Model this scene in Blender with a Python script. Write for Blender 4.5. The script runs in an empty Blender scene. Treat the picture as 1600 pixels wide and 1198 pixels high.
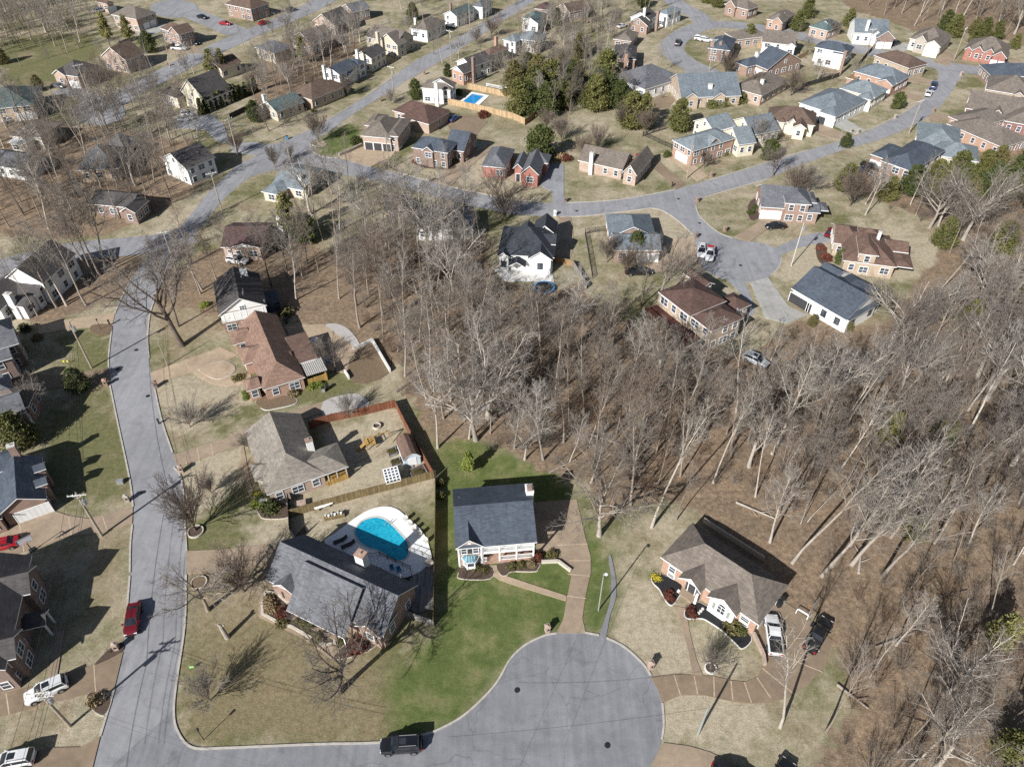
# Winter suburb seen from a drone.  Everything is built in metres on a flat ground plane.
import bpy, math, random
import numpy as np
from mathutils import Vector
R = math.radians
random.seed(11); np.random.seed(11)
sc = bpy.context.scene
COL = sc.collection
# ---------------------------------------------------------------- camera
FPX, PITCH, CAMH, CX, CY = 1160.0, R(42.2), 88.0, 800.0, 599.0
FW = np.array([0, math.cos(PITCH), -math.sin(PITCH)]); UP = np.array([0, math.sin(PITCH), math.cos(PITCH)])
CAM = np.array([0, 0, CAMH])
def G(px, py, z=0.0):
    """photo pixel -> point of the plane at height z"""
    d = FW + np.array([(px - CX) / FPX, 0, 0]) + UP * (CY - py) / FPX
    p = CAM + d * (z - CAMH) / d[2]
    return Vector((p[0], p[1], z))
CROPS = {str(r) + str(c): (c * 400, r * 300, 3.993 if r < 3 else 4.0) for r in range(4) for c in range(4)}
CROPS.update(P=(400, 820, 5.323), C=(690, 740, 7.26), R=(1010, 780, 5.323), B=(340, 400, 5.323), Y=(370, 620, 4.83),
             L=(0, 480, 7.985), K=(760, 320, 5.323), M=(1000, 400, 7.985), N=(0, 0, 1.0))
def Q(code, x, y):
    o = CROPS[code]
    return o[0] + x / o[2], o[1] + y / o[2]
cd = bpy.data.cameras.new('camera'); cam = bpy.data.objects.new('camera', cd); COL.objects.link(cam)
cam.location = (0, 0, CAMH); cam.rotation_euler = (math.pi / 2 - PITCH, 0, 0)
cd.sensor_width = 36; cd.lens = 36 * FPX / 1600; cd.clip_end = 5000; cd.clip_start = 0.5
sc.camera = cam
# ---------------------------------------------------------------- object helpers
def tag(o, label=None, cat=None, group=None, kind=None):
    if label: o['label'] = label
    if cat: o['category'] = cat
    if group: o['group'] = group
    if kind: o['kind'] = kind
    return o
def empty(name, loc, rz=0.0):
    o = bpy.data.objects.new(name, None); COL.objects.link(o)
    o.location = loc; o.rotation_euler = (0, 0, rz); o.empty_display_size = 0.3
    return o
def link(name, me, parent=None, loc=None, rz=None, sc_=None):
    o = bpy.data.objects.new(name, me); COL.objects.link(o)
    if parent: o.parent = parent
    if loc is not None: o.location = loc
    if rz is not None: o.rotation_euler = (0, 0, rz)
    if sc_ is not None: o.scale = sc_
    return o
class MB:
    def __init__(s): s.v = []; s.f = []; s.m = []
    def poly(s, pts, m=0):
        n = len(s.v); s.v.extend([tuple(p) for p in pts]); s.f.append(tuple(range(n, n + len(pts)))); s.m.append(m)
    def box(s, x0, y0, z0, x1, y1, z1, m=0, top=None):
        a = [(x0, y0), (x1, y0), (x1, y1), (x0, y1)]
        for i in range(4):
            p, q = a[i], a[(i + 1) % 4]
            s.poly([(p[0], p[1], z0), (q[0], q[1], z0), (q[0], q[1], z1), (p[0], p[1], z1)], m)
        s.poly([(p[0], p[1], z1) for p in a], m if top is None else top)
        s.poly([(p[0], p[1], z0) for p in reversed(a)], m)
    def bar(s, p, q, w, h=None, m=0):
        """square bar from p to q"""
        p = Vector(p); q = Vector(q); h = h or w; d = q - p
        if d.length < 1e-6: return
        d.normalize(); u = d.cross(Vector((0, 0, 1)))
        if u.length < 1e-3: u = Vector((1, 0, 0))
        u.normalize(); t = u.cross(d)
        a = [(-w / 2, -h / 2), (w / 2, -h / 2), (w / 2, h / 2), (-w / 2, h / 2)]
        A = [p + u * i + t * j for i, j in a]; B = [q + u * i + t * j for i, j in a]
        for i in range(4): s.poly([A[i], A[(i + 1) % 4], B[(i + 1) % 4], B[i]], m)
        s.poly(A[::-1], m); s.poly(B, m)
    def tube(s, p, q, r0, r1=None, n=8, m=0, cap=True):
        p = Vector(p); q = Vector(q); r1 = r0 if r1 is None else r1; d = (q - p).normalized()
        u = d.cross(Vector((0, 0, 1)))
        if u.length < 1e-3: u = Vector((1, 0, 0))
        u.normalize(); t = d.cross(u)
        cs = [(math.cos(2 * math.pi * i / n), math.sin(2 * math.pi * i / n)) for i in range(n)]
        A = [p + (u * c + t * k) * r0 for c, k in cs]; B = [q + (u * c + t * k) * r1 for c, k in cs]
        for i in range(n): s.poly([A[i], A[(i + 1) % n], B[(i + 1) % n], B[i]], m)
        if cap: s.poly(A[::-1], m); s.poly(B, m)
    def prism(s, pts, z0, z1, m=0, top=None):
        n = len(pts)
        for i in range(n):
            p, q = pts[i], pts[(i + 1) % n]
            s.poly([(p[0], p[1], z0), (q[0], q[1], z0), (q[0], q[1], z1), (p[0], p[1], z1)], m)
        s.poly([(p[0], p[1], z1) for p in pts], m if top is None else top)
    def mesh(s, name, mats):
        me = bpy.data.meshes.new(name)
        me.from_pydata(s.v, [], s.f)
        for m in (mats if isinstance(mats, (list, tuple)) else [mats]): me.materials.append(m)
        me.polygons.foreach_set('material_index', s.m)
        uv = np.zeros((len(s.v), 2))
        for f in s.f:
            p = [Vector(s.v[i]) for i in f]
            n = Vector((0, 0, 0))
            for i in range(len(p)): n += p[i].cross(p[(i + 1) % len(p)])
            if n.length < 1e-12: continue
            n.normalize()
            if abs(n.z) > 0.97: u = Vector((1, 0, 0)); w = Vector((0, 1, 0))
            else: u = Vector((-n.y, n.x, 0)).normalized(); w = n.cross(u)
            for i, q in zip(f, p): uv[i] = (q.dot(u), q.dot(w))
        ul = me.uv_layers.new(name='UVMap')
        idx = np.concatenate([np.array(f) for f in s.f])
        ul.data.foreach_set('uv', uv[idx].ravel())
        me.update(); return me
    def build(s, name, mats, parent=None, loc=None, rz=None):
        return link(name, s.mesh(name, mats), parent, loc, rz)
def ico(r, sub=1):
    import bmesh
    bm = bmesh.new(); bmesh.ops.create_icosphere(bm, subdivisions=sub, radius=r)
    v = np.array([x.co[:] for x in bm.verts]); f = [[q.index for q in x.verts] for x in bm.faces]; bm.free()
    return v, f
# ---------------------------------------------------------------- materials
MATS = {}
def nd(nt, t, **k):
    n = nt.nodes.new(t)
    for a, b in k.items():
        if a in n.inputs: n.inputs[a].default_value = b
        else: setattr(n, a, b)
    return n
def new_mat(name, rough=0.8, metallic=0.0, spec=0.3):
    m = bpy.data.materials.new(name); m.use_nodes = True
    b = m.node_tree.nodes['Principled BSDF']
    b.inputs['Roughness'].default_value = rough; b.inputs['Metallic'].default_value = metallic
    b.inputs['Specular IOR Level'].default_value = spec
    return m, m.node_tree, b
def ramp(nt, fac, stops):
    r = nt.nodes.new('ShaderNodeValToRGB'); e = r.color_ramp.elements
    while len(e) < len(stops): e.new(0.5)
    for i, (p, c) in enumerate(stops): e[i].position = p; e[i].color = (*c, 1) if len(c) == 3 else c
    nt.links.new(fac, r.inputs[0]); return r.outputs[0]
def mix(nt, fac, a, b, mode='MIX'):
    m = nt.nodes.new('ShaderNodeMix'); m.data_type = 'RGBA'; m.blend_type = mode
    for s, x in ((m.inputs[0], fac), (m.inputs[6], a), (m.inputs[7], b)):
        if isinstance(x, (int, float)): s.default_value = x
        elif isinstance(x, (tuple, list)): s.default_value = (*x, 1)
        else: nt.links.new(x, s)
    return m.outputs[2]
def noise(nt, vec, scale, detail=4.0, rough=0.6, dist=0.0):
    n = nd(nt, 'ShaderNodeTexNoise', Scale=scale, Detail=detail, Roughness=rough, Distortion=dist)
    if vec is not None: nt.links.new(vec, n.inputs['Vector'])
    return n.outputs['Fac']
def pos(nt): return nt.nodes.new('ShaderNodeNewGeometry').outputs['Position']
def uvn(nt): return nt.nodes.new('ShaderNodeUVMap').outputs[0]
def sh(c, k): return tuple(min(1, x * k) for x in c)
def plain(name, c, rough=0.7, metallic=0.0, var=0.12, scale=3.0, spec=0.3):
    if name in MATS: return MATS[name]
    m, nt, b = new_mat(name, rough, metallic, spec)
    n = noise(nt, pos(nt), scale, 5)
    nt.links.new(ramp(nt, n, [(0.3, sh(c, 1 - var)), (0.7, sh(c, 1 + var))]), b.inputs['Base Color'])
    MATS[name] = m; return m
def shingle(name, c, var=0.2):
    m, nt, b = new_mat(name, 0.9, 0, 0.2)
    u = uvn(nt)
    br = nd(nt, 'ShaderNodeTexBrick', Scale=1.0); br.inputs['Brick Width'].default_value = 0.62; br.inputs['Row Height'].default_value = 0.2
    br.inputs['Mortar Size'].default_value = 0.014; br.inputs['Bias'].default_value = 0.0; br.offset = 0.37
    br.inputs['Color1'].default_value = (*sh(c, 1 - var), 1); br.inputs['Color2'].default_value = (*sh(c, 1 + var), 1); br.inputs['Mortar'].default_value = (*sh(c, 0.6), 1)
    nt.links.new(u, br.inputs['Vector'])
    big = noise(nt, pos(nt), 0.35, 6, 0.65)
    st = nd(nt, 'ShaderNodeMapping'); st.inputs['Scale'].default_value = (1.6, 0.12, 1); nt.links.new(u, st.inputs[0])
    streak = noise(nt, st.outputs[0], 1.0, 4)
    fine = noise(nt, u, 9.0, 3, 0.8)
    x = mix(nt, 1.0, br.outputs['Color'], ramp(nt, big, [(0.25, (0.78, 0.78, 0.78)), (0.75, (1.2, 1.2, 1.2))]), 'MULTIPLY')
    x = mix(nt, 0.7, x, ramp(nt, streak, [(0.3, (0.8, 0.8, 0.8)), (0.7, (1.18, 1.17, 1.15))]), 'MULTIPLY')
    x = mix(nt, 0.8, x, ramp(nt, fine, [(0.3, (0.72, 0.72, 0.72)), (0.7, (1.3, 1.3, 1.3))]), 'MULTIPLY')
    nt.links.new(x, b.inputs['Base Color']); MATS[name] = m; return m
def brick(name, c, mortar=(0.42, 0.38, 0.33), var=0.25):
    m, nt, b = new_mat(name, 0.9, 0, 0.2)
    u = uvn(nt)
    br = nd(nt, 'ShaderNodeTexBrick', Scale=1.0); br.inputs['Brick Width'].default_value = 0.24; br.inputs['Row Height'].default_value = 0.08
    br.inputs['Mortar Size'].default_value = 0.009
    br.inputs['Color1'].default_value = (*sh(c, 1 - var), 1); br.inputs['Color2'].default_value = (*sh(c, 1 + var), 1); br.inputs['Mortar'].default_value = (*mortar, 1)
    nt.links.new(u, br.inputs['Vector'])
    big = noise(nt, pos(nt), 0.9, 6, 0.7)
    x = mix(nt, 1.0, br.outputs['Color'], ramp(nt, big, [(0.25, (0.8, 0.8, 0.8)), (0.75, (1.18, 1.18, 1.18))]), 'MULTIPLY')
    nt.links.new(x, b.inputs['Base Color']); MATS[name] = m; return m
def siding(name, c, vertical=False):
    m, nt, b = new_mat(name, 0.6, 0, 0.3)
    u = uvn(nt); mp = nd(nt, 'ShaderNodeMapping')
    if vertical: mp.inputs['Rotation'].default_value = (0, 0, math.pi / 2)
    nt.links.new(u, mp.inputs[0])
    w = nd(nt, 'ShaderNodeTexWave', Scale=1.0); w.bands_direction = 'Y'; w.wave_profile = 'SAW'
    w.inputs['Scale'].default_value = 1.6; nt.links.new(mp.outputs[0], w.inputs['Vector'])
    x = ramp(nt, w.outputs['Fac'], [(0.0, sh(c, 0.72)), (0.15, c), (1.0, sh(c, 1.03))])
    n = noise(nt, pos(nt), 0.8, 5)
    x = mix(nt, 1.0, x, ramp(nt, n, [(0.3, (0.92, 0.92, 0.91)), (0.7, (1.04, 1.04, 1.04))]), 'MULTIPLY')
    nt.links.new(x, b.inputs['Base Color']); MATS[name] = m; return m
def planks(name, c, var=0.3):
    m, nt, b = new_mat(name, 0.85, 0, 0.2)
    u = uvn(nt)
    br = nd(nt, 'ShaderNodeTexBrick', Scale=1.0); br.inputs['Brick Width'].default_value = 0.15; br.inputs['Row Height'].default_value = 4.0
    br.inputs['Mortar Size'].default_value = 0.012; br.offset = 0
    br.inputs['Color1'].default_value = (*sh(c, 1 - var), 1); br.inputs['Color2'].default_value = (*sh(c, 1 + var), 1); br.inputs['Mortar'].default_value = (*sh(c, 0.35), 1)
    nt.links.new(u, br.inputs['Vector'])
    n = noise(nt, pos(nt), 1.3, 6, 0.7)
    x = mix(nt, 1.0, br.outputs['Color'], ramp(nt, n, [(0.25, (0.7, 0.7, 0.7)), (0.75, (1.25, 1.22, 1.2))]), 'MULTIPLY')
    nt.links.new(x, b.inputs['Base Color']); MATS[name] = m; return m
def stripes_metal(name, c):
    m, nt, b = new_mat(name, 0.45, 0, 0.4); u = uvn(nt)
    w = nd(nt, 'ShaderNodeTexWave', Scale=0.6); w.bands_direction = 'X'; nt.links.new(u, w.inputs['Vector'])
    nt.links.new(ramp(nt, w.outputs['Fac'], [(0.2, sh(c, 0.55)), (0.7, sh(c, 1.1))]), b.inputs['Base Color']); MATS[name] = m; return m
shingle('r_grey', (0.13, 0.135, 0.15)); shingle('r_slate', (0.075, 0.09, 0.115)); shingle('r_black', (0.045, 0.05, 0.06))
shingle('r_brown', (0.125, 0.088, 0.07)); shingle('r_red', (0.105, 0.066, 0.056)); shingle('r_tan', (0.24, 0.215, 0.185))
shingle('r_taupe', (0.17, 0.145, 0.125)); shingle('r_green', (0.10, 0.135, 0.135)); shingle('r_blue', (0.15, 0.175, 0.20)); shingle('r_rose', (0.23, 0.15, 0.115))
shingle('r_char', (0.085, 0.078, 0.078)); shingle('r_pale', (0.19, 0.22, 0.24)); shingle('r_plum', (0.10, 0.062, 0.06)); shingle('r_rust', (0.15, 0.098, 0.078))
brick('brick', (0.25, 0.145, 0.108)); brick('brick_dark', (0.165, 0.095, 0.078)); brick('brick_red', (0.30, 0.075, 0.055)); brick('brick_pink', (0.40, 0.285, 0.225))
brick('brick_tan', (0.42, 0.32, 0.23)); brick('brick_orange', (0.39, 0.215, 0.145)); brick('stone', (0.36, 0.32, 0.27)); brick('brick_maroon', (0.17, 0.04, 0.04))
siding('white', (0.78, 0.78, 0.76)); siding('cream', (0.66, 0.60, 0.48)); siding('beige', (0.52, 0.46, 0.37)); siding('grey_siding', (0.32, 0.35, 0.38))
siding('garage_white', (0.76, 0.76, 0.75)); siding('garage_dark', (0.05, 0.05, 0.055)); siding('garage_tan', (0.4, 0.33, 0.25)); siding('pale_blue', (0.55, 0.63, 0.68), True)
plain('trim', (0.78, 0.78, 0.77), 0.5, var=0.04); plain('trim_dark', (0.05, 0.05, 0.055), 0.5); plain('trim_tan', (0.5, 0.44, 0.36), 0.6, var=0.05)
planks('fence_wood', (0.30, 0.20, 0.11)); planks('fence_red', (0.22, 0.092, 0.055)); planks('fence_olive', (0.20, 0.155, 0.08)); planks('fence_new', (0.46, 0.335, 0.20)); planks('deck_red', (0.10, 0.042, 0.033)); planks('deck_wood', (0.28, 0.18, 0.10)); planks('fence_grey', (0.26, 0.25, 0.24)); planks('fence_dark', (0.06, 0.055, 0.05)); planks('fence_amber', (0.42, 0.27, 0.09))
plain('metal_black', (0.03, 0.03, 0.032), 0.5, 0.2); plain('metal_grey', (0.42, 0.43, 0.44), 0.45, 0.5); plain('metal_green', (0.34, 0.37, 0.34), 0.5, 0.3); plain('pole_wood', (0.33, 0.28, 0.22), 0.9, var=0.25); plain('wire', (0.06, 0.06, 0.065), 0.6)
plain('concrete', (0.52, 0.50, 0.46), 0.9, var=0.12, scale=1.5); plain('concrete_pale', (0.62, 0.61, 0.58), 0.85, var=0.08, scale=1.2); plain('pool_deck', (0.80, 0.80, 0.79), 0.8, var=0.04, scale=.8); plain('stone_edge', (0.50, 0.45, 0.38), 0.9, var=0.25, scale=4)
plain('kerb', (0.42, 0.39, 0.345), 0.9, var=0.2, scale=1.5); plain('mulch', (0.085, 0.06, 0.045), 0.95, var=0.4, scale=6); plain('mulch_black', (0.02, 0.02, 0.022), 0.95, var=0.4, scale=6); plain('soil', (0.16, 0.115, 0.075), 0.95, var=0.35, scale=5)
plain('gravel', (0.40, 0.38, 0.36), 0.95, var=0.35, scale=7); plain('flower_yellow', (0.65, 0.50, 0.04), 0.7); plain('yellow_sign', (0.75, 0.65, 0.05), 0.5); plain('lime', (0.35, 0.7, 0.25), 0.5); plain('plastic_blue', (0.05, 0.22, 0.45), 0.4); plain('plastic_teal', (0.10, 0.36, 0.40), 0.4); plain('red_paint', (0.45, 0.03, 0.03), 0.4); plain('rubber', (0.02, 0.02, 0.02), 0.8); plain('wicker', (0.05, 0.045, 0.045), 0.8); plain('orange', (0.7, 0.15, 0.05), 0.5)
plain('white_plastic', (0.8, 0.8, 0.8), 0.4, var=0.03); plain('awning', (0.45, 0.43, 0.40), 0.7)
def glass_mat(name, c, rough=0.08):
    m, nt, b = new_mat(name, rough, 0, 0.6)
    n = noise(nt, pos(nt), 0.7, 2)
    nt.links.new(ramp(nt, n, [(0.35, sh(c, 0.5)), (0.65, sh(c, 1.8))]), b.inputs['Base Color']); MATS[name] = m; return m
glass_mat('glass', (0.05, 0.06, 0.075)); glass_mat('car_glass', (0.02, 0.022, 0.027), 0.05); glass_mat('skylight', (0.25, 0.33, 0.36), 0.15); glass_mat('bay_glass', (0.10, 0.22, 0.27), 0.2)
def car_paint(name, c):
    m, nt, b = new_mat(name, 0.28, 0.1, 0.5)
    b.inputs['Coat Weight'].default_value = 0.6; b.inputs['Coat Roughness'].default_value = 0.05
    n = noise(nt, pos(nt), 1.5, 4)
    nt.links.new(ramp(nt, n, [(0.3, sh(c, 0.92)), (0.7, sh(c, 1.05))]), b.inputs['Base Color']); MATS[name] = m
for k, c in dict(car_white=(0.72, 0.72, 0.72), car_black=(0.012, 0.013, 0.016), car_red=(0.13, 0.008, 0.014), car_silver=(0.42, 0.44, 0.46), car_blue=(0.03, 0.08, 0.22), car_grey=(0.12, 0.13, 0.15), car_cherry=(0.33, 0.012, 0.02)).items(): car_paint(k, c)
plain('lamp_clear', (0.75, 0.76, 0.78), 0.15, var=0.02, spec=0.6); plain('lamp_red', (0.35, 0.01, 0.01), 0.2, var=0.02, spec=0.6); plain('rim', (0.45, 0.45, 0.46), 0.3, 0.8)
# asphalt, driveway, ground, water, bark, leaves
def asphalt(name, c, crack=0.6):
    m, nt, b = new_mat(name, 0.85, 0, 0.25); p = pos(nt)
    big = noise(nt, p, 0.07, 6, 0.7, 1.2); mid = noise(nt, p, 0.7, 6, 0.7); fine = noise(nt, p, 7.0, 4, 0.8)
    mp = nd(nt, 'ShaderNodeMapping'); mp.inputs['Scale'].default_value = (1.1, .045, 1); mp.inputs['Rotation'].default_value = (0, 0, .12); nt.links.new(p, mp.inputs[0])
    x = ramp(nt, big, [(0.3, sh(c, 0.8)), (0.7, sh(c, 1.14))])
    x = mix(nt, .8, x, ramp(nt, noise(nt, mp.outputs[0], 1.0, 4, .6), [(.32, (.86, .86, .87)), (.68, (1.12, 1.12, 1.11))]), 'MULTIPLY')
    x = mix(nt, 1.0, x, ramp(nt, mid, [(0.3, (0.88, 0.88, 0.88)), (0.7, (1.1, 1.1, 1.1))]), 'MULTIPLY')
    x = mix(nt, 1.0, x, ramp(nt, fine, [(0.3, (0.86, 0.86, 0.86)), (0.7, (1.14, 1.14, 1.14))]), 'MULTIPLY')
    wob = nd(nt, 'ShaderNodeTexNoise', Scale=0.35, Detail=4.0); nt.links.new(p, wob.inputs['Vector'])
    ad = nd(nt, 'ShaderNodeVectorMath', operation='MULTIPLY_ADD'); nt.links.new(wob.outputs['Color'], ad.inputs[0]); ad.inputs[1].default_value = (3, 3, 0); nt.links.new(p, ad.inputs[2])
    vo = nd(nt, 'ShaderNodeTexVoronoi', Scale=0.11); vo.feature = 'DISTANCE_TO_EDGE'; nt.links.new(ad.outputs[0], vo.inputs['Vector'])
    x = mix(nt, crack, x, ramp(nt, vo.outputs['Distance'], [(0.0, (0.6, 0.6, 0.6)), (0.007, (1, 1, 1))]), 'MULTIPLY')
    oil = noise(nt, p, 0.22, 3, 0.5, 1.5)
    x = mix(nt, 0.8, x, ramp(nt, oil, [(0.58, (1, 1, 1)), (0.74, (0.7, 0.7, 0.71))]), 'MULTIPLY')
    nt.links.new(x, b.inputs['Base Color']); MATS[name] = m; return m
asphalt('asphalt', (0.275, 0.275, 0.287), 0.3); asphalt('asphalt_drive', (0.27, 0.275, 0.29), 0.8); asphalt('concrete_drive', (0.38, 0.37, 0.345), 0.5); asphalt('asphalt_dark', (0.225, 0.227, 0.24), .6)
def aggregate(name, c):
    m, nt, b = new_mat(name, 0.9, 0, 0.2); p = pos(nt)
    big = noise(nt, p, 0.18, 5, 0.6, 0.6); mid = noise(nt, p, 1.1, 5, 0.7); fine = noise(nt, p, 9.0, 3, 0.8)
    x = ramp(nt, big, [(0.3, sh(c, 0.78)), (0.7, sh(c, 1.15))])
    x = mix(nt, 1.0, x, ramp(nt, mid, [(0.3, (0.86, 0.86, 0.86)), (0.7, (1.12, 1.12, 1.12))]), 'MULTIPLY')
    x = mix(nt, 1.0, x, ramp(nt, fine, [(0.3, (0.8, 0.8, 0.8)), (0.7, (1.2, 1.2, 1.2))]), 'MULTIPLY')
    nt.links.new(x, b.inputs['Base Color']); MATS[name] = m; return m
aggregate('aggregate', (0.315, 0.245, 0.178)); aggregate('aggregate_dark', (0.235, 0.178, 0.125)); aggregate('aggregate_pale', (0.40, 0.31, 0.22)); plain('joint', (0.45, 0.35, 0.25), 0.9, var=.3)
def ground_mat():
    m, nt, b = new_mat('ground', 0.95, 0, 0.1); p = pos(nt)
    n10 = noise(nt, p, 0.055, 4, 0.55); n3 = noise(nt, p, 0.28, 5, 0.65); n1 = noise(nt, p, 1.4, 5, 0.75); n02 = noise(nt, p, 5.5, 4, 0.85)
    def att(k):
        a = nd(nt, 'ShaderNodeAttribute', attribute_name=k); return a.outputs['Fac']
    def fine(x, lo, hi): return mix(nt, 1.0, x, ramp(nt, n02, [(0.28, (lo,) * 3), (0.72, (hi,) * 3)]), 'MULTIPLY')
    tan = ramp(nt, n1, [(0.28, (0.29, 0.242, 0.165)), (0.72, (0.52, 0.455, 0.34))])
    olive = ramp(nt, n1, [(0.28, (0.095, 0.098, 0.042)), (0.72, (0.215, 0.205, 0.10))])
    def mth(op, a, k):
        q = nd(nt, 'ShaderNodeMath', operation=op); nt.links.new(a, q.inputs[0])
        if isinstance(k, (int, float)): q.inputs[1].default_value = k
        else: nt.links.new(k, q.inputs[1])
        q.use_clamp = False; return q.outputs[0]
    def edge(k, a, lo=.36, hi=.64):
        v = mth('ADD', att(k), mth('MULTIPLY', mth('SUBTRACT', n3, .5), a)); v = mth('ADD', v, mth('MULTIPLY', mth('SUBTRACT', n1, .5), a)); return ramp(nt, v, [(lo, (0, 0, 0)), (hi, (1, 1, 1))])
    lawn = mth('ADD', mth('MULTIPLY', n10, 0.55), mth('MULTIPLY', n3, 0.45))
    lawn = mth('ADD', lawn, mth('MULTIPLY', att('dry'), 0.22)); lawn = mth('SUBTRACT', lawn, mth('MULTIPLY', att('lush'), 0.16))
    f = ramp(nt, lawn, [(0.39, (0, 0, 0)), (0.58, (1, 1, 1))])
    soil = ramp(nt, n1, [(0.3, (0.17, 0.128, 0.082)), (0.7, (0.34, 0.27, 0.18))]); ns = noise(nt, p, 0.11, 5, .7, .8)
    x = mix(nt, ramp(nt, ns, [(.52, (0, 0, 0)), (.66, (.8, .8, .8))]), mix(nt, f, olive, tan), soil); x = mix(nt, mth('MULTIPLY', att('leaves'), .55), x, soil)
    x = fine(x, 0.58, 1.35)
    green = ramp(nt, n3, [(0.3, (0.076, 0.102, 0.030)), (0.5, (0.110, 0.138, 0.045)), (0.68, (0.20, 0.19, 0.088))])
    green = fine(mix(nt, 1.0, green, ramp(nt, n1, [(0.3, (0.8, 0.8, 0.8)), (0.7, (1.2, 1.2, 1.2))]), 'MULTIPLY'), 0.65, 1.35)
    x = mix(nt, edge('green', .45, .12, .85), x, green)
    lit = ramp(nt, n1, [(0.25, (0.10, 0.074, 0.053)), (0.5, (0.235, 0.175, 0.12)), (0.75, (0.385, 0.30, 0.213))])
    lit = mix(nt, 1.0, lit, ramp(nt, n3, [(0.3, (0.72, 0.74, 0.78)), (0.7, (1.2, 1.15, 1.1))]), 'MULTIPLY')
    lit = fine(lit, 0.45, 1.5)
    x = mix(nt, edge('litter', .8), x, lit)
    leaf = ramp(nt, noise(nt, p, 3.2, 3, 0.9), [(0.56, (0, 0, 0)), (0.64, (1, 1, 1))])
    x = mix(nt, mth('MULTIPLY', leaf, att('leaves')), x, (0.33, 0.22, 0.12))
    nt.links.new(x, b.inputs['Base Color']); MATS['ground'] = m
    bp = nd(nt, 'ShaderNodeBump', Strength=0.6, Distance=0.12); nt.links.new(n02, bp.inputs['Height']); nt.links.new(bp.outputs[0], b.inputs['Normal'])
ground_mat()
def water_mat(name, c, deep):
    m, nt, b = new_mat(name, 0.06, 0, 0.5); p = pos(nt)
    n = noise(nt, p, 1.2, 3, 0.5, 2.0)
    nt.links.new(ramp(nt, n, [(0.35, c), (0.65, deep)]), b.inputs['Base Color'])
    bp = nd(nt, 'ShaderNodeBump', Strength=0.12, Distance=0.1); nt.links.new(noise(nt, p, 2.5, 2), bp.inputs['Height']); nt.links.new(bp.outputs[0], b.inputs['Normal'])
    MATS[name] = m
water_mat('pool_water', (0.008, 0.26, 0.42), (0.03, 0.42, 0.56)); water_mat('pool_water_blue', (0.01, 0.24, 0.55), (0.012, 0.27, 0.60))
def bark(name, a, c):
    m, nt, b = new_mat(name, 0.9, 0, 0.15)
    oi = nd(nt, 'ShaderNodeObjectInfo')
    t = nd(nt, 'ShaderNodeTexCoord')
    n = noise(nt, t.outputs['Object'], 1.3, 5, 0.7)
    x = ramp(nt, n, [(0.3, a), (0.7, c)])
    x = mix(nt, 1.0, x, ramp(nt, oi.outputs['Random'], [(0, (0.72, 0.70, 0.68)), (1, (1.2, 1.2, 1.2))]), 'MULTIPLY')
    nt.links.new(x, b.inputs['Base Color']); MATS[name] = m
bark('bark', (0.18, 0.145, 0.115), (0.33, 0.285, 0.24)); bark('bark_dark', (0.10, 0.08, 0.065), (0.22, 0.18, 0.15)); bark('bark_white', (0.30, 0.265, 0.225), (0.46, 0.42, 0.37))
bark('twig', (0.15, 0.133, 0.118), (0.27, 0.242, 0.217)); bark('twig_brown', (0.155, 0.12, 0.098), (0.255, 0.205, 0.17)); bark('twig_grey', (0.195, 0.178, 0.16), (0.32, 0.297, 0.27)); bark('twig_rust', (0.22, 0.12, 0.06), (0.34, 0.20, 0.11))
def leaf(name, a, c):
    m, nt, b = new_mat(name, 0.7, 0, 0.25)
    t = nd(nt, 'ShaderNodeTexCoord'); n = noise(nt, t.outputs['Object'], 0.9, 5, 0.75)
    x = ramp(nt, n, [(0.28, a), (0.72, c)])
    oi = nd(nt, 'ShaderNodeObjectInfo')
    x = mix(nt, 1.0, x, ramp(nt, oi.outputs['Random'], [(0, (0.8, 0.82, 0.8)), (1, (1.2, 1.15, 1.1))]), 'MULTIPLY')
    nt.links.new(x, b.inputs['Base Color']); MATS[name] = m
leaf('leaf_cedar', (0.055, 0.066, 0.022), (0.18, 0.175, 0.058)); leaf('leaf_dark', (0.032, 0.046, 0.015), (0.11, 0.125, 0.04)); leaf('leaf_pine', (0.12, 0.125, 0.045), (0.26, 0.245, 0.095)); leaf('leaf_lime', (0.11, 0.15, 0.03), (0.25, 0.28, 0.07)); leaf('leaf_olive', (0.08, 0.075, 0.03), (0.17, 0.15, 0.06)); leaf('leaf_rust', (0.16, 0.075, 0.035), (0.32, 0.17, 0.08)); leaf('leaf_red', (0.07, 0.025, 0.018), (0.18, 0.06, 0.04)); leaf('leaf_straw', (0.20, 0.15, 0.085), (0.38, 0.29, 0.17))
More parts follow.
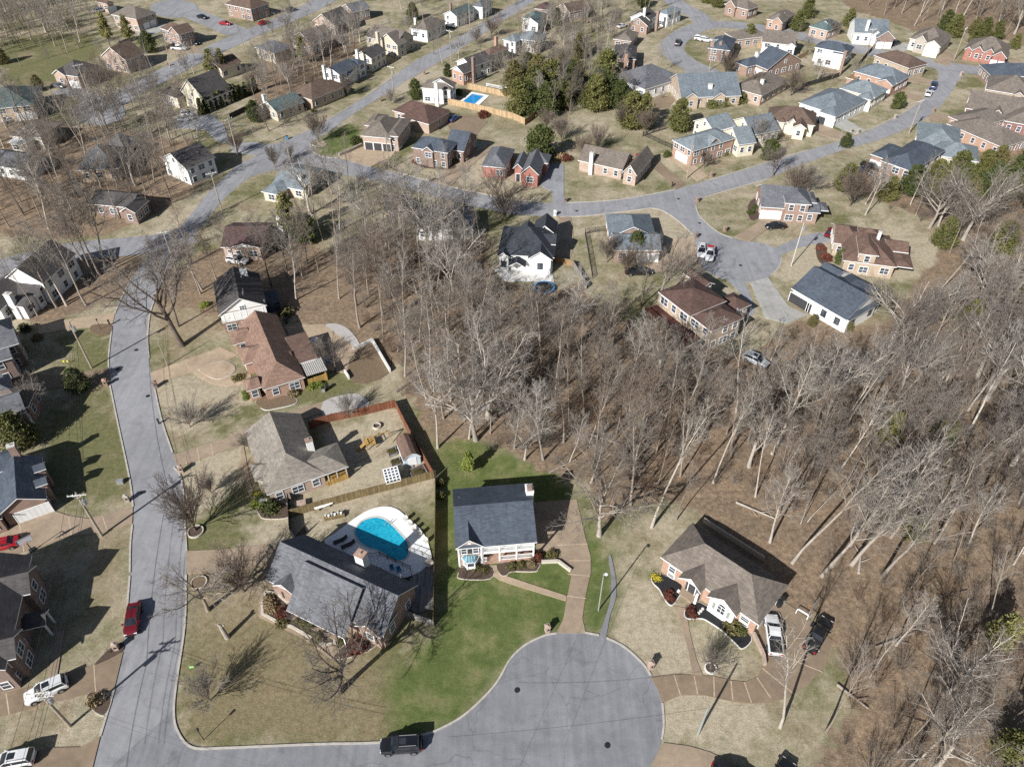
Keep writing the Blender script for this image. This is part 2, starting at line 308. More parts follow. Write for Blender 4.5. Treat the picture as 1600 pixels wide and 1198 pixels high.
# ---------------------------------------------------------------- ground
def N(pts): return [G(x, y) for x, y in pts]
def inside(px, py, poly):
    r = np.zeros(px.shape, bool); n = len(poly)
    for i in range(n):
        x0, y0 = poly[i][0], poly[i][1]; x1, y1 = poly[(i + 1) % n][0], poly[(i + 1) % n][1]
        if y0 == y1: continue
        c = ((y0 > py) != (y1 > py)) & (px < (x1 - x0) * (py - y0) / (y1 - y0) + x0)
        r ^= c
    return r
LITTER = [
 [(500, 400), (600, 370), (700, 345), (770, 385), (775, 435), (860, 450), (900, 440), (960, 480), (1010, 500), (1130, 545), (1200, 540), (1240, 500), (1350, 520), (1420, 470), (1480, 400), (1650, 360), (1700, 1260), (1250, 1260), (1290, 1150), (1300, 1090), (1290, 990), (1240, 930), (1130, 850), (1060, 800), (1000, 790), (955, 830), (930, 770), (900, 755), (850, 745), (770, 705), (700, 690), (650, 640), (620, 590), (600, 540), (540, 500)],
 [(1320, 280), (1400, 240), (1500, 235), (1650, 200), (1650, 420), (1480, 410), (1470, 360), (1400, 325)],
 [(1310, 0), (1640, -30), (1660, 90), (1570, 62), (1500, 50), (1430, 48), (1380, 35)],
 [(-60, 225), (60, 200), (150, 195), (260, 215), (330, 235), (300, 290), (250, 335), (180, 360), (100, 380), (-60, 360)],
 [(60, 405), (170, 395), (230, 400), (200, 430), (180, 470), (110, 490), (50, 500), (20, 470)],
 [(250, 430), (330, 380), (420, 370), (500, 380), (560, 470), (430, 480), (340, 470), (330, 500), (250, 480)],
 [(400, 455), (500, 420), (580, 440), (620, 560), (560, 600), (540, 540), (500, 505), (430, 490)],
 [(440, 60), (560, 50), (570, 90), (480, 150), (400, 170), (380, 120)],
]
GREEN = [
 [(684, 690), (720, 682), (800, 715), (890, 742), (905, 790), (945, 860), (950, 910), (940, 992), (885, 987), (830, 1005), (790, 1035), (750, 1090), (690, 1133), (610, 1156), (590, 1120), (610, 1060), (690, 985), (684, 850)],
 [(486, 222), (520, 205), (555, 190), (563, 215), (530, 240), (500, 243)],
]
LUSH = [
 [(420, 940), (600, 960), (690, 980), (640, 1100), (560, 1160), (420, 1165), (330, 1165), (290, 1100), (300, 1000)],
 [(290, 830), (330, 800), (420, 760), (430, 830), (300, 870)], [(600, 800), (680, 760), (690, 900), (640, 840)], [(640, 640), (700, 660), (700, 740), (680, 740), (660, 690)],
 [(1425, 100), (1465, 106), (1460, 128), (1425, 118)], [(1505, 118), (1545, 120), (1535, 140), (1500, 138)], [(580, 262), (640, 225), (655, 215), (650, 240), (610, 262)], [(1130, 440), (1155, 440), (1140, 460), (1120, 450)],
 [(380, 560), (560, 560), (560, 620), (400, 640)], [(240, 650), (300, 640), (400, 610), (380, 650), (280, 680)], [(110, 520), (170, 520), (170, 570), (110, 580)], [(60, 640), (180, 620), (200, 760), (90, 780)],
 [(75, 150), (110, 150), (135, 165), (110, 180), (85, 170)], [(0, 60), (150, 50), (160, 120), (60, 140), (0, 130)], [(820, 130), (900, 80), (920, 130), (880, 190)], [(225, 115), (250, 98), (262, 105), (235, 118)],
]
DRY = [[(950, 880), (1040, 950), (1090, 1055), (1030, 1050), (960, 1000)], [(1040, 1095), (1150, 1105), (1180, 1150), (1040, 1160)], [(250, 600), (370, 570), (390, 620), (270, 690)], [(280, 730), (380, 690), (390, 760), (300, 800)], [(1210, 410), (1290, 380), (1270, 440), (1210, 430)], [(1340, 340), (1480, 370), (1500, 440), (1400, 440)], [(960, 330), (1050, 340), (1080, 370), (980, 400)], [(390, 800), (450, 800), (450, 850), (380, 850)], [(520, 660), (620, 650), (670, 740), (540, 780)], [(700, 230), (780, 230), (760, 290), (700, 290)], [(560, 150), (690, 80), (640, 140)]]
LEAVES = [[(290, 870), (430, 880), (600, 990), (600, 1158), (300, 1165)], [(640, 650), (760, 690), (740, 740), (680, 740)], [(170, 780), (205, 800), (200, 980), (150, 960)], [(1100, 780), (1240, 870), (1340, 980), (1180, 860)], [(250, 470), (340, 440), (350, 520), (250, 560)]]
def build_ground():
    xs = np.concatenate([[-2500, -1200, -600, -400], np.arange(-290, 291, 1.0), [400, 600, 1200, 2500]])
    ys = np.concatenate([[-300, -100, -20], np.arange(0, 396, 1.0), [440, 520, 700, 1200, 2500]])
    X, Y = np.meshgrid(xs, ys); nx, ny = len(xs), len(ys); x = X.ravel(); y = Y.ravel()
    z = np.zeros_like(x)
    me = bpy.data.meshes.new('ground')
    me.vertices.add(nx * ny); me.vertices.foreach_set('co', np.stack([x, y, z], 1).ravel())
    i = (np.arange(ny - 1)[:, None] * nx + np.arange(nx - 1)[None, :]).ravel()
    q = np.stack([i, i + 1, i + nx + 1, i + nx], 1)
    me.loops.add(q.size); me.loops.foreach_set('vertex_index', q.ravel())
    me.polygons.add(len(q)); me.polygons.foreach_set('loop_start', np.arange(0, q.size, 4))
    me.update(); me.validate()
    wob = [np.sin(x * .43 + 1.3 * np.sin(y * .31)) * .9 + np.sin(x * .13 - y * .17) * 1.3, np.sin(y * .39 + 1.7 * np.sin(x * .27)) * .9 + np.cos(x * .11 + y * .19) * 1.3]
    rs = np.random.RandomState(3)
    for key, polys, soft, k in (('litter', LITTER, 2.6, 1), ('green', GREEN, 3.0, 1), ('lush', LUSH, 3, 1), ('dry', DRY, 3, 1), ('leaves', LEAVES, 3, 1)):
        acc = np.zeros_like(x)
        for po in polys:
            g = [G(*p) for p in po]
            sel = np.where((x > min(p.x for p in g) - 8) & (x < max(p.x for p in g) + 8) & (y > min(p.y for p in g) - 8) & (y < max(p.y for p in g) + 8))[0]
            a = np.zeros(len(sel)); w = 0.4 if key == 'green' else 1.0
            for j in range(9):
                dx = rs.randn(len(sel)) * soft * .45; dy = rs.randn(len(sel)) * soft * .45
                a += inside(x[sel] + wob[0][sel] * w + dx, y[sel] + wob[1][sel] * w + dy, g)
            acc[sel] = np.maximum(acc[sel], a / 9)
        at = me.attributes.new(key, 'FLOAT', 'POINT'); at.data.foreach_set('value', acc.astype(np.float32))
    me.materials.append(MATS['ground'])
    tag(link('ground', me), kind='structure')
build_ground()
# ---------------------------------------------------------------- flat sheets
def crom(pts, k=6, closed=False):
    P = [Vector(p) for p in pts]; n = len(P); out = []
    rng = range(n if closed else n - 1)
    for i in rng:
        if closed: a, b, c, d = P[i - 1], P[i], P[(i + 1) % n], P[(i + 2) % n]
        else: a, b, c, d = P[max(i - 1, 0)], P[i], P[i + 1], P[min(i + 2, n - 1)]
        for j in range(k):
            t = j / k
            out.append(0.5 * ((2 * b) + (c - a) * t + (2 * a - 5 * b + 4 * c - d) * t * t + (3 * b - a - 3 * c + d) * t ** 3))
    if not closed: out.append(P[-1])
    return out
ZK = [0]
def znext(base=0.02):
    ZK[0] += 1; k = ZK[0]
    return base + .004 * k if k <= 14 else .08 + .004 * (k % 14)
def sheet(name, pts, mat, smooth=0, z=None, kind='structure', extra=None, mats=None, parent=None):
    """one flat sheet through ground points"""
    P = [Vector((p[0], p[1], 0)) for p in pts]
    if smooth: P = crom(P, smooth, True)
    z = znext() if z is None else z
    a = sum(P[i].x * P[(i + 1) % len(P)].y - P[(i + 1) % len(P)].x * P[i].y for i in range(len(P)))
    if a < 0: P.reverse()
    mb = MB(); mb.poly([(p.x, p.y, z) for p in P], 0)
    for i in range(len(P)):
        p, q = P[i], P[(i + 1) % len(P)]
        mb.poly([(p.x, p.y, -0.05), (q.x, q.y, -0.05), (q.x, q.y, z), (p.x, p.y, z)], 0)
    if extra:
        for seg in extra:
            p, q = Vector(seg[0]), Vector(seg[1]); d = (q - p).normalized(); u = Vector((-d.y, d.x, 0)) * 0.07
            mb.poly([(v.x, v.y, z + 0.004) for v in (p - u, q - u, q + u, p + u)], 1)
    o = mb.build(name, [MATS[mat]] + ([MATS['joint']] if extra else []), parent)
    if kind: tag(o, kind=kind)
    return o
def strip(name, L, Rr, mat):
    L = crom([G(*p) for p in L], 8); Rr = crom([G(*p) for p in Rr], 8); z = znext()
    def resample(P, n):
        d = [0]
        for i in range(1, len(P)): d.append(d[-1] + (P[i] - P[i - 1]).length)
        t = np.linspace(0, d[-1], n)
        return [Vector((np.interp(a, d, [p.x for p in P]), np.interp(a, d, [p.y for p in P]), z)) for a in t]
    n = 90; A = resample(L, n); B = resample(Rr, n); mb = MB()
    for i in range(n - 1): mb.poly([A[i], B[i], B[i + 1], A[i + 1]])
    return tag(mb.build(name, MATS[mat]), kind='structure')
def ribbon(name, C, w, mat):
    P = crom([G(*p) for p in C], 8); z = znext(); mb = MB(); A = []; B = []
    for i in range(len(P)):
        d = (P[min(i + 1, len(P) - 1)] - P[max(i - 1, 0)]).normalized(); u = Vector((-d.y, d.x, 0)) * w / 2
        A.append(P[i] + u); B.append(P[i] - u)
    for i in range(len(P) - 1): mb.poly([(B[i].x, B[i].y, z), (B[i + 1].x, B[i + 1].y, z), (A[i + 1].x, A[i + 1].y, z), (A[i].x, A[i].y, z)])
    return tag(mb.build(name, MATS[mat]), kind='structure')
def kerb(pts, w=0.24, h=0.12, mat='kerb', name='kerb', smooth=6):
    P = crom([G(*p) for p in pts], smooth); mb = MB(); A = []; B = []
    for i in range(len(P)):
        d = (P[min(i + 1, len(P) - 1)] - P[max(i - 1, 0)]).normalized(); u = Vector((-d.y, d.x, 0)) * w / 2
        A.append(P[i] + u); B.append(P[i] - u)
    for i in range(len(P) - 1):
        a, b, c, d = B[i], B[i + 1], A[i + 1], A[i]
        mb.poly([(p.x, p.y, h) for p in (a, b, c, d)])
        mb.poly([(a.x, a.y, 0), (b.x, b.y, 0), (b.x, b.y, h), (a.x, a.y, h)]); mb.poly([(c.x, c.y, 0), (d.x, d.y, 0), (d.x, d.y, h), (c.x, c.y, h)])
    return tag(mb.build(name, MATS[mat]), kind='structure')
AL = [(130, 1260), (157, 1152), (175, 1092), (191, 1020), (196, 987), (204, 900), (208, 800), (203, 750), (185, 665), (172, 600), (170, 555), (175, 505), (188, 470), (205, 437), (228, 405), (252, 378), (290, 345), (322, 305), (350, 278), (372, 258), (400, 244), (425, 236), (437, 222)]
AR = [(300, 1260), (276, 1152), (272, 1107), (277, 1060), (289, 975), (291, 900), (291, 850), (285, 755), (271, 708), (253, 657), (240, 600), (233, 563), (231, 525), (236, 485), (246, 455), (262, 425), (290, 385), (315, 352), (340, 322), (365, 297), (395, 275), (440, 264), (470, 262)]
strip('road', AL, AR, 'asphalt')
CULTOP = [(272, 1107), (277, 1140), (300, 1167), (350, 1168), (400, 1166), (500, 1162), (600, 1159), (662, 1147), (690, 1137), (725, 1117), (760, 1085), (780, 1060), (797, 1030), (820, 1008), (850, 993), (887, 987), (915, 988), (947, 996), (975, 1010), (1015, 1047), (1030, 1080), (1036, 1110), (1037, 1130), (1034, 1155), (1025, 1180), (1005, 1215)]
sheet('road', crom(N(CULTOP), 5) + N([(900, 1330), (200, 1330), (170, 1200)]), 'asphalt_dark')
strip('road', [(425, 236), (437, 222), (482, 204), (515, 185), (575, 148), (610, 123), (650, 95), (696, 71), (733, 49), (763, 30), (800, 8), (840, -20)], [(470, 262), (484, 226), (518, 203), (550, 180), (580, 161), (615, 140), (635, 126), (675, 103), (713, 81), (745, 60), (778, 38), (820, 12), (865, -18)], 'asphalt')
CU = [(420, 225), (484, 226), (490, 238), (505, 245), (530, 248), (570, 258), (612, 269), (672, 284), (712, 295), (760, 305), (800, 313), (830, 317), (865, 317), (890, 317), (950, 314), (990, 309), (1030, 302), (1083, 290), (1100, 284)]
CL = [(395, 275), (440, 264), (470, 260), (497, 264), (540, 274), (580, 282), (617, 291), (680, 307), (730, 320), (780, 331), (830, 337), (873, 338), (912, 338), (950, 334), (990, 329), (1022, 326), (1050, 325), (1085, 318), (1100, 308)]
strip('road', CU, CL, 'asphalt')
DU = [(1060, 295), (1100, 284), (1163, 266), (1200, 254), (1250, 239), (1300, 224), (1340, 212), (1400, 184), (1440, 158), (1461, 132), (1466, 115), (1455, 103)]
DL = [(1060, 320), (1085, 316), (1100, 307), (1150, 293), (1200, 279), (1250, 259), (1320, 234), (1370, 220), (1420, 200), (1460, 175), (1485, 146), (1500, 123), (1516, 110)]
strip('road', DU, DL, 'asphalt')
CUL2 = [(1020, 318), (1028, 326), (1045, 335), (1065, 350), (1083, 368), (1087, 385), (1092, 405), (1100, 420), (1115, 430), (1135, 437), (1160, 441), (1185, 439), (1205, 430), (1217, 418), (1221, 405), (1217, 393), (1205, 385), (1190, 380), (1165, 377), (1148, 373), (1125, 365), (1105, 350), (1092, 336), (1087, 324), (1088, 312), (1072, 300)]
sheet('road', crom(N(CUL2), 4, True), 'asphalt')
ribbon('road', [(1112, 116), (1075, 100), (1054, 84), (1050, 72), (1065, 56), (1100, 41), (1150, 40), (1220, 50), (1300, 68), (1345, 78), (1420, 93), (1480, 104), (1560, 114), (1660, 124)], 8.5, 'asphalt')
ribbon('road', [(1104, 44), (1090, 25), (1060, 8), (1030, -20)], 8, 'asphalt')
sheet('road', [G(x, y) for x, y in [(1075, 105), (1090, 102), (1115, 112), (1118, 122), (1090, 122), (1070, 114)]], 'asphalt', 4)
ribbon('road', [(155, 174), (200, 146), (250, 120), (300, 94), (350, 71), (400, 49), (440, 33), (480, 15), (520, -6)], 9, 'asphalt')
sheet('road', [G(155 + 42 * math.cos(a) , 174 + 22 * math.sin(a)) for a in np.linspace(0, 6.283, 25)[:-1]], 'asphalt')
sheet('road', [G(272 + 38 * math.cos(a), 14 + 14 * math.sin(a)) for a in np.linspace(0, 6.283, 25)[:-1]], 'asphalt')
ribbon('road', [(290, 18), (312, 27), (340, 38), (372, 52)], 9, 'asphalt')
ribbon('road', [(300, 366), (260, 378), (215, 384), (170, 388), (120, 393), (80, 400), (30, 412), (-40, 430)], 8, 'asphalt')
for k in ([(292, 870), (291, 850), (285, 755), (272, 730)], [(270, 708), (253, 657), (241, 604)], [(233, 560), (231, 525), (236, 485), (250, 450)],
          [(291, 898), (289, 975), (277, 1060), (272, 1107), (277, 1140), (300, 1167), (350, 1168), (400, 1166), (500, 1162), (600, 1159), (662, 1147), (690, 1137), (725, 1117), (760, 1085), (780, 1060), (797, 1030), (820, 1008), (850, 993), (870, 989)],
          [(914, 988), (936, 992)], [(947, 996), (975, 1010), (1003, 1035), (1017, 1055)], [(1035, 1098), (1037, 1130), (1034, 1155)],
          [(203, 895), (204, 850), (207, 820)], [(208, 792), (203, 750), (185, 665), (172, 602)], [(170, 575), (170, 555), (175, 512)], [(180, 490), (188, 470), (205, 437)], [(196, 987), (203, 900)], [(157, 1150), (175, 1090), (179, 1076)],
          [(484, 224), (490, 238), (505, 245), (530, 248)], [(615, 268), (672, 283)], [(712, 294), (760, 304), (800, 312), (845, 316)], [(885, 317), (950, 314), (1000, 307), (1052, 297)],
          [(875, 339), (912, 338), (950, 334), (990, 329), (1022, 326), (1045, 335), (1065, 350), (1083, 367)], [(1087, 322), (1092, 336), (1105, 350), (1125, 365), (1145, 372)], [(1204, 430), (1217, 418), (1221, 404)], [(1104, 283), (1163, 265), (1200, 253), (1262, 235)], [(1100, 309), (1150, 294), (1200, 280)], [(1330, 214), (1400, 183), (1440, 157)], [(516, 186), (575, 149), (610, 124)], [(640, 124), (675, 104), (713, 82)]):
    kerb(k)
# ---------------------------------------------------------------- driveways, paths, beds
def drive(pts, mat='aggregate', smooth=0, name='driveway', joints=None, z=None):
    ex = [(G(*a), G(*b)) for a, b in joints] if joints else None
    return sheet(name, [G(*p) for p in pts], mat, smooth, z, extra=ex)
drive([(869, 989), (880, 968), (885, 938), (893, 900), (886, 886), (873, 876), (873, 862), (838, 862), (834, 785), (901, 780), (914, 838), (923, 870), (923, 895), (915, 930), (910, 965), (915, 989)], 'aggregate', joints=[((884, 931), (916, 935)), ((887, 897), (921, 900)), ((889, 876), (922, 876)), ((870, 852), (918, 850))])
drive([(766, 883), (779, 883), (781, 896), (800, 903), (886, 931), (884, 939), (800, 913), (780, 906), (767, 897)], 'aggregate_pale', name='path')
drive([(1017, 1058), (1053, 1053), (1115, 1056), (1143, 1063), (1165, 1065), (1183, 1057), (1192, 1040), (1190, 1010), (1185, 985), (1205, 950), (1222, 938), (1248, 955), (1275, 975), (1300, 1000), (1290, 1040), (1262, 1070), (1230, 1090), (1200, 1098), (1175, 1099), (1145, 1096), (1100, 1086), (1063, 1086), (1034, 1098), (1028, 1078)], 'aggregate_dark',
      joints=[((1053, 1054), (1063, 1086)), ((1084, 1054), (1090, 1085)), ((1115, 1057), (1116, 1089)), ((1142, 1064), (1145, 1095)), ((1163, 1066), (1174, 1098)), ((1182, 1058), (1204, 1090)), ((1191, 1044), (1240, 1084)), ((1190, 1012), (1285, 1050))])
drive([(1050, 946), (1071, 950), (1078, 990), (1088, 1030), (1098, 1055), (1082, 1055), (1076, 1020), (1062, 965)], 'aggregate', name='path')
drive([(1036, 1160), (1075, 1165), (1110, 1175), (1140, 1190), (1170, 1240), (990, 1280), (1024, 1182)], 'aggregate')
drive([(937, 993), (944, 970), (954, 935), (955, 900), (951, 872), (955, 870), (962, 905), (962, 935), (953, 962), (946, 997)], 'asphalt_dark', 3, name='path')
drive([(-60, 1100), (0, 1085), (60, 1070), (100, 1052), (150, 1038), (193, 1018), (179, 1076), (140, 1083), (72, 1100), (0, 1120), (-60, 1140)], 'aggregate_dark', joints=[((55, 1071), (62, 1103)), ((147, 1039), (150, 1081)), ((10, 1083), (15, 1116))])
drive([(72, 1168), (125, 1167), (157, 1151), (130, 1260), (-80, 1260), (-40, 1200), (20, 1195)], 'aggregate_dark')
drive([(-40, 840), (0, 825), (80, 797), (108, 806), (140, 811), (208, 792), (207, 818), (165, 830), (108, 838), (50, 858), (0, 874), (-40, 885)], 'aggregate', joints=[((108, 808), (112, 837)), ((30, 815), (38, 862)), ((160, 806), (168, 829))])
drive([(88, 987), (101, 985), (90, 1055), (75, 1063)], 'aggregate', name='path')
drive([(271, 711), (310, 698), (355, 685), (385, 668), (400, 660), (505, 628), (508, 643), (475, 655), (440, 670), (390, 690), (330, 712), (277, 730)], 'aggregate', joints=[((289, 706), (292, 726)), ((308, 700), (312, 720)), ((330, 694), (333, 712)), ((400, 661), (402, 685))])
drive([(505, 628), (535, 618), (560, 616), (578, 630), (560, 645), (508, 654)], 'gravel', 2, name='gravel_pad')
drive([(291, 861), (345, 859), (420, 850), (440, 880), (360, 890), (292, 897)], 'aggregate')
drive([(235, 583), (290, 562), (345, 543), (372, 555), (335, 572), (300, 582), (275, 590), (241, 603)], 'aggregate_pale', joints=[((262, 573), (268, 592)), ((290, 563), (297, 582))])
drive([(300, 580), (318, 581), (345, 590), (372, 583), (392, 586), (388, 598), (355, 603), (325, 597)], 'aggregate_pale', 2, name='path')
drive([(60, 508), (108, 499), (180, 489), (176, 508), (110, 514), (60, 522)], 'aggregate_pale')
drive([(20, 586), (99, 586), (170, 575), (172, 599), (140, 603), (97, 606), (20, 614)], 'aggregate_dark')
drive([(376, 700), (381, 698), (392, 757), (402, 780), (396, 790), (386, 765)], 'aggregate', name='path')
drive([(404, 925), (404, 963), (470, 995), (520, 1030), (532, 1012), (545, 1000), (540, 990), (518, 1000), (512, 1012), (470, 983), (414, 955), (412, 925)], 'aggregate', name='path')
drive([(530, 246), (567, 230), (622, 231), (612, 245), (580, 261), (560, 256)], 'aggregate_pale')
drive([(674, 284), (705, 262), (735, 243), (765, 226), (772, 231), (745, 252), (704, 291)], 'aggregate')
drive([(845, 290), (858, 257), (881, 257), (881, 317), (864, 317), (862, 300)], 'asphalt_drive')
drive([(1008, 245), (1022, 244), (1043, 264), (1072, 288), (1056, 297), (1048, 286), (1020, 264)], 'aggregate_dark')
drive([(1032, 240), (1060, 243), (1080, 254), (1106, 276), (1090, 284), (1062, 260)], 'aggregate_pale')
drive([(1147, 371), (1197, 340), (1240, 343), (1236, 351), (1207, 353), (1172, 378)], 'aggregate')
drive([(1210, 388), (1240, 375), (1265, 366), (1302, 362), (1300, 378), (1268, 382), (1240, 390), (1216, 401)], 'asphalt_drive')
drive([(1172, 442), (1200, 434), (1225, 470), (1233, 480), (1262, 492), (1230, 506), (1196, 497)], 'concrete_drive')
drive([(1137, 437), (1160, 439), (1173, 463), (1178, 490), (1160, 490), (1160, 467), (1147, 447)], 'asphalt_drive', 3)
drive([(985, 410), (1010, 400), (1050, 374), (1084, 371), (1092, 408), (1070, 420), (1000, 428)], 'aggregate_pale')
drive([(872, 338), (892, 338), (896, 362), (893, 400), (868, 408), (862, 392), (880, 370)], 'aggregate')
drive([(1275, 184), (1300, 175), (1352, 204), (1338, 211), (1308, 199)], 'concrete_drive')
drive([(1265, 196), (1283, 193), (1328, 213), (1312, 219), (1262, 206)], 'aggregate'); drive([(1378, 146), (1400, 140), (1442, 152), (1436, 160)], 'aggregate'); drive([(1400, 124), (1425, 117), (1466, 128), (1462, 134), (1420, 128)], 'aggregate')
drive([(1388, 76), (1412, 67), (1428, 74), (1402, 86)], 'concrete_drive'); drive([(1458, 98), (1478, 78), (1494, 85), (1482, 104)], 'aggregate'); drive([(1562, 98), (1590, 92), (1610, 108), (1590, 118)], 'aggregate')
drive([(1450, 180), (1480, 178), (1490, 186), (1455, 192)], 'aggregate'); drive([(1338, 262), (1365, 256), (1372, 270), (1340, 276)], 'aggregate_dark')
drive([(80, 146), (110, 134), (127, 137), (162, 153), (140, 156)], 'asphalt_drive'); drive([(262, 78), (300, 68), (312, 78), (318, 84), (280, 84)], 'aggregate'); drive([(692, 186), (730, 179), (762, 190), (745, 210), (704, 204)], 'aggregate_dark')
drive([(235, 40), (205, 46), (225, 60), (258, 48), (262, 38)], 'concrete_drive'); drive([(1000, 165), (1030, 150), (1060, 152), (1045, 168), (1010, 172)], 'aggregate_dark'); drive([(360, 225), (400, 222), (430, 232), (400, 244), (362, 238)], 'asphalt'); drive([(0, 185), (40, 175), (70, 185), (110, 195), (115, 205), (0, 215)], 'aggregate_dark')
drive([(270, 185), (330, 180), (350, 195), (360, 225), (340, 222), (320, 203), (270, 200)], 'asphalt_drive')
drive([(505, 510), (525, 506), (545, 515), (562, 538), (548, 545), (525, 528)], 'gravel', 3, name='gravel_pad')
drive([(445, 510), (506, 507), (530, 525), (560, 545), (545, 585), (500, 575), (460, 545)], 'aggregate_pale', name='patio')
drive([(770, 420), (862, 424), (868, 450), (850, 462), (845, 440), (790, 440)], 'concrete_pale', name='patio')
drive([(550, 560), (600, 545), (612, 580), (570, 600), (545, 590)], 'soil', 2, name='garden_bed')
# mulch beds with stone edging
BZ = [0]
def bed(pts, mat='mulch', edge='stone_edge', smooth=4, w=0.2, h=0.13):
    BZ[0] += 1; sheet('garden_bed', [G(*p) for p in pts], mat, smooth, .142 + .004 * (BZ[0] % 5))
    if edge: kerb(list(pts) + [pts[0]], w, h, edge, 'bed_edging', smooth)
c = lambda *a: [Q(*x) if len(x) == 3 else x for x in a]
bed([Q('C', *p) for p in [(200, 1070), (550, 1050), (552, 1190), (215, 1190), (195, 1130)]])
bed([Q('C', *p) for p in [(655, 1020), (1080, 1020), (1090, 1080), (1050, 1110), (800, 1110), (730, 1155), (665, 1140)]])
bed([Q('R', *p) for p in [(100, 625), (45, 655), (60, 700), (110, 750), (160, 840), (210, 880), (260, 820), (300, 730), (200, 660)]], 'mulch_black', 'concrete_pale')
bed([Q('R', *p) for p in [(370, 870), (320, 935), (340, 990), (460, 990), (540, 1030), (640, 1100), (740, 1195), (800, 1240), (870, 1150), (720, 1030), (510, 900), (430, 860)]], 'mulch_black', 'concrete_pale')
bed([Q('P', *p) for p in [(80, 560), (55, 740), (300, 850), (580, 1000), (650, 920), (300, 680), (180, 580)]], 'mulch', 'stone_edge', 2, 0.35, 0.25)
bed([Q('P', *p) for p in [(640, 1110), (740, 1000), (820, 960), (1000, 990), (900, 1060), (740, 1110)]], 'mulch', 'stone_edge', 3)
bed([Q('21', *p) for p in [(0, 110), (50, 160), (120, 155), (240, 125), (240, 90), (100, 60)]], 'soil', 'concrete_pale', 4); bed([Q('21', *p) for p in [(0, 740), (20, 810), (60, 840), (205, 830), (205, 760), (90, 720)]], 'mulch', 'stone_edge', 4)
bed([Q('10', *p) for p in [(1240, 1110), (1300, 1080), (1400, 1060), (1460, 1090), (1450, 1130), (1350, 1170)]], 'aggregate_pale', 'concrete_pale', 4)
bed([Q('30', *p) for p in [(600, 555), (640, 500), (720, 430), (770, 420), (760, 475)]], 'mulch', None); bed([Q('30', *p) for p in [(550, 740), (640, 730), (695, 770), (650, 870), (570, 820)]], 'mulch', 'stone_edge', 4)
bed([Q('13', *p) for p in [(300, 330), (350, 330), (370, 400), (360, 460), (310, 420)]], 'mulch', None); bed([Q('12', *p) for p in [(1470, 100), (1500, 50), (1560, 40), (1550, 150), (1490, 180)]], 'mulch', 'brick', 4)
bed([Q('01', *p) for p in [(380, 895), (420, 890), (440, 905), (410, 915)]], 'aggregate_pale', None); bed([Q('01', *p) for p in [(980, 1010), (1190, 1030), (1250, 1040), (1200, 1060), (1040, 1045)]], 'mulch', None)
bed([Q('10', *p) for p in [(560, 860), (590, 830), (690, 830), (690, 880), (620, 895)]], 'soil', None, 4)
# ---------------------------------------------------------------- houses
WIN = {}
def win_mesh(w, h, style, frm='trim', gl='glass'):
    k = (round(w, 2), round(h, 2), style, frm, gl)
    if k in WIN: return WIN[k]
    f = MB(); t = 0.1
    for a in ((-w / 2 - t, -h / 2 - t, -w / 2, h / 2 + t), (w / 2, -h / 2 - t, w / 2 + t, h / 2 + t), (-w / 2, h / 2, w / 2, h / 2 + t), (-w / 2, -h / 2 - t, w / 2, -h / 2)):
        f.box(a[0], -0.07, a[1], a[2], 0.05, a[3])
    f.box(-w / 2, -0.05, -0.03, w / 2, 0.02, 0.03)
    if style > 1:
        for i in range(1, style): x = -w / 2 + w * i / style; f.box(x - 0.035, -0.055, -h / 2, x + 0.035, 0.02, h / 2)
    g = MB(); g.poly([(-w / 2, -0.015, -h / 2), (w / 2, -0.015, -h / 2), (w / 2, -0.015, h / 2), (-w / 2, -0.015, h / 2)])
    WIN[k] = (f.mesh('window', MATS[frm]), g.mesh('pane', MATS[gl])); return WIN[k]
def add_window(root, x, y, z, rz, w=0.95, h=1.4, style=1, frm='trim', gl='glass'):
    a, b = win_mesh(w, h, style, frm, gl)
    o = link('window', a, root, (x, y, z), rz); link('pane', b, o); return o
DOORS = {}
def add_panel(name, root, x, y, z, rz, w, h, mat, rows):
    k = (name, round(w, 2), round(h, 2), mat)
    if k not in DOORS:
        m = MB()
        for i in range(rows):
            for j in range(max(1, int(w / 0.62)) if rows > 2 else 1):
                n = max(1, int(w / 0.62)) if rows > 2 else 1; cw = w / n; ch = h / rows
                m.box(-w / 2 + j * cw + 0.015, -0.05, i * ch + 0.015, -w / 2 + (j + 1) * cw - 0.015, 0.05, (i + 1) * ch - 0.015)
        t = 0.11
        m.box(-w / 2 - t, -0.08, 0, -w / 2, 0.05, h + t, 1); m.box(w / 2, -0.08, 0, w / 2 + t, 0.05, h + t, 1); m.box(-w / 2, -0.08, h, w / 2, 0.05, h + t, 1); m.box(-w / 2, -0.025, 0, w / 2, 0.04, h, 0)
        DOORS[k] = m.mesh(name, [MATS[mat], MATS['trim']])
    return link(name, DOORS[k], root, (x, y, z), rz)
class HH: pass
HOUSES = []
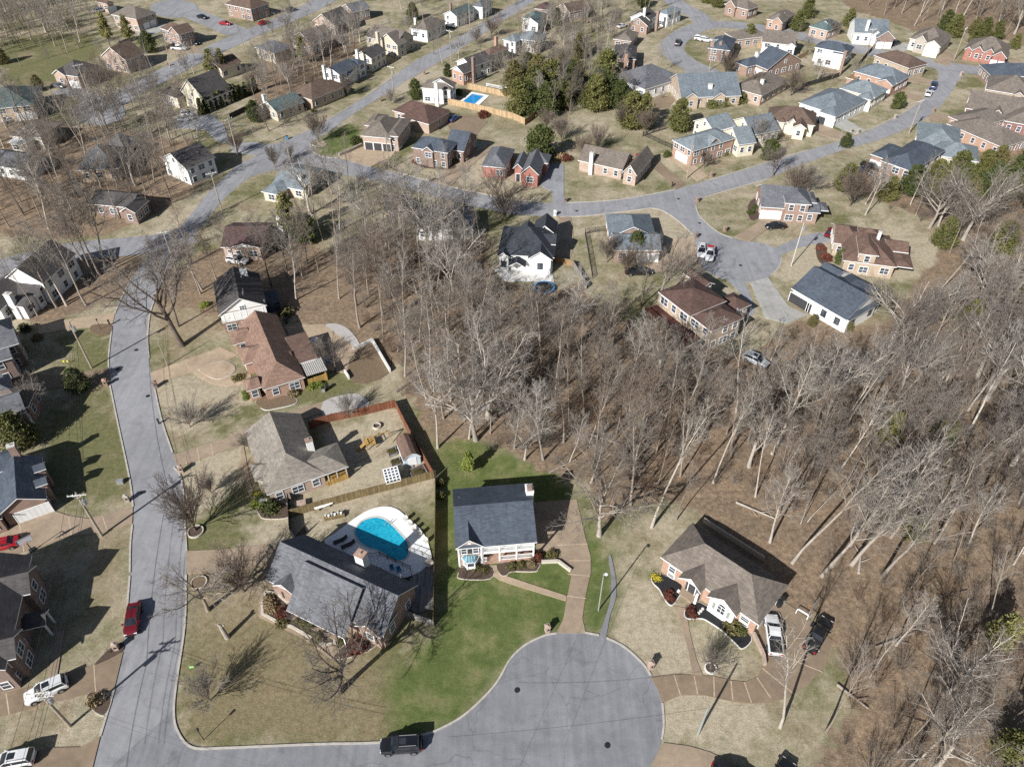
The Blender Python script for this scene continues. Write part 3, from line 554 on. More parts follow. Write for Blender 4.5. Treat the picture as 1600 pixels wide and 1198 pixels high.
def house(label, fr, blocks, wall='brick', roof='r_grey', ex=(), trim='trim', gable=None, vents=2, win=(0.95, 1.35), name='house', cat='house', wframe='trim', group=None, dense=3.0):
    code, ax, ay, bx, by, h0 = fr
    a = G(*Q(code, ax, ay), h0); b = G(*Q(code, bx, by), h0); ang = math.atan2(b.y - a.y, b.x - a.x)
    root = empty(name, (a.x, a.y, 0), ang); tag(root, label, cat, group)
    cu, su = math.cos(ang), math.sin(ang)
    H = HH(); H.root = root; H.ang = ang
    def P(p, z):
        c, x, y = p if len(p) == 3 else (code, p[0], p[1])
        g = G(*Q(c, x, y), z); dx, dy = g.x - a.x, g.y - a.y
        return dx * cu + dy * su, -dx * su + dy * cu
    H.P = P; rects = []
    rm = MB(); wm = MB(); pm = MB(); wmats = [wall]; rmats = [roof, trim]
    def mi(l, n):
        if n not in l: l.append(n)
        return l.index(n)
    for i, B in enumerate(blocks):
        B = dict(B); h = B['h'] + 0.013 * i; t = B.get('t', 'X'); k = B.get('k', 0.58)
        pp = [P(p, h) for p in B.get('p', [])]; xs = B.get('x') or (min(q[0] for q in pp), max(q[0] for q in pp)); ys = B.get('y') or (min(q[1] for q in pp), max(q[1] for q in pp))
        x0, x1 = xs; y0, y1 = ys; x0 -= 0.004 * i; x1 += 0.004 * i; y0 -= 0.004 * i; y1 += 0.004 * i
        ax_ = t[0]; e = t[1:] or 'gg'
        if ax_ == 'H': ax_ = 'X' if (x1 - x0) >= (y1 - y0) else 'Y'; e = 'hh'
        rmi = mi(rmats, B.get('rm', roof)); wmi = mi(wmats, B.get('wm', wall)); gmi = mi(wmats, B.get('gm', gable or B.get('wm', wall)))
        sw = ax_ == 'Y'
        A0, A1, B0, B1 = (y0, y1, x0, x1) if sw else (x0, x1, y0, y1)
        T = (lambda p, q, z: (q, p, z)) if sw else (lambda p, q, z: (p, q, z))
        half = (B1 - B0) / 2; rise = k * half; bm = (B0 + B1) / 2; zr = h + rise
        H0, H1 = e[0] == 'h', e[1] == 'h'
        ho = min(half, (A1 - A0) / 2 / max(1, H0 + H1) * 1.0 if (H0 or H1) else half)
        if H0 and H1: ho = min(half, (A1 - A0) / 2 - 0.02)
        r0 = A0 + (ho if H0 else 0); r1 = A1 - (ho if H1 else 0)
        th = 0.17
        if ax_ in 'XY':
            tops = [[(A0, B0, h), (A1, B0, h), (r1, bm, zr), (r0, bm, zr)], [(A1, B1, h), (A0, B1, h), (r0, bm, zr), (r1, bm, zr)]]
            if H0: tops.append([(A0, B1, h), (A0, B0, h), (r0, bm, zr)])
            if H1: tops.append([(A1, B0, h), (A1, B1, h), (r1, bm, zr)])
        elif ax_ == 'F': tops = [[(A0, B0, h), (A1, B0, h), (A1, B1, h), (A0, B1, h)]]; rise = 0; zr = h
        elif ax_ == 'S': rise = k * (B1 - B0); zr = h + rise; tops = [[(A0, B0, h), (A1, B0, h), (A1, B1, zr), (A0, B1, zr)]]
        edges = {}
        for q in tops:
            rm.poly([T(*p) for p in q], rmi)
            rm.poly([T(p[0], p[1], p[2] - th) for p in reversed(q)], 1)
            for j in range(len(q)):
                p1, p2 = q[j], q[(j + 1) % len(q)]; ek = tuple(sorted([tuple(round(c_, 4) for c_ in p1), tuple(round(c_, 4) for c_ in p2)]))
                edges.setdefault(ek, []).append((p1, p2))
        for v in edges.values():
            if len(v) == 1:
                p1, p2 = v[0]; rm.poly([T(*p1), T(p1[0], p1[1], p1[2] - th), T(p2[0], p2[1], p2[2] - th), T(*p2)], 1)
        H_in = 0.36 + 0.021 * i
        ins = list(B.get('ins', (H_in,) * 4))           # x0,y0,x1,y1 insets
        wx0, wy0, wx1, wy1 = x0 + ins[0], y0 + ins[1], x1 - ins[2], y1 - ins[3]
        def zat(x, y):
            aa, bb = (y, x) if sw else (x, y)
            if ax_ == 'F': return h
            if ax_ == 'S': return h + k * (bb - B0)
            z = h + k * (half - abs(bb - bm))
            if H0: z = min(z, h + rise * (aa - A0) / max(ho, .01))
            if H1: z = min(z, h + rise * (A1 - aa) / max(ho, .01))
            return z
        rec = dict(x0=wx0, y0=wy0, x1=wx1, y1=wy1, h=h, zat=zat, rx=(x0, y0, x1, y1), i=i, B=B); rects.append(rec)
        if not B.get('open'):
            cs = [(wx0, wy0), (wx1, wy0), (wx1, wy1), (wx0, wy1)]
            for j in range(4):
                p, q = cs[j], cs[(j + 1) % 4]; m = ((p[0] + q[0]) / 2, (p[1] + q[1]) / 2)
                zp, zq, zm = zat(*p) - th - .01, zat(*q) - th - .01, zat(*m) - th - .01
                zl = min(zp, zq)
                wm.poly([(p[0], p[1], 0), (q[0], q[1], 0), (q[0], q[1], zl), (p[0], p[1], zl)], wmi)
                if ax_ in 'XYS' and (zm > zl + 0.05 or abs(zp - zq) > .05):
                    if ax_ == 'S': wm.poly([(p[0], p[1], zp), (p[0], p[1], zl), (q[0], q[1], zl), (q[0], q[1], zq)], gmi)
                    else: wm.poly([(p[0], p[1], zl), (q[0], q[1], zl), (m[0], m[1], zm)], gmi)
            # corner boards and a skirt line make the edges read
            if B.get('corner'):
                for (cx_, cy_) in cs: wm.box(cx_ - .09, cy_ - .09, 0, cx_ + .09, cy_ + .09, h - th - .03, mi(wmats, trim))
        if B.get('posts'):
            for (px_, py_) in B['posts']: pm.box(px_ - .1, py_ - .1, 0, px_ + .1, py_ + .1, zat(px_, py_) - th)
    H.rects = rects
    wo = wm.build('wall', [MATS[m] for m in wmats], root)
    ro = rm.build('roof', [MATS[m] for m in rmats], root); H.roof = ro
    if pm.v: pm.build('porch_post', MATS[trim], root)
    def roofz(x, y): return max([r['zat'](x, y) for r in rects if r['rx'][0] <= x <= r['rx'][2] and r['rx'][1] <= y <= r['rx'][3]] or [0])
    H.roofz = roofz
    def covered(x, y, z, i):
        for r in rects:
            if r['i'] != i and r['x0'] - .2 < x < r['x1'] + .2 and r['y0'] - .2 < y < r['y1'] + .2 and r['zat'](min(max(x, r['x0']), r['x1']), min(max(y, r['y0']), r['y1'])) > z - .5: return True
        return False
    SIDE = {'F': 0, 'R': math.pi / 2, 'B': math.pi, 'L': -math.pi / 2}
    def side(r, s):
        if s == 'F': return (r['x0'], r['y0']), (r['x1'], r['y0']), (0, -1)
        if s == 'R': return (r['x1'], r['y0']), (r['x1'], r['y1']), (1, 0)
        if s == 'B': return (r['x1'], r['y1']), (r['x0'], r['y1']), (0, 1)
        return (r['x0'], r['y1']), (r['x0'], r['y0']), (-1, 0)
    used = []
    for x in ex:
        if x[0] in 'gd':   # garage door / door: (kind, block, side, t, width, mat)
            r = rects[x[1]]; p, q, n = side(r, x[2]); L = math.hypot(q[0] - p[0], q[1] - p[1]); t = x[3]
            cx_, cy_ = p[0] + (q[0] - p[0]) * t + n[0] * .03, p[1] + (q[1] - p[1]) * t + n[1] * .03
            w = x[4] if len(x) > 4 else (2.6 if x[0] == 'g' else 1.0); m = x[5] if len(x) > 5 else ('garage_white' if x[0] == 'g' else 'trim_dark')
            hh = min(2.15 if x[0] == 'g' else 2.05, r['h'] - .35)
            add_panel('garage_door' if x[0] == 'g' else 'door', root, cx_, cy_, 0.02, SIDE[x[2]], w, hh, m, 4 if x[0] == 'g' else 2)
            used.append((x[1], x[2], t * L, w / 2 + .35))
        elif x[0] == 'c':  # chimney: (c, px, py, ztop, w, d, mat)
            u, v = P(x[1] if isinstance(x[1], tuple) else (x[1], x[2]), x[3]); w, d, m = x[4], x[5], x[6]
            cb = MB(); cb.box(u - w / 2, v - d / 2, 0.05, u + w / 2, v + d / 2, x[3] - .18); cb.box(u - w / 2 - .07, v - d / 2 - .07, x[3] - .18, u + w / 2 + .07, v + d / 2 + .07, x[3], 1)
            cb.tube((u, v, x[3]), (u, v, x[3] + .25), .13, .13, 8, 2)
            cb.build('chimney', [MATS[m], MATS[x[7] if len(x) > 7 else ('concrete' if m[:2] != 'br' else m)], MATS['metal_grey']], ro)
        elif x[0] == 'v':  # vent at pixel, guessed height
            u, v = P((x[1], x[2]), x[3]); z = roofz(u, v)
            vb = MB(); vb.tube((u, v, z - .1), (u, v, z + .45), .07, .07, 7); vb.tube((u, v, z + .45), (u, v, z + .55), .13, .13, 7); vb.build('vent_pipe', MATS['metal_grey'], ro)
    rnd = random.Random(hash(label) % 1000 if False else sum(map(ord, label)))
    if vents:
        r = rects[0]; X0, Y0, X1, Y1 = r['rx']
        for _ in range(vents):
            u = rnd.uniform(X0 + .25 * (X1 - X0), X1 - .25 * (X1 - X0)); v = rnd.uniform(Y0 + .3 * (Y1 - Y0), Y1 - .22 * (Y1 - Y0)); z = roofz(u, v)
            vb = MB(); vb.tube((u, v, z - .1), (u, v, z + .35), .06, .06, 7); vb.tube((u, v, z + .33), (u, v, z + .42), .12, .1, 7); vb.build('vent_pipe', MATS['metal_grey'], ro)
    for r in rects:
        if r['B'].get('open') or r['B'].get('nw'): continue
        for s in 'FRBL':
            p, q, n = side(r, s); L = math.hypot(q[0] - p[0], q[1] - p[1])
            if L < 1.6: continue
            mx, my = (p[0] + q[0]) / 2, (p[1] + q[1]) / 2
            wxn, wyn = n[0] * cu - n[1] * su, n[0] * su + n[1] * cu; wx_, wy_ = a.x + mx * cu - my * su, a.y + mx * su + my * cu
            if (-wx_) * wxn + (-wy_) * wyn < 0.03 * math.hypot(wx_, wy_): continue
            st = 2 if r['h'] > 4.1 else 1; hs = r['h'] / st; n_ = max(1, min(5, int(round(L / dense))))
            isg = (r['B'].get('t', 'X')[0] == 'X' and s in 'RL') or (r['B'].get('t', 'X')[0] == 'Y' and s in 'FB')
            for lv in range(st):
                for j in range(n_):
                    tt = (j + .5) / n_ * L
                    if lv == 0 and any(u_[0] == r['i'] and u_[1] == s and abs(u_[2] - tt) < u_[3] + .5 for u_ in used): continue
                    if rnd.random() < 0.1: continue
                    px_, py_ = p[0] + (q[0] - p[0]) * tt / L, p[1] + (q[1] - p[1]) * tt / L; z = lv * hs + hs * .52
                    if covered(px_ + n[0] * .25, py_ + n[1] * .25, z, r['i']): continue
                    ww, wh = win; dbl = rnd.random() < .3 and L / n_ > 2.4
                    add_window(root, px_ + n[0] * .02, py_ + n[1] * .02, z, SIDE[s], ww * (1.7 if dbl else 1), min(wh, hs * .55), 2 if dbl else 1, wframe)
            if isg:
                hi = r['zat'](mx, my) - r['h']
                if hi > 1.9 and rnd.random() < .75 and not covered(mx + n[0] * .25, my + n[1] * .25, r['h'] + hi * .3, r['i']):
                    add_window(root, mx + n[0] * .02, my + n[1] * .02, r['h'] + hi * .28, SIDE[s], .8, 1.0, 1, wframe)
    HOUSES.append(H); return H
def D(**k): return k
def b4(*p, h=3.0, t='H', k=.58, **o): return dict(p=list(p), h=h, t=t, k=k, **o)
# ---- the houses nearest the camera
HC = house('two storey slate roofed house with white double balcony and glazed bay on bright green lawn', ('C', 165, 855, 1085, 775, 4.6), [
    b4((165, 855), (1085, 775), (970, 105), h=4.6, t='X', k=.49, ins=(.3, 2.3, .3, .36), wm='brick_pink', gm='white', nw=1),
    dict(x=(-.1, 3.75), y=(.02, 5.2), h=4.6, t='Y', k=.86, wm='brick_pink', gm='brick_pink', nw=1)], 'brick_pink', 'r_slate', vents=0,
    ex=[('v', 198, 290, 5.6), ('v', 848, 190, 5.6), ('v', 722, 265, 6.0)])
def centre_details():
    r = HC.root; rc = HC.rects[0]; X1 = rc['rx'][2]; w1 = HC.rects[1]
    fx0, fx1 = w1['x1'] + .02, X1 - .3; yb = rc['y0']; yf = .45
    f = MB(); f.box(fx0, yf, 2.28, fx1, yb - .01, 2.45); f.build('balcony_floor', MATS['trim'], r)
    f = MB(); f.box(fx0, yf - .1, .0, fx1, yb - .01, .35); f.build('porch_floor', MATS['brick_orange'], r)
    for i, x in enumerate(np.linspace(fx0 + .12, fx1 - .1, 4)):
        p = MB(); p.box(x - .11, yf - .02, .352, x + .11, yf + .2, 4.42); p.build('porch_post', MATS['trim'], r)
    for z, x0 in ((2.46, fx0), (.352, fx0 + 2.35)):
        g = MB(); g.box(x0, yf + .05, z + .95, fx1, yf + .13, z + 1.03); g.box(x0, yf + .05, z + .12, fx1, yf + .13, z + .19)
        x = x0
        while x < fx1: g.box(x, yf + .07, z + .1, x + .045, yf + .11, z + .98); x += .15
        g.build('railing', MATS['trim'], r)
    g = MB(); g.box(fx0 + .05, yf + .05, 1.25, fx0 + .75, yf + .13, 1.33); g.box(fx0 + .05, yf + .05, .45, fx0 + .75, yf + .13, .52)
    for x in np.arange(fx0 + .1, fx0 + .75, .14): g.box(x, yf + .07, .45, x + .045, yf + .11, 1.28)
    g.build('railing', MATS['trim'], r)
    f = MB(); f.box(fx0, .6, 4.2, fx1, yb, 4.26); f.build('balcony_ceiling', MATS['trim'], r)
    add_panel('door', r, fx0 + 1.5, yb - .02, .36, 0, 1.0, 1.85, 'trim_dark', 2)
    for x in (fx0 + 3.4, fx0 + 5.2):
        for z in (1.35, 3.45): add_window(r, x, yb - .02, z, 0, .95, 1.35)
    add_window(r, fx0 + 1.5, yb - .02, 3.45, 0, .95, 1.35)
    cx = (w1['x0'] + w1['x1']) / 2; yw = w1['y0']
    for dx in (-.8, .8):
        add_window(r, cx + dx, yw - .02, 3.45, 0, .7, 1.15)
        for s in (-1, 1):
            m = MB(); m.box(cx + dx + s * .62 - .17, yw - .05, 2.85, cx + dx + s * .62 + .17, yw + .0, 4.05); m.build('shutter', MATS['trim_dark'], r)
    m = MB(); m.tube((cx, yw - .05, 5.1), (cx, yw + .05, 5.1), .22, .22, 14); m.build('gable_vent', MATS['trim'], r)
    # bay window: three sided base, three panes, glazed hipped roof
    pts = [(cx - .98, yw), (cx - .52, yw - .8), (cx + .52, yw - .8), (cx + .98, yw)]
    b = MB(); b.prism(pts, .25, .85); b.prism(pts, 1.8, 1.98)
    for p in pts: b.box(p[0] - .08, p[1] - .08, .25, p[0] + .08, p[1] + .08, 1.98)
    bay = b.build('bay_window', MATS['trim'], r)
    for i in range(3):
        p, q = Vector(pts[i]), Vector(pts[i + 1]); d = (q - p).normalized() * .09
        g = MB(); p = p + d; q = q - d; g.poly([(p.x, p.y, .85), (q.x, q.y, .85), (q.x, q.y, 1.8), (p.x, p.y, 1.8)]); g.build('pane', MATS['glass'], bay)
    lo = [(cx - 1.22, yw), (cx - .64, yw - 1.0), (cx + .64, yw - 1.0), (cx + 1.22, yw)]; hi = [(cx - .85, yw - .01), (cx - .5, yw - .16), (cx + .5, yw - .16), (cx + .85, yw - .01)]
    g = MB()
    for i in range(3): g.poly([(*lo[i], 1.99), (*lo[i + 1], 1.99), (*hi[i + 1], 2.5), (*hi[i], 2.5)])
    g.poly([(*p, 2.5) for p in hi]); g.build('bay_roof', MATS['bay_glass'], bay)
    e = MB()
    for i in range(3): e.bar((*lo[i], 1.97), (*lo[i + 1], 1.97), .1, .08)
    for i in range(4): e.bar((*lo[i], 2.01), (*hi[i], 2.53), .04)
    for t in (.33, .66): e.bar((lo[1][0] + (lo[2][0] - lo[1][0]) * t, lo[1][1], 2.01), (hi[1][0] + (hi[2][0] - hi[1][0]) * t, hi[1][1], 2.53), .03)
    e.build('bay_trim', MATS['trim'], bay)
    # white corner boards on the gabled front
    for x in (w1['x0'], w1['x1']): m = MB(); m.box(x - .12, yw - .06, 0, x + .12, yw + .12, 4.5); m.build('corner_board', MATS['trim'], r)
    # chimney on the right gable end, white sided with brick shoulders
    u, v = HC.P((1000, 150), 7.4); c_ = MB(); c_.box(u - .55, v - .75, 0, u + .45, v + .75, 7.0); c_.box(u - .62, v - .82, 7.0, u + .52, v + .82, 7.14, 1); c_.box(u - .4, v - .55, 7.14, u + .3, v - .05, 7.4, 2); c_.box(u - .4, v + .1, 7.14, u + .3, v + .55, 7.35, 2)
    c_.build('chimney', [MATS['white'], MATS['trim'], MATS['brick']], HC.roof)
    u, v = HC.P((790, 180), 6.2); z = HC.roofz(u, v); z2 = HC.roofz(u, v + .8)
    s = MB(); s.poly([(u - .6, v - .4, HC.roofz(u, v - .4) + .08), (u + .6, v - .4, HC.roofz(u, v - .4) + .08), (u + .6, v + .4, HC.roofz(u, v + .4) + .08), (u - .6, v + .4, HC.roofz(u, v + .4) + .08)])
    for dv in (-.4, .4): s.bar((u - .65, v + dv, HC.roofz(u, v + dv) + .06), (u + .65, v + dv, HC.roofz(u, v + dv) + .06), .1, .12, 1)
    for du in (-.6, .6): s.bar((u + du, v - .4, HC.roofz(u, v - .4) + .06), (u + du, v + .4, HC.roofz(u, v + .4) + .06), .1, .12, 1)
    s.build('skylight', [MATS['skylight'], MATS['metal_grey']], HC.roof)
centre_details()
HP = house('long brick house with grey roof, white chimney and four porch posts beside the kidney pool', ('P', 105, 465, 1060, 925, 3.5), [
    b4((105, 465), (1060, 925), (1325, 500), (400, 75), h=3.5, t='X', k=.82, gm='brick'),
    dict(p=[(285, 665), (770, 895), (1050, 375)], y=(-2.0, 7.9), x=None, h=2.5, t='X', k=.87, ins=(.3, 2.6, .3, .5), gm='brick', nw=1),
    dict(p=[(150, 487), (322, 575)], y=(-.35, 3.2), h=3.6, t='Y', k=.75, gm='white'),
    dict(p=[(830, 815), (1048, 918)], y=(-.45, 3.4), h=3.6, t='Y', k=.72, gm='brick')], 'brick', 'r_grey', vents=0,
    ex=[('c', 868, 235, 6.9, 1.3, 1.1, 'white', 'brick_orange'), ('v', 615, 270, 5), ('v', 638, 280, 5), ('v', 318, 148, 4), ('v', 1210, 465, 4), ('v', 642, 388, 5), ('d', 1, 'F', .8)])
def pool_house_details():
    r = HP.root; q = HP.rects[1]
    for t in (.1, .36, .6, .96):
        x = q['rx'][0] + (q['rx'][2] - q['rx'][0]) * t; y = q['rx'][1] + .35
        p = MB(); p.box(x - .11, y - .11, 0, x + .11, y + .11, q['zat'](x, y) - .16); p.build('porch_post', MATS['trim'], r)
    f = MB(); f.box(q['x0'], q['rx'][1] + .2, 0, q['x1'], q['y0'], .3); f.build('porch_floor', MATS['aggregate'], r)
    for x in np.linspace(q['x0'] + 1.4, q['x1'] - 3.5, 3): add_window(r, x, q['y0'] - .02, 1.35, 0, 1.0, 1.3)
    for i in (2, 3):
        w = HP.rects[i]; cx = (w['x0'] + w['x1']) / 2
        for s in (-1, 1):
            m = MB(); m.box(cx + s * .85 - .17, w['y0'] - .05, .8, cx + s * .85 + .17, w['y0'], 2.2); m.build('shutter', MATS['trim_dark'], r)
pool_house_details()
HR = house('brown hip roofed brick house with two white front gables beside the two pickups', ('R', 125, 485, 935, 1045, 3.3), [
    b4((125, 485), (935, 1045), (1185, 710), (380, 195), h=3.3, t='H', k=.72, nw=1),
    dict(p=[(250, 665), (440, 795)], y=(-1.15, 4.1), h=3.35, t='Y', k=.85, wm='brick_orange', gm='white', ins=(.3, 1.3, .3, .3), nw=1),
    dict(p=[(510, 795), (757, 965)], y=(-1.0, 4.1), h=3.4, t='Y', k=.72, wm='white', nw=1)], 'brick_orange', 'r_taupe', vents=0,
    ex=[('v', 590, 635, 4.4), ('v', 998, 900, 3.5)])
def right_house_details():
    r = HR.root; m0, m1, m2 = HR.rects
    L = m0['x1'] - m0['x0']
    for x in (m0['x0'] + 1.55,): add_window(r, x, m0['y0'] - .02, 1.9, 0, .9, 1.1); add_window(r, x + .05, m0['y0'] - .02, .55, 0, .95, .6)
    for x, z in ((m0['x1'] - 1.5, 2.05), (m0['x1'] - 1.5, .75)): add_window(r, x, m0['y0'] - .02, z, 0, 1.1, .8)
    cx = (m2['x0'] + m2['x1']) / 2; add_window(r, cx, m2['y0'] - .02, 2.1, 0, 1.0, 1.35, 2)
    a = MB(); n = 10
    a.poly([(cx, m2['y0'] - .06, 2.85)] + [(cx + .52 * math.cos(t), m2['y0'] - .06, 2.85 + .4 * math.sin(t)) for t in np.linspace(0, math.pi, n)]); a.build('arched_pane', MATS['glass'], r)
    for s in (-1, 1): k = MB(); k.box(cx + s * 1.05 - .19, m2['y0'] - .06, 1.4, cx + s * 1.05 + .19, m2['y0'], 2.75); k.build('shutter', MATS['metal_green'], r)
    cx = (m1['x0'] + m1['x1']) / 2
    for s in (-1, 1):
        x = cx + s * (m1['rx'][2] - m1['rx'][0] - .9) / 2; k = MB(); k.box(x - .16, m1['rx'][1] + .15, 0, x + .16, m1['rx'][1] + .47, m1['zat'](x, m1['rx'][1]) - .2); k.build('porch_post', MATS['trim'], r)
    g = MB(); z0 = 3.35; hw = (m1['rx'][2] - m1['rx'][0]) / 2 - .3; y = m1['rx'][1] + .33
    g.poly([(cx - hw, y, z0 + .1), (cx + hw, y, z0 + .1), (cx, y, z0 + .1 + hw * .85 - .02)]); g.build('porch_gable', MATS['white'], r)
    add_panel('door', r, cx, m1['y0'] - .02, .1, 0, 1.0, 2.0, 'trim_dark', 2)
    for s in (-1, 1): k = MB(); k.box(cx + s * .85 - .17, y - .08, 3.15, cx + s * .85 + .17, y - .02, 4.0) if False else k.box(cx + s * .8 - .15, m1['y0'] - .05, .3, cx + s * .8 + .15, m1['y0'], 2.1); k.build('sidelight', MATS['glass'], r)
    s = MB(); s.box(cx - 1.3, m1['rx'][1] + .1, 0, cx + 1.3, m1['y0'], .22); s.build('porch_floor', MATS['aggregate'], r)
    add_panel('garage_door', r, m0['x1'] + .03, m0['y0'] + 3.6, .02, math.pi / 2, 4.6, 2.1, 'garage_white', 4)
    for px, py in ((513, 372), (618, 440), (725, 512), (843, 575)):
        u, v = HR.P((px, py), 5.7); z = HR.roofz(u, v); k = MB(); k.tube((u, v, z - .2), (u, v, z + .35), .14, .14, 10); k.tube((u, v, z + .3), (u, v, z + .5), .24, .2, 10); k.build('roof_vent', MATS['metal_grey'], HR.roof)
    d = MB(); a_, b_ = HR.P((480, 205), 0), HR.P((970, 525), 0)
right_house_details()
HY = house('low brick house with grey tan hip roof and back porch in the red fenced yard', ('Y', 225, 740, 622, 598, 3.0), [
    b4((225, 740), (622, 598), (480, 125), h=3.0, t='Yhg', k=.55, wm='brick_pink'),
    dict(p=[(95, 512), (205, 610), (300, 470)], h=2.95, t='Xhg', k=.5, wm='cream', x=None),
    dict(p=[(88, 330), (120, 450), (265, 280)], h=2.95, t='Xhg', k=.5),
    dict(p=[(500, 480), (757, 342), (825, 530)], h=2.9, t='Xgh', k=.42, open=1)], 'brick_pink', 'r_tan', vents=1, trim='trim',
    ex=[('c', 540, 320, 5.6, 1.0, .8, 'white', 'brick'), ('v', 352, 245, 4.5), ('v', 152, 475, 3.6), ('d', 1, 'F', .4, .9, 'deck_wood')])
def porch_back():
    r = HY.root; q = HY.rects[3]; x0, y0, x1, y1 = q['rx']; x0 = max(x0, HY.rects[0]['x1'] + .05)
    f = MB(); f.box(x0, y0 + .3, .0, x1 - .3, y1 - .3, .9); f.build('porch_deck', MATS['fence_amber'], r)
    for x, y in ((x0 + .5, y0 + .4), (x1 - .4, y0 + .4), (x1 - .4, y1 - .4), ((x0 + x1) / 2, y0 + .4)):
        p = MB(); p.box(x - .09, y - .09, .9, x + .09, y + .09, q['zat'](x, y) - .17); p.build('porch_post', MATS['trim_tan'], r)
    g = MB(); g.box(x0 + .5, y0 + .36, 1.7, x1 - .4, y0 + .44, 1.8); g.box(x0 + .5, y0 + .36, 1.0, x1 - .4, y0 + .44, 1.08)
    for x in np.arange(x0 + .6, x1 - .4, .16): g.box(x, y0 + .38, 1.0, x + .04, y0 + .42, 1.75)
    g.build('railing', MATS['fence_amber'], r)
porch_back()
HB = house('large brick house with rosy brown hip roof, striped patio awning and curved front path', ('B', 310, 1135, 735, 1005, 2.9), [
    b4((310, 1135), (735, 1005), (335, 530), (585, 590), h=2.9, t='Yhg', k=.62, x=(1.35, 8.6)),
    dict(p=[(165, 770), (215, 905), (330, 720)], h=2.85, t='Xhg', k=.55, x=None), dict(p=[(110, 620), (130, 740), (240, 590)], h=2.8, t='Xhg', k=.55),
    dict(p=[(205, 1030), (260, 1120), (330, 1000)], h=2.8, t='Xhg', k=.6),
    dict(p=[(590, 745), (735, 645), (825, 850), (690, 890)], h=2.75, t='S', k=.06, rm='r_rust')], 'brick_orange', 'r_rose', vents=0,
    ex=[('v', 640, 985, 3.4), ('v', 425, 720, 4.5), ('v', 380, 600, 4.5), ('d', 1, 'L', .5)])
def awning_house():
    r = HB.root; ps = [HB.P(p, 2.6) for p in ((700, 895), (850, 842), (900, 945), (740, 1000))]
    xs = [p[0] for p in ps]; ys = [p[1] for p in ps]; m = MB(); x0, x1, y0, y1 = min(xs), max(xs), min(ys), max(ys)
    for x in np.arange(x0, x1, .34): m.box(x, y0, 2.55, x + .24, y1, 2.62)
    m.box(x0, y0 + .3, 2.42, x1, y0 + .42, 2.54); m.box(x0, y1 - .42, 2.42, x1, y1 - .3, 2.54); m.build('pergola_roof', MATS['awning'], r)
    f = MB(); f.box(x0, y0 + .2, 0, x1, y0 + .3, 1.7); f.box(x1 - .3, y0 + .3, 0, x1 - .2, y1, 1.7); f.build('privacy_wall', MATS['fence_amber'], r)
    for x, y in ((x0 + .1, y0 + .36), (x1 - .1, y0 + .36), (x1 - .1, y1 - .36)): p = MB(); p.box(x - .07, y - .07, 0, x + .07, y + .07, 2.42); p.build('post', MATS['fence_amber'], r)
    for (px, py) in ((505, 795),): 
        u, v = HB.P((560, 800), 4.2); z = HB.roofz(u, v); d = MB(); d.box(u - .9, v - .8, z - 1.0, u + .9, v + .8, z + .25); d.poly([(u - 1.05, v - .95, z + .26), (u + 1.05, v - .95, z + .26), (u + 1.05, v + .95, z + .5), (u - 1.05, v + .95, z + .5)], 1); d.build('dormer', [MATS['brick_orange'], MATS['r_rust']], HB.roof)
awning_house()
HW = house('white gabled house over a brick base with dark roof, bare tree shadows across it', ('B', 5, 495, 410, 410, 4.6), [
    b4((5, 495), (410, 410), h=4.6, t='Y', k=.62, wm='brick', gm='white', y=(0, 11.5), x=None)], 'brick', 'r_char', vents=0,
    ex=[('v', 208, 210, 6), ('v', 222, 325, 6), ('v', 222, 352, 6), ('v', 388, 375, 5), ('c', 210, 110, 7.5, 1.2, .9, 'white', 'trim')])
def white_upper():
    r = HW.root; q = HW.rects[0]; m = MB(); m.box(q['x0'] - .05, q['y0'] - .05, 2.4, q['x1'] + .05, q['y1'], 4.45); m.build('upper_siding', MATS['white'], r)
    add_window(r, (q['x0'] + q['x1']) / 2, q['y0'] - .06, 5.0, 0, .8, .9, 2)
    m = MB(); u = q['x1'] + .1; m.box(u, 4.0, 0, u + 2.6, 8.0, 2.2); m.build('screened_porch', MATS['glass'], r)
    m = MB(); m.box(u - .05, 3.9, 2.2, u + 2.8, 8.1, 2.35); m.build('porch_roof', MATS['r_slate'], r)
white_upper()
HK = house('white farmhouse style house with black gabled roof and rear patio beyond the bare woods', ('K', 90, 412, 565, 440, 4.0), [
    b4((90, 412), (565, 440), (590, 200), h=4.0, t='H', k=.62),
    dict(p=[(92, 412), (200, 412)], y=(-.9, 5), h=4.0, t='Y', k=.75), dict(p=[(345, 440), (552, 445)], y=(-.9, 5), h=3.9, t='Y', k=.7),
    dict(p=[(185, 480), (330, 490)], y=(-2.2, 1), h=2.6, t='Y', k=.6, open=1), dict(p=[(400, 180), (590, 190)], y=(8.5, 14), h=4.2, t='Y', k=.85), dict(p=[(285, 200), (405, 200)], y=(7.5, 12), h=4.2, t='Y', k=.8), dict(p=[(420, 310), (578, 320)], y=(4, 8.5), h=4.6, t='Xgg', k=.5)], 'white', 'r_black', vents=3, wframe='trim_dark')
house('brick house with blue grey hip roof and wide white garage door by the cul-de-sac entry', ('K', 1065, 378, 1405, 378, 3.2), [
    b4((1060, 378), (1415, 378), (1415, 225), h=3.2, t='X', k=.45), dict(p=[(1000, 150), (1030, 270), (1360, 75), (1250, 225)], h=3.3, t='Ygh', k=.5)], 'brick', 'r_blue', vents=3, ex=[('g', 0, 'F', .75, 4.6)])
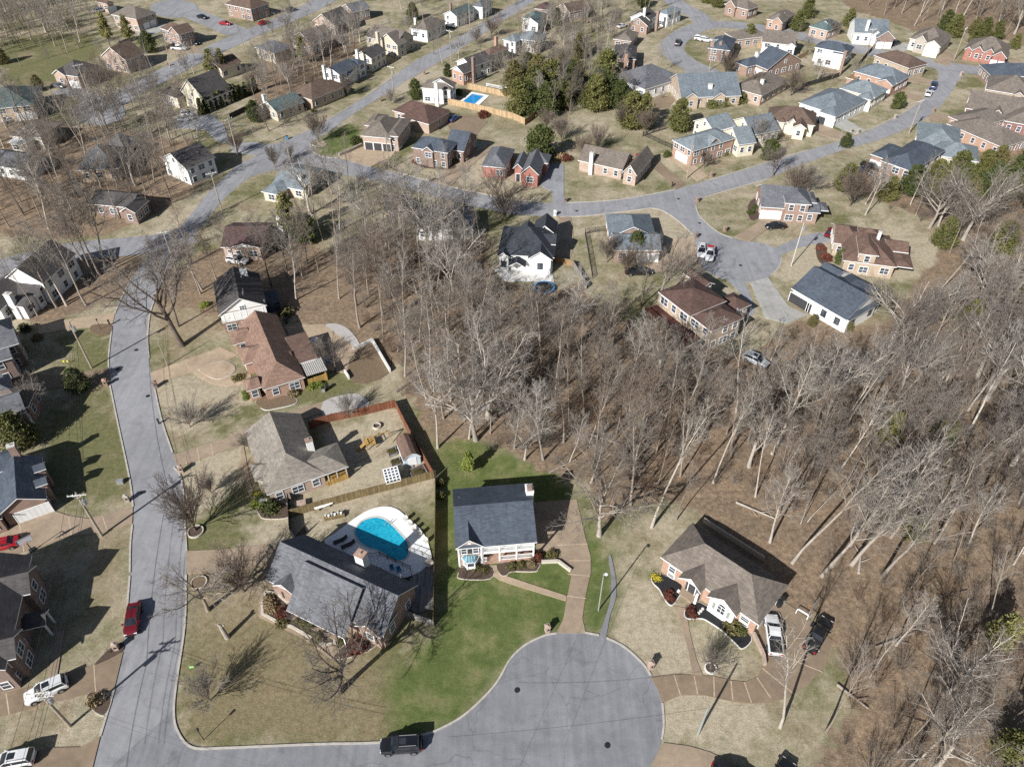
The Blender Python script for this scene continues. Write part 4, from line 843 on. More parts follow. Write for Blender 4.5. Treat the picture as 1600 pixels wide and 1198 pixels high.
HM = house('two storey tan brick house with red brown hip roof and red deck above the woods', ('M', 225, 445, 620, 750, 5.6), [
    b4((225, 445), (620, 750), (990, 490), h=5.6, t='H', k=.42), dict(p=[(650, 760), (985, 905), (1010, 560)], h=5.0, t='H', k=.42),
    dict(p=[(560, 200), (700, 178), (835, 385), (620, 270)], h=5.5, t='Xgg', k=.55), dict(p=[(1000, 560), (1170, 450), (1295, 635), (1190, 690)], h=3.4, t='H', k=.5)], 'brick_tan', 'r_red', vents=3, win=(1.1, 1.5), dense=2.4)
def red_deck():
    r = HM.root; q = HM.rects[0]; m = MB(); m.box(q['x0'] - .5, q['y0'] - 3.0, 2.2, q['x1'] + 4, q['y0'] - .05, 2.4)
    for x in np.arange(q['x0'] - .4, q['x1'] + 4, 2.2): m.box(x, q['y0'] - 2.95, 0, x + .15, q['y0'] - 2.8, 3.3)
    m.box(q['x0'] - .5, q['y0'] - 3.0, 3.25, q['x1'] + 4, q['y0'] - 2.88, 3.35)
    for x in np.arange(q['x0'] - .4, q['x1'] + 4, .2): m.box(x, q['y0'] - 2.96, 2.4, x + .05, q['y0'] - 2.9, 3.25)
    m.build('deck', MATS['deck_red'], r)
    d = MB(); u, v = HM.P((1220, 655), 3.6); d.tube((u, v, 3.4), (u + .15, v - .2, 3.9), .35, .05, 12); d.build('satellite_dish', MATS['metal_grey'], r)
red_deck()
house('sprawling tan brick house with red brown roofs on the pale grass at the woods edge', ('13', 465, 425, 810, 470, 3.1), [
    b4((470, 425), (805, 470), (735, 270), h=3.1, t='H', k=.55), dict(p=[(410, 318), (520, 328), (560, 215), (425, 210)], h=3.1, t='Xgh', k=.5), dict(p=[(568, 385), (695, 400)], y=(-.2, 7), h=5.2, t='Yhg', k=.55), dict(p=[(560, 225), (700, 235), (690, 290)], h=3.4, t='H', k=.5), dict(p=[(715, 290), (860, 310), (830, 375), (770, 365)], h=3.2, t='Xgg', k=.5, gm='white'), dict(p=[(780, 460), (900, 470), (880, 385)], h=2.9, t='H', k=.3, open=1)], 'brick_tan', 'r_rust', vents=3, wframe='trim', ex=[('c', 703, 245, 7, .6, .6, 'white')])
house('white house with wide slate roof and glazed black garage door by the concrete drive', ('13', 145, 600, 490, 800, 3.2), [
    b4((145, 600), (490, 800), (665, 632), h=3.2, t='Xgg', k=.5), dict(p=[(300, 545), (390, 460), (510, 505), (430, 560)], h=3.4, t='Xgg', k=.55), dict(p=[(430, 660), (660, 625), (520, 505)], h=3.5, t='H', k=.5), dict(p=[(490, 795), (560, 775), (600, 640)], h=3.2, t='H', k=.45)], 'white', 'r_slate', vents=4, wframe='trim_dark', ex=[('g', 0, 'F', .16, 4.6, 'garage_dark'), ('d', 0, 'F', .36)])
# ---- houses along the left edge
house('white two storey house with dark gables and white chimney under tall bare trees', ('10', 18, 545, 265, 572, 5.0), [
    dict(p=[(18, 545), (265, 572)], y=(0, 11), h=5.0, t='Y', k=.72), dict(p=[(105, 575), (272, 600)], y=(-2.2, .3), h=3.5, t='S', k=.35), dict(p=[(60, 640), (228, 640)], y=(-5.5, -1.5), h=3.2, t='Xgg', k=.5), dict(p=[(-190, 690), (55, 690)], y=(-7.5, 2), h=3.4, t='Y', k=.55)], 'white', 'r_char', vents=1, ex=[('c', 45, 632, 5.8, 1.3, .9, 'white')])
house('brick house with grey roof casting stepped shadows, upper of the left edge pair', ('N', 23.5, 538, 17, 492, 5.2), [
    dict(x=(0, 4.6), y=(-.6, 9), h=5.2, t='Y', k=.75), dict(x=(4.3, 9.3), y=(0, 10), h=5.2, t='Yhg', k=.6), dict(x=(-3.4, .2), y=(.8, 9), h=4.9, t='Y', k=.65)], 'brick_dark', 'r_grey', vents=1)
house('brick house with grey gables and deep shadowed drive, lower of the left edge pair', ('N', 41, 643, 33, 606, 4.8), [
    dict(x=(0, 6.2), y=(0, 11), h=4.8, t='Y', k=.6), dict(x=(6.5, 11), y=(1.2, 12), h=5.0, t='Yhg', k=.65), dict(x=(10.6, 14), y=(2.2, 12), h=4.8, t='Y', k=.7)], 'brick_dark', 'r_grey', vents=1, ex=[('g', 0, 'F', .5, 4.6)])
house('grey roofed house half behind a pale bare bush at the left edge', ('20', -250, 290, 125, 245, 4.0), [
    b4((-280, 300), (130, 245), (120, 145), h=4.0, t='Xgg', k=.6), dict(p=[(-100, 30), (60, 30), (185, 120), (120, 150)], h=3.8, t='H', k=.55)], 'brick', 'r_taupe', vents=1)
HL = house('brick house with slate roof, two dormers and white garage door beside the basketball hoop', ('20', -12, 820, 290, 716, 3.2), [
    dict(p=[(-12, 820), (290, 716)], y=(0, 9.6), h=3.2, t='Y', k=.62), dict(x=(5.3, 6.9), y=(2.0, 3.7), h=4.2, t='Xgg', k=.75, nw=1), dict(x=(5.3, 6.9), y=(5.2, 6.9), h=4.2, t='Xgg', k=.75, nw=1), dict(p=[(-150, 520), (130, 505), (75, 400)], h=3.9, t='Xgg', k=.55), dict(p=[(-150, 870), (10, 820)], y=(-.8, 6), h=3.1, t='Y', k=.6)], 'brick', 'r_slate', vents=1, ex=[('c', 62, 380, 7, 1.0, .8, 'brick', 'concrete'), ('g', 0, 'F', .62, 4.6)])
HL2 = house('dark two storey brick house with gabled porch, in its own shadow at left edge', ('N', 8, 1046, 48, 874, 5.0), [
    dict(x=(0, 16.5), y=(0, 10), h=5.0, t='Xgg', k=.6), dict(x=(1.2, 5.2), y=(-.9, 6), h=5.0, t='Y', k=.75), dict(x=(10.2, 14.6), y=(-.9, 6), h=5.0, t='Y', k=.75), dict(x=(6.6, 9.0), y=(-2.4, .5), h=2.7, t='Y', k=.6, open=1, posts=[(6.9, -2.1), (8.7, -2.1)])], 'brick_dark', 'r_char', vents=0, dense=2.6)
house('brick house with violet grey roof, white garage and screened side porch under the dark woods', ('13', -40, 95, 112, 105, 3.2), [
    b4((-45, 92), (120, 104), (120, -25), h=3.2, t='Xgg', k=.6), dict(p=[(110, 70), (240, 75), (240, -20)], h=5.0, t='H', k=.55), dict(p=[(215, 125), (300, 130), (300, 50)], h=3.0, t='Xgg', k=.3), dict(p=[(292, 112), (370, 118), (360, 65)], h=2.8, t='H', k=.35, open=1), dict(p=[(235, 65), (305, 60), (270, 0)], h=4.2, t='H', k=.5)], 'brick', 'r_grey', vents=2, ex=[('g', 0, 'F', .35, 4.6)])
# ---- the houses further off.  rows: label, crop, eave A, eave B, eave C, height, roof, pitch, wall, roof colour, extra blocks, extras
def far(label, code, A, B, C, h, t, k, wall, roof, more=(), ex=(), **o):
    if h > 4.3: h *= .86; more = [dict(m, h=m['h'] * (.86 if m['h'] > 4.3 else 1)) for m in more]
    return house(label, (code, *A, *B, h), [b4(A, B, C, h=h, t=t, k=k)] + list(more), wall, roof, ex, **o)
far('two storey red brick house with grey hip roof and entry gable by the road bend', '01', (968, 920), (1190, 955), (1260, 888), 5.4, 'H', .6, 'brick_dark', 'r_slate', [dict(p=[(1047, 925), (1115, 940)], y=(-.6, 4), h=5.3, t='Y', k=.75, wm='brick_dark'), dict(p=[(1215, 885), (1285, 945), (1348, 890), (1285, 830)], h=3.4, t='Xgg', k=.6)], dense=2.6)
far('bright red brick house with grey hip roof, bay front and two steep white edged gables', '01', (1405, 1035), (1560, 1050), (1600, 930), 3.2, 'H', .62, 'brick_red', 'r_grey', [D(p=[('02', 0, 1062), ('02', 55, 1085)], y=(-.5, 7), h=3.6, t='Y', k=1.0), D(p=[('02', 50, 1085), ('02', 168, 1092)], y=(-2.4, 8), h=3.4, t='Y', k=.9), D(p=[('02', 85, 1000), ('02', 225, 1020), ('02', 190, 960)], h=3.3, t='H', k=.6)], [('d', 1, 'F', .5)])
far('long pink brick ranch with brown grey roof, white chimney and dark driveway beside it', '02', (410, 1000), (690, 1062), (610, 945), 2.9, 'X', .62, 'brick_pink', 'r_taupe', [D(p=[(685, 1078), (828, 1040)], y=(-1.6, 11), h=3.0, t='Y', k=1.2)], [('c', 500, 950, 6, .9, .8, 'white')])
far('two storey orange brick house with grey roof, dormered front and pale drive', '02', (1037, 895), (1128, 945), (1265, 795), 5.2, 'H', .45, 'brick_orange', 'r_pale', [D(p=[(1128, 945), (1345, 870), (1265, 800), (1090, 850)], h=5.1, t='H', k=.5), D(p=[(1230, 905), (1265, 895), (1240, 850)], h=5.4, t='Xgg', k=.7)], [('g', 0, 'F', .5, 4.2)], dense=2.4)
far('cream gabled house with long grey roof behind the orange brick house', '02', (1130, 755), (1215, 800), (1400, 785), 4.2, 'Y', .55, 'cream', 'r_pale')
far('cream house with steep front gable and grey roof, between two grey roofed neighbours', '02', (1308, 815), (1415, 905), (1490, 860), 3.6, 'Y', .6, 'cream', 'r_pale')
far('cream house with tall white gable, grey roof and bare tree in front', '02', (1362, 752), (1500, 845), (1640, 790), 3.8, 'Y', .55, 'cream', 'r_blue')
far('grey brick house with wide grey roof, white chimney and twin front gables', '02', (1055, 612), (1338, 602), (1335, 480), 3.2, 'X', .55, 'brick_tan', 'r_blue', [D(p=[(1072, 615), (1178, 622)], y=(-1.0, 5), h=3.2, t='Y', k=.7), D(p=[(1253, 603), (1338, 602)], y=(-.8, 5), h=3.2, t='Y', k=.7)], [('c', 1240, 523, 6, 1.1, .9, 'white')])
far('pinkish brick house with taupe roof and white chimney beside rounded bare trees', '02', (1370, 545), (1560, 600), (1620, 470), 3.2, 'H', .5, 'brick_pink', 'r_taupe', (), [('c', 1567, 495, 6, 1, .9, 'white')])
far('brick house with grey hip roof, white gable and two white garage doors at its end', '02', (1387, 385), (1470, 420), (1600, 335), 3.2, 'H', .5, 'brick', 'r_slate', [D(p=[('03', -60, 412), ('03', 132, 402), ('03', 105, 335)], h=3.2, t='X', k=.5)], [('g', 1, 'F', .35, 2.6), ('g', 1, 'F', .75, 2.6), ('c', 1533, 325, 6, 1, .9, 'white')])
far('tall red brick house with slate hip roof and two chimneys inside the loop road', '02', (1222, 300), (1362, 318), (1392, 245), 4.2, 'H', .55, 'brick_dark', 'r_slate', (), [('c', 1250, 262, 6.0, .9, .8, 'brick'), ('c', 1305, 262, 6.0, .9, .8, 'brick')])
far('low house with broad taupe hip roof at the top of the loop road', '02', (1325, 205), (1400, 250), (1540, 190), 3.2, 'H', .45, 'brick_pink', 'r_taupe')
far('brick house with brown roof beyond a row of clipped evergreens at the top edge', '02', (1325, 25), (1440, 55), (1545, 40), 3.6, 'H', .6, 'brick', 'r_taupe', [D(p=[(1330, 30), (1390, 50)], y=(-1, 4), h=3.6, t='Y', k=.8)])
far('white house with dark gable and smaller brick gable in front by the loop road', '02', (735, 108), (862, 128), (905, 92), 4.8, 'Y', .55, 'white', 'r_char', [D(p=[(717, 150), (835, 175)], y=(-4, 1), h=3.2, t='Y', k=.6, wm='brick')], [('c', 830, 50, 8, .9, .9, 'white')])
far('two storey house, white above brick, with pale grey hip roof and tall brick chimney', '02', (903, 78), (972, 95), (1038, 52), 5.2, 'H', .45, 'white', 'r_pale', (), [('c', 914, 68, 7.0, .9, .9, 'brick')])
far('low brown roofed brick house half hidden by bare trees near the loop road', '02', (630, 245), (745, 260), (760, 200), 3, 'H', .5, 'brick', 'r_taupe')
far('dark roofed brick house with a pair of chimneys among bare trees', '02', (628, 365), (722, 370), (782, 290), 3.6, 'H', .5, 'brick_orange', 'r_char', (), [('c', 632, 310, 6.5, .8, .8, 'stone'), ('c', 713, 340, 6, .9, .9, 'brick_orange')])
far('grey house almost hidden by a thicket of bare trees below the dark roofed house', '02', (690, 500), (830, 560), (860, 400), 3.4, 'H', .5, 'white', 'r_grey')
far('brown roofed brick house at the very top behind the trees', '02', (140, 55), (228, 65), (250, 30), 3.4, 'H', .5, 'brick', 'r_plum'); far('pink brick house with low brown roof next to the top road', '02', (290, 50), (360, 80), (400, 20), 3.6, 'Y', .5, 'brick_pink', 'r_brown')
far('white house with grey green hip roof and white front gable, uphill of its twin', '02', (62, 112), (160, 128), (216, 88), 4.8, 'H', .5, 'white', 'r_green', [D(p=[(45, 140), (150, 160)], y=(-3.5, 2), h=4.0, t='Y', k=.5)])
far('grey roofed house with stone front below the white gabled one', '02', (28, 245), (160, 258), (216, 215), 4.2, 'H', .5, 'stone', 'r_pale')
far('pale house with blue grey roof cut by a big grey tree', '01', (1537, 248), (1620, 265), (1655, 222), 4.2, 'H', .5, 'white', 'r_pale')
far('white two storey house with taupe roof and white chimney beside the rectangular pool', '01', (1028, 548), (1168, 560), (1252, 515), 5.2, 'H', .5, 'white', 'r_taupe', [D(p=[(1095, 498), (1180, 510), (1250, 520)], y=(2.0, 6), h=5.3, t='Ygh', k=.55)], [('c', 1122, 515, 7.6, 1.0, .9, 'white')])
far('white house on a brick base with dark roof, tall brick chimney and lower gable', '01', (1245, 385), (1347, 420), (1415, 350), 5.0, 'Y', .5, 'white', 'r_char', [D(p=[(1213, 432), (1305, 458)], y=(-5, .5), h=4.4, t='Y', k=.55, gm='white', wm='brick_orange')], [('c', 1355, 358, 8, .9, .9, 'brick_dark')])
far('cream house with orange brown roof behind the brick chimneyed white house', '01', (1400, 325), (1462, 345), (1545, 290), 4, 'H', .55, 'cream', 'r_rust', (), [('c', 1497, 228, 7, .9, .9, 'brick_orange')])
far('white and brick house with pale grey gable and brick chimney along the straight road', '01', (1168, 88), (1252, 105), (1345, 50), 4.8, 'Y', .5, 'white', 'r_green', (), [('c', 1212, 20, 8, .8, .8, 'brick')]); far('white house with grey roof and long porch at the far end of the row', '01', (1340, 38), (1412, 48), (1478, 10), 5, 'H', .5, 'white', 'r_grey')
far('white sided house with brown grey hip roof and tall white chimney on the straight road', '01', (957, 175), (1068, 195), (1170, 130), 4, 'H', .55, 'white', 'r_taupe', (), [('c', 993, 112, 7, .8, .8, 'white')])
far('beige house with brown roof, front gable and broad beige chimney', '01', (678, 228), (875, 275), (930, 212), 4.2, 'X', .6, 'beige', 'r_taupe', [D(p=[(775, 250), (885, 285)], y=(-1.2, 4), h=4.2, t='Y', k=.7)], [('c', 755, 200, 8, 1.0, .9, 'beige')])
far('beige two storey gabled house with grey brown roof above the white two storey house', '01', (606, 348), (718, 368), (815, 315), 5, 'Y', .5, 'cream', 'r_char', (), [('c', 628, 310, 7.5, .8, .8, 'white')])
far('white two storey house with dark slate roof and white chimney on the straight road', '01', (408, 443), (520, 468), (617, 405), 5.2, 'Y', .45, 'white', 'r_slate', [D(p=[(530, 480), (640, 455), (600, 440)], h=2.9, t='S', k=.2, open=1), D(p=[(600, 400), (668, 395), (600, 365)], h=4.2, t='H', k=.5)], [('c', 420, 408, 7.5, .8, .8, 'white')])
far('low tan brick house with brown hip roof and front wing beside the straight road', '01', (215, 580), (347, 625), (510, 525), 3.2, 'H', .6, 'brick_tan', 'r_brown', [D(p=[(430, 570), (505, 535), (470, 500)], h=3.2, t='H', k=.6)])
far('low house with grey green gable roof and white chimney at the tree line', '01', (22, 655), (127, 700), (245, 612), 3.0, 'Y', .5, 'beige', 'r_green', (), [('c', 45, 590, 6, .9, .8, 'white')])
far('tan brick corner house with grey hip roof and three dark garage doors', '01', (652, 848), (842, 865), (900, 745), 4.6, 'H', .6, 'brick_pink', 'r_taupe', [D(p=[(690, 765), (770, 790), (740, 710)], h=4.6, t='H', k=.5), D(p=[(845, 850), (965, 750), (890, 735)], h=4.3, t='H', k=.45)], [('g', 0, 'F', .2, 2.2, 'garage_dark'), ('g', 0, 'F', .52, 2.2, 'garage_dark'), ('g', 0, 'F', .85, 2.2, 'garage_dark')], win=(.01, .01) if 0 else (.9, 1.2))
far('low brick house with broad plum coloured hip roof next to the corner house', '01', (850, 690), (1095, 755), (1165, 675), 3.0, 'H', .5, 'brick_pink', 'r_red', [D(p=[(960, 745), (1090, 770), (1040, 650)], h=3, t='H', k=.5)])
far('brick gabled house with grey brown roof deep in the left trees', '01', (215, 240), (352, 285), (425, 210), 3.4, 'Y', .55, 'brick', 'r_taupe'); far('pink brick gabled house with dark grey roof above the upper road', '01', (345, 135), (492, 165), (600, 112), 3.6, 'Y', .6, 'brick_pink', 'r_char')
far('brick house with grey roof between tall trees near the top', '01', (525, 50), (602, 80), (710, 50), 4.6, 'Y', .5, 'brick', 'r_grey'); far('beige house with grey roof behind the trunk cluster left of centre top', '01', (-10, 295), (112, 335), (235, 290), 3.6, 'H', .5, 'beige', 'r_grey')
far('light brown house with brown gable among yellowish trees', '00', (1275, 405), (1377, 435), (1460, 372), 3.6, 'Y', .5, 'cream', 'r_brown')
far('blue grey roofed low house with white chimney under the corner trees', '01', (95, 1150), (295, 1190), (402, 1048), 2.6, 'X', .38, 'beige', 'r_pale', [D(p=[(30, 1195), (190, 1180), (150, 1110)], h=2.5, t='H', k=.35)], [('c', 275, 1090, 5, 1, .9, 'white')])
far('tan house with green grey hip roof at the left edge, cars by its garages', '00', (-120, 690), (205, 655), (190, 545), 5, 'H', .5, 'brick_tan', 'r_green', [D(p=[(-100, 560), (150, 530)], y=(6, 14), h=5, t='H', k=.6)], [('g', 0, 'F', .72, 2.6), ('g', 0, 'F', .9, 2.6)])
far('brick house with dark grey roof and two white garage doors at small cul-de-sac', '00', (328, 458), (485, 480), (590, 405), 4.6, 'H', .6, 'brick_pink', 'r_char', [D(p=[(480, 480), (590, 405), (560, 380)], y=(0, 4), h=4.6, t='Xgg', k=.7), D(p=[(328, 458), (410, 470)], y=(-.5, 3), h=4.6, t='Y', k=.6)], [('g', 0, 'F', .45, 2.6), ('g', 0, 'F', .8, 2.6)])
far('brick gabled house with dark brown roof and white dormers left of the bent road', '00', (628, 348), (738, 370), (905, 330), 5, 'Y', .6, 'brick_pink', 'r_brown', [D(p=[(790, 345), (850, 330), (800, 300)], h=4.8, t='Xgg', k=.8, wm='white')])
far('two storey brick house with brown hip roof and garages below, near the parked white pickup', '00', (995, 175), (1117, 218), (1203, 185), 5.4, 'H', .6, 'brick', 'r_brown', [D(p=[(1065, 190), (1117, 218), (1205, 185)], y=(-.4, 6), h=5.5, t='Y', k=.6)], [('g', 0, 'R', .3, 2.4, 'garage_tan'), ('g', 0, 'R', .65, 2.4, 'garage_tan')])
far('beige and brick house with grey hip roof in front of the upper cul de sac', '00', (693, 92), (850, 122), (937, 70), 5.2, 'H', .55, 'brick_pink', 'r_taupe', (), [('g', 0, 'R', .4, 2.4), ('g', 0, 'R', .75, 2.4)]); far('pinkish house with red brown roof and white garage at the top left', '00', (595, 10), (645, 22), (712, 15), 3.4, 'H', .5, 'brick_pink', 'r_rust', (), [('g', 0, 'R', .5, 3.5)])
far('brown roofed brick house with white windows at the top, by the upper cul de sac', '00', (1402, 25), (1565, 60), (1660, 15), 5.2, 'H', .6, 'brick', 'r_brown')
far('beige house with black steep gables and corner porch beyond the evergreen row', '00', (1113, 580), (1282, 632), (1400, 545), 3.6, 'Y', .85, 'cream', 'r_char', [D(p=[(1330, 575), (1440, 560), (1420, 520)], h=3.2, t='H', k=.4, open=1), D(p=[(1027, 590), (1115, 610), (1090, 540)], h=3.2, t='H', k=.6), D(p=[(1235, 545), (1300, 560)], y=(2, 6), h=5, t='Y', k=.5)], [('g', 2, 'F', .5, 2.6)])
far('white and brick two storey house with side balconies, seen through bare trees', '00', (1000, 985), (1162, 1058), (1310, 965), 5.2, 'Y', .5, 'white', 'r_char')
far('large grey pyramid roofed house under bare trees at left', '00', (475, 1065), (740, 1050), (700, 930), 3.4, 'H', .75, 'brick_tan', 'r_grey'); far('small grey hip roofed house behind the pyramid roofed one', '00', (650, 920), (780, 930), (790, 860), 3.4, 'H', .9, 'brick_tan', 'r_grey')
far('sunlit tan roofed house with a white porch roof at the left edge', '00', (60, 850), (255, 860), (240, 760), 3.4, 'H', .5, 'cream', 'r_tan', [D(p=[(45, 890), (180, 890), (150, 855)], h=2.8, t='F', rm='white')])
far('low house with grey roof and white gable ends in the left woods', '00', (-100, 1020), (140, 1060), (160, 950), 3.2, 'X', .5, 'white', 'r_grey')
far('brick house with dark roof behind the tall roadside trunks', '10', (560, 75), (770, 95), (920, 10), 3.2, 'X', .5, 'brick_dark', 'r_char', [D(p=[(780, 90), (910, 70)], y=(-2, 4), h=3.2, t='Y', k=.6)])
far('brown roofed house with white gable and white chimney behind the white gabled house', '10', (1375, 345), (1640, 345), (1640, 190), 3.2, 'X', .4, 'brick_pink', 'r_plum', [D(p=[(1430, 330), (1640, 320)], y=(-.5, 4), h=3.3, t='Y', k=.3, gm='white')], [('c', ('11', 140, 155), 0, 6, 1, .9, 'white')])
far('dark hip roofed house behind the central trees, next to the road', '11', (800, 120), (930, 110), (940, 10), 3.2, 'H', .6, 'brick_tan', 'r_char'); far('grey roofed house with white garage, screened by the central bare trees', '11', (990, 230), (1330, 220), (1360, 90), 3.2, 'H', .6, 'white', 'r_grey', (), [('c', ('11', 575, 100), 0, 5, 1, .9, 'white')] if 0 else ())
# crop 03 : the upper right streets
far('brown roofed brick house with twin gables and a black car at the top centre right', '03', (-10, 120), (95, 140), (160, 85), 3.6, 'H', .6, 'brick_orange', 'r_taupe', [D(p=[(20, 135), (95, 145)], y=(-1.5, 4), h=3.6, t='Y', k=.8)])
far('brick house with pale green grey roof and white dormer beside the upper street', '03', (256, 165), (362, 192), (470, 155), 3.4, 'H', .55, 'brick_pink', 'r_green', [D(p=[(325, 150), (370, 155)], y=(3, 7), h=4.6, t='Y', k=.7, wm='white')])
far('grey white house with long porch and brick garage gable on the upper street', '03', (540, 205), (690, 212), (715, 155), 4.6, 'X', .6, 'white', 'r_blue', [D(p=[(680, 238), (780, 222), (740, 190)], h=3.6, t='Y', k=.8, wm='brick_dark'), D(p=[(640, 190), (690, 195)], y=(-1, 4), h=4.6, t='Y', k=.9)], [('g', 1, 'F', .25, 2.2), ('g', 1, 'F', .75, 2.2), ('c', 632, 125, 8, .9, .9, 'white')])
far('cream and stone house with taupe roof and three front gables at the wood edge', '03', (882, 240), (1092, 282), (1105, 215), 3.8, 'H', .6, 'cream', 'r_taupe', [D(p=[(935, 235), (1005, 255)], y=(-1.5, 5), h=4, t='Y', k=.9, wm='stone'), D(p=[(980, 270), (1085, 290)], y=(-3, 5), h=3.8, t='Y', k=.6)], [('g', 2, 'F', .5, 3.6, 'garage_white')])
far('red house with grey roof and four white edged gables by the woods', '03', (1228, 305), (1492, 350), (1500, 285), 3.4, 'H', .6, 'brick_red', 'r_taupe', [D(p=[(1230, 305), (1275, 312)], y=(-.6, 4), h=3.4, t='Y', k=.9), D(p=[(1285, 305), (1345, 320)], y=(-.6, 4), h=3.6, t='Y', k=.9), D(p=[(1360, 318), (1415, 330)], y=(-.6, 4), h=3.6, t='Y', k=.9), D(p=[(1395, 350), (1495, 360)], y=(-3.2, 4), h=3.4, t='Y', k=.8)], [('g', 4, 'F', .27, 2.2), ('g', 4, 'F', .74, 2.2)])
far('white two storey house with navy roof, brick chimney and white sunroom', '03', (290, 295), (432, 322), (525, 300), 5.2, 'H', .6, 'white', 'r_slate', [D(p=[(300, 340), (470, 382), (478, 345)], h=3.0, t='F', rm='white'), D(p=[(400, 330), (525, 310), (470, 280)], h=4.6, t='H', k=.5)], [('c', 487, 320, 7.5, .9, .9, 'brick')])
far('white house with taupe roof and rear terraces left of the navy roofed house', '03', (-40, 262), (122, 280), (185, 225), 4.2, 'X', .5, 'white', 'r_taupe', [D(p=[(115, 275), (190, 235)], y=(-.5, 5), h=4, t='Y', k=.6)])
far('brown brick house with mocha roof and dark double garage on the corner', '03', (660, 345), (880, 428), (925, 370), 4, 'H', .5, 'brick_tan', 'r_brown', (), [('g', 0, 'F', .75, 4.6, 'garage_dark')])
far('brick house with slate blue roof, wooden deck and white garage facing the bend', '03', (535, 445), (805, 522), (838, 460), 3.8, 'H', .55, 'brick_orange', 'r_blue', [D(p=[(690, 500), (805, 525)], y=(-2.5, 4), h=3.6, t='Y', k=.5), D(p=[(500, 480), (540, 500), (535, 460)], h=2.2, t='F', rm='deck_wood')], [('g', 1, 'F', .5, 4.2)])
far('cream house with pale grey roof, red car on its drive', '03', (445, 550), (668, 612), (725, 550), 3.8, 'H', .5, 'cream', 'r_pale', [D(p=[(575, 590), (668, 612)], y=(-2, 4), h=3.6, t='H', k=.5)], [('g', 2 if 0 else 1, 'F', .5, 4.2)])
far('white house with broad grey hip roof and open white garage', '03', (190, 640), (440, 722), (505, 590), 3.4, 'H', .5, 'white', 'r_blue', [D(p=[(330, 690), (440, 722)], y=(-1.5, 5), h=3.4, t='H', k=.5)], [('g', 1, 'F', .75, 2.6), ('g', 1, 'F', .25, 2.6, 'garage_dark')])
far('cream brick house with brown roof, steep entry gable and bay window', '03', (-10, 745), (240, 778), (305, 705), 3.4, 'H', .6, 'cream', 'r_brown', [D(p=[(60, 770), (110, 775)], y=(-.8, 4), h=3.4, t='H', k=.7), D(p=[(130, 745), (180, 755)], y=(-.6, 4), h=3.6, t='Y', k=1.1), D(p=[(160, 760), (245, 775)], y=(-3, 4), h=3.4, t='Y', k=.6)])
far('brick house with charcoal roof, white garage and black truck by the dark cedars', '03', (640, 962), (757, 1003), (800, 910), 3.6, 'H', .5, 'brick', 'r_slate', [D(p=[(760, 965), (862, 1058), (1030, 990), (930, 880)], h=5, t='H', k=.5), D(p=[(840, 1040), (900, 1050)], y=(-2.5, 4), h=4.8, t='Y', k=.8)], [('g', 0, 'F', .5, 4.2)], dense=2.4)
far('cream house with wide grey roof and small dormer, right of the charcoal roofed house', '03', (1028, 965), (1182, 990), (1310, 915), 3.4, 'H', .45, 'cream', 'r_pale', [D(p=[(925, 880), (1180, 930), (1200, 800), (960, 790)], h=3.5, t='H', k=.45)], dense=2.2)
far('long brick house with broad taupe hip roof near the right edge', '03', (1115, 772), (1467, 922), (1575, 842), 3.2, 'H', .45, 'brick_orange', 'r_taupe', [D(p=[(1150, 720), (1300, 800), (1480, 720)], h=3.3, t='H', k=.4)])
far('dark red house with grey roof and white windows at the right edge', '03', (1232, 675), (1485, 720), (1640, 640), 3.4, 'X', .45, 'brick_maroon', 'r_taupe', [D(p=[(1390, 700), (1470, 715)], y=(-1, 4), h=3.5, t='Y', k=.8), D(p=[(1480, 720), (1560, 770), (1700, 640)], h=3.4, t='H', k=.5)])
far('tan house with brown roof and cellar hatch at the right edge', '03', (1358, 558), (1562, 592), (1680, 520), 3.6, 'H', .5, 'brick_tan', 'r_taupe', [D(p=[(1530, 590), (1600, 600)], y=(-1, 5), h=3.6, t='Y', k=.7)])
far('dark slate roofed house at the right edge by the top street', '03', (1390, 472), (1640, 480), (1680, 415), 3.6, 'H', .5, 'brick', 'r_slate')
# ---------------------------------------------------------------- vegetation
def tubes(segs, n):
    """segs: list of (p, q, r0, r1) -> verts, quads"""
    a = np.array([[*s[0], *s[1], s[2], s[3]] for s in segs]); p, q, r0, r1 = a[:, :3], a[:, 3:6], a[:, 6], a[:, 7]
    d = q - p; d /= np.linalg.norm(d, axis=1)[:, None] + 1e-9
    u = np.cross(d, [0.31, 0.2, 0.93]); u /= np.linalg.norm(u, axis=1)[:, None] + 1e-9; w = np.cross(d, u)
    th = np.arange(n) * 2 * math.pi / n; c, s = np.cos(th), np.sin(th)
    ring = u[:, None, :] * c[None, :, None] + w[:, None, :] * s[None, :, None]
    A = p[:, None, :] + ring * r0[:, None, None]; B = q[:, None, :] + ring * r1[:, None, None]
    v = np.concatenate([A, B], 1).reshape(-1, 3); m = len(a); base = (np.arange(m) * 2 * n)[:, None]
    i = np.arange(n); j = (i + 1) % n
    f = np.stack([base + i, base + j, base + n + j, base + n + i], 2).reshape(-1, 4)
    return v, f
def np_mesh(name, v, f, mats, mi=None):
    me = bpy.data.meshes.new(name); k = f.shape[1]
    me.vertices.add(len(v)); me.vertices.foreach_set('co', np.ascontiguousarray(v, dtype=np.float32).ravel())
    me.loops.add(f.size); me.loops.foreach_set('vertex_index', f.ravel().astype(np.int32))
    me.polygons.add(len(f)); me.polygons.foreach_set('loop_start', np.arange(0, f.size, k, dtype=np.int32))
    for m in mats: me.materials.append(MATS[m])
    if mi is not None: me.polygons.foreach_set('material_index', mi.astype(np.int32))
    me.update(); return me
